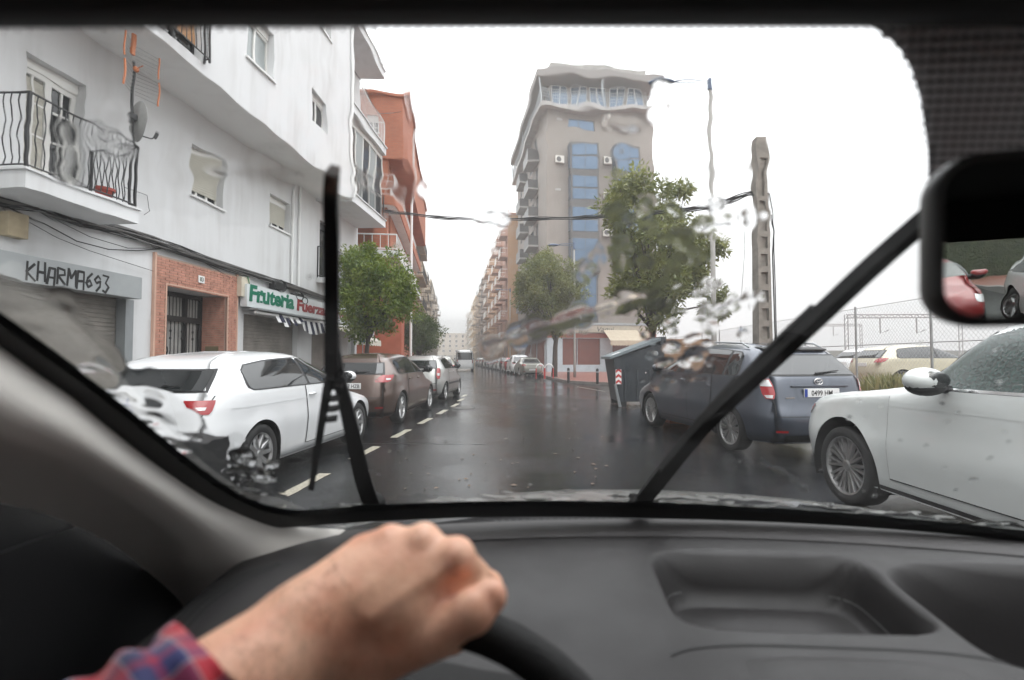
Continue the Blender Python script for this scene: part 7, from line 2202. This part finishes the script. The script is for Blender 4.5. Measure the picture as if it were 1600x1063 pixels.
# plaid shirt sleeve
def plaid():
    m = M('plaid_cloth', (.3, .03, .05), .9); t = m.node_tree; b = t.nodes['Principled BSDF']
    uv = t.nodes.new('ShaderNodeUVMap'); sp = t.nodes.new('ShaderNodeSeparateXYZ'); t.links.new(uv.outputs[0], sp.inputs[0])
    cols = [(0, (.42, .018, .035)), (.20, (.42, .018, .035)), (.215, (.40, .34, .36)), (.25, (.03, .035, .14)), (.47, (.03, .035, .14)), (.49, (.30, .012, .05)), (.60, (.022, .025, .09)), (.80, (.022, .025, .09)), (.82, (.35, .30, .34)), (.845, (.45, .02, .03))]
    outs = []
    for ch_, fr in (('X', 1.0), ('Y', 1.0)):
        f = t.nodes.new('ShaderNodeMath'); f.operation = 'FRACT'; t.links.new(sp.outputs[ch_], f.inputs[0])
        r = t.nodes.new('ShaderNodeValToRGB'); r.color_ramp.interpolation = 'CONSTANT'
        e = r.color_ramp.elements; e[0].position = 0; e[0].color = (*cols[0][1], 1); e[1].position = cols[1][0]; e[1].color = (*cols[1][1], 1)
        for p, c in cols[2:]: q = e.new(p); q.color = (*c, 1)
        t.links.new(f.outputs[0], r.inputs[0]); outs.append(r.outputs[0])
    mx = t.nodes.new('ShaderNodeMix'); mx.data_type = 'RGBA'; mx.inputs[0].default_value = .5
    t.links.new(outs[0], mx.inputs[6]); t.links.new(outs[1], mx.inputs[7]); t.links.new(mx.outputs[2], b.inputs['Base Color'])
    b.inputs['Sheen Weight'].default_value = .3
    return m
ca = wrist+(elbow2-wrist)*.49; cb_ = wrist+(elbow2-wrist)*1.25
axv = cb_-ca; ln_ = np.linalg.norm(axv); axv /= ln_
e1 = np.cross(axv, toc); e1 /= np.linalg.norm(e1); e2 = np.cross(axv, e1)
rows, uvs = [], []
N1, N2 = 34, 48
for i in range(-2, N1+1):
    t = max(0, i)/N1; row, uvr = [], []
    for j in range(N2+1):
        a = 2*math.pi*j/N2
        r_ = .0470+.012*t+.0022*math.sin(3*a+t*9)+.0018*math.sin(5*a-t*14)+.0025*math.sin(t*26+2*a)
        if i <= 0: r_ += .0018
        if i == -1: r_ -= .0035
        if i == -2: r_ -= .006
        off = 0 if i >= 0 else (-.001 if i == -1 else .012)
        p = ca+axv*(t*ln_+off)+(e1*math.cos(a)+e2*math.sin(a))*r_; row.append(tuple(p)); uvr.append((j/N2*7, t*ln_/.040))
    rows.append(row); uvs.append(uvr)
m = MB().grid(rows); slv = m.build('shirt_sleeve', plaid(), person, smooth=True)
ul = slv.data.uv_layers.new(name='UVMap'); flat = [q for r_ in uvs for q in r_]
for lp in slv.data.loops: ul.data[lp.index].uv = flat[lp.vertex_index]
sd_ = slv.modifiers.new('thickness', 'SOLIDIFY'); sd_.thickness = .0012
# ================================================================== rain water lying on the windscreen
def build_water():
    rg = np.random.default_rng(42)
    st = .0026
    xs = np.arange(-.66, 1.15, st); ts = np.arange(0, .74, st/SL*1.0)
    X, T = np.meshgrid(xs, ts, indexing='ij')
    YB = .985-.13*((X-.27)/.75)**2; Y = YB+.01-T; Z = 1.03+(YB-Y)*GK
    Mx = np.array(RMI); Q = np.stack([X-EYE.x, Y-EYE.y, Z-EYE.z], -1) @ Mx.T
    U = 800+FPX*Q[..., 0]/-Q[..., 2]; Vv = 531.5-FPX*Q[..., 1]/-Q[..., 2]
    A, B = X, T*SL                                     # metric coordinates on the glass
    def waves(n, f0, f1, seed, sx=1.0):
        r = np.random.default_rng(seed); o = np.zeros_like(A)
        for _ in range(n):
            f = r.uniform(f0, f1); a = r.uniform(0, 2*math.pi); o += np.sin(A*f*math.cos(a)*sx+B*f*math.sin(a)+r.uniform(0, 6.28))
        return o/math.sqrt(n/2)
    def ss(a, b, t):
        t = np.clip((t-a)/(b-a), 0, 1); return t*t*(3-2*t)
    def dist(pl):
        d = np.full(U.shape, 1e9); tt = np.zeros(U.shape)
        n = len(pl)-1
        for i in range(n):
            a, b = np.array(pl[i], float), np.array(pl[i+1], float); ab = b-a
            t = np.clip(((U-a[0])*ab[0]+(Vv-a[1])*ab[1])/(ab @ ab), 0, 1)
            e = np.hypot(U-a[0]-t*ab[0], Vv-a[1]-t*ab[1]); m_ = e < d; d[m_] = e[m_]; tt[m_] = ((i+t)/n)[m_]
        return d, tt
    H = np.zeros_like(A)
    # thin rippled film above the wiped fan
    lim = 285+40*np.sin(U/150)+25*np.sin(U/61+1)
    mask = ss(lim+55, lim-95, Vv)*ss(1420, 1250, U)
    H += mask*np.clip((.00026+.000036*waves(14, 140, 330, 1)+.000010*waves(10, 380, 620, 2))*np.clip(.36+.64*(U-250)/600, .36, 1), 0, None)
    # heavy unwiped water in the lower left corner
    edge_ = [(-60, 395), (40, 446), (120, 490), (190, 550), (215, 590), (290, 640), (372, 700), (430, 765), (470, 800)]
    ex = np.interp(U, [p[0] for p in edge_], [p[1] for p in edge_])
    m2 = ss(-14, 80, Vv-ex-14*np.sin(U/23)-9*np.sin(U/11+2))*ss(520, 470, U)
    H += m2*np.clip(.0011+.00052*waves(16, 50, 170, 3)+.00016*waves(12, 170, 330, 4), 0, None)
    # ridges left by the blades
    for pl, w, h, s1 in (([(235, 272), (330, 264), (430, 265), (505, 288), (580, 282), (650, 296)], 17, .00032, 5), ([(650, 296), (700, 306), (760, 335), (795, 348)], 9, .0003, 6),
                         ([(752, 553), (790, 533), (850, 512), (905, 495), (960, 482), (1015, 462)], 11, .0011, 7), ([(905, 440), (930, 400), (990, 390)], 9, .0006, 8),
                         ([(1085, 358), (1130, 345), (1200, 338)], 8, .0008, 9), ([(1112, 492), (1150, 474), (1192, 464)], 7, .0008, 10),
                         ([(628, 130), (640, 190), (632, 250), (645, 290)], 8, .00010, 12), ([(1185, 720), (1235, 745), (1262, 770)], 2.5, .0005, 13), ([(985, 205), (960, 195), (1000, 200)], 9, .0006, 14),
                         ([(1030, 130), (1040, 175), (1015, 185)], 8, .0006, 15), ([(180, 160), (160, 210), (200, 240)], 18, .0003, 16), ([(100, 190), (112, 250), (104, 285)], 12, .0002, 17)):
        h *= 1.0; d, tt = dist(pl); wv = w*(.75+.35*np.sin(tt*23+s1)+.2*np.sin(tt*51+s1*2)); H += h*np.exp(-(d/wv)**2)*ss(0, .06, tt)*ss(1, .94, tt)*(1+.12*waves(6, 100, 260, 20+s1))
    # water gathered along the lower edge
    d, tt = dist([(470, 806), (540, 796), (620, 788), (800, 779), (1000, 780), (1150, 787), (1300, 799), (1450, 812), (1600, 829)])
    H += .0006*np.exp(-(d/(4.5+3.0*waves(8, 60, 260, 40)*.5))**2)*np.clip(.6+.5*waves(8, 30, 90, 41), 0, 2)
    # drops
    def drop(u, v, r, h, el=1.0):
        m_ = (np.abs(U-u) < r*2.2) & (np.abs(Vv-v) < r*2.2*el)
        if not m_.any(): return
        q = 1-((U[m_]-u)/r)**2-((Vv[m_]-v)/(r*el))**2; H[m_] += h*np.sqrt(np.clip(q, 0, 1))
    reg = np.exp(-((U-1068)/62)**2-((Vv-415)/120)**2)+.9*np.exp(-((U-1060)/58)**2-((Vv-572)/45)**2)+.6*np.exp(-((U-975)/40)**2-((Vv-330)/110)**2)
    H += np.clip(.00042*(waves(14, 130, 330, 61)+.5*waves(8, 350, 560, 62))*np.clip(reg, 0, 1)-.00020, 0, None)*.85
    for _ in range(9): drop(rg.normal(1075, 40), rg.uniform(290, 530), rg.uniform(5, 15), rg.uniform(.00025, .0007), rg.uniform(.6, 1.5))
    for _ in range(6): drop(rg.normal(1060, 34), rg.normal(560, 38), rg.uniform(7, 19), rg.uniform(.0005, .0012), rg.uniform(.6, 1.3))
    for _ in range(5): drop(rg.normal(985, 45), rg.uniform(270, 470), rg.uniform(6, 17), rg.uniform(.0003, .0008), rg.uniform(.7, 1.4))
    for _ in range(55): drop(rg.uniform(470, 1600), rg.uniform(330, 780), rg.uniform(1.6, 2.8), rg.uniform(.0002, .0006))
    for _ in range(14): drop(rg.uniform(1250, 1600), rg.uniform(560, 800), rg.uniform(1.6, 3.4), rg.uniform(.0002, .0005))
    for _ in range(0): drop(rg.normal(330, 60), rg.normal(640, 40), rg.uniform(10, 24), rg.uniform(.0006, .0014), rg.uniform(.5, .9))
    for _ in range(8): drop(rg.normal(412, 14), rg.normal(738, 12), rg.uniform(5, 12), rg.uniform(.0006, .0012), rg.uniform(.6, 1.2))
    H = np.where(H < .000012, 0, H)
    wet = H > 0
    keep = wet[:-1, :-1] | wet[1:, :-1] | wet[:-1, 1:] | wet[1:, 1:]
    n = np.array(GN); base = np.stack([X, Y, Z], -1)+n*.0006; top = base+n*(H[..., None]+.000002)
    ny = A.shape[1]; idx = np.arange(A.size).reshape(A.shape)
    q = np.stack([idx[:-1, :-1][keep], idx[1:, :-1][keep], idx[1:, 1:][keep], idx[:-1, 1:][keep]], 1)
    used = np.unique(q); rem = -np.ones(A.size, np.int64); rem[used] = np.arange(len(used)); q = rem[q]; k = len(used)
    V = np.concatenate([top.reshape(-1, 3)[used], base.reshape(-1, 3)[used]]); Fq = np.concatenate([q[:, ::-1], q+k])
    me = bpy.data.meshes.new('rain_water'); nv, nf = len(V), len(Fq)
    me.vertices.add(nv); me.vertices.foreach_set('co', V.astype(np.float32).ravel()); me.loops.add(nf*4); me.loops.foreach_set('vertex_index', Fq.astype(np.int32).ravel())
    me.polygons.add(nf); me.polygons.foreach_set('loop_start', np.arange(0, nf*4, 4, dtype=np.int32)); me.polygons.foreach_set('loop_total', np.full(nf, 4, dtype=np.int32)); me.polygons.foreach_set('use_smooth', np.ones(nf, dtype=bool))
    me.update(calc_edges=True); me.materials.append(WATER)
    return tag(link(bpy.data.objects.new('rain_water', me), wind), kind='stuff')
build_water()
# ================================================================== rain haze
hm = bpy.data.materials.new('rain_haze'); hm.use_nodes = True; t = hm.node_tree; t.nodes.clear()
o = t.nodes.new('ShaderNodeOutputMaterial'); pv = t.nodes.new('ShaderNodeVolumePrincipled')
pv.inputs['Color'].default_value = (.985, .99, .99, 1); pv.inputs['Density'].default_value = .0022; pv.inputs['Anisotropy'].default_value = .2
t.links.new(pv.outputs[0], o.inputs['Volume'])
MB().box(-142, 172, -62, 332, -1.2, 32.5).build('haze', hm, kind='stuff')
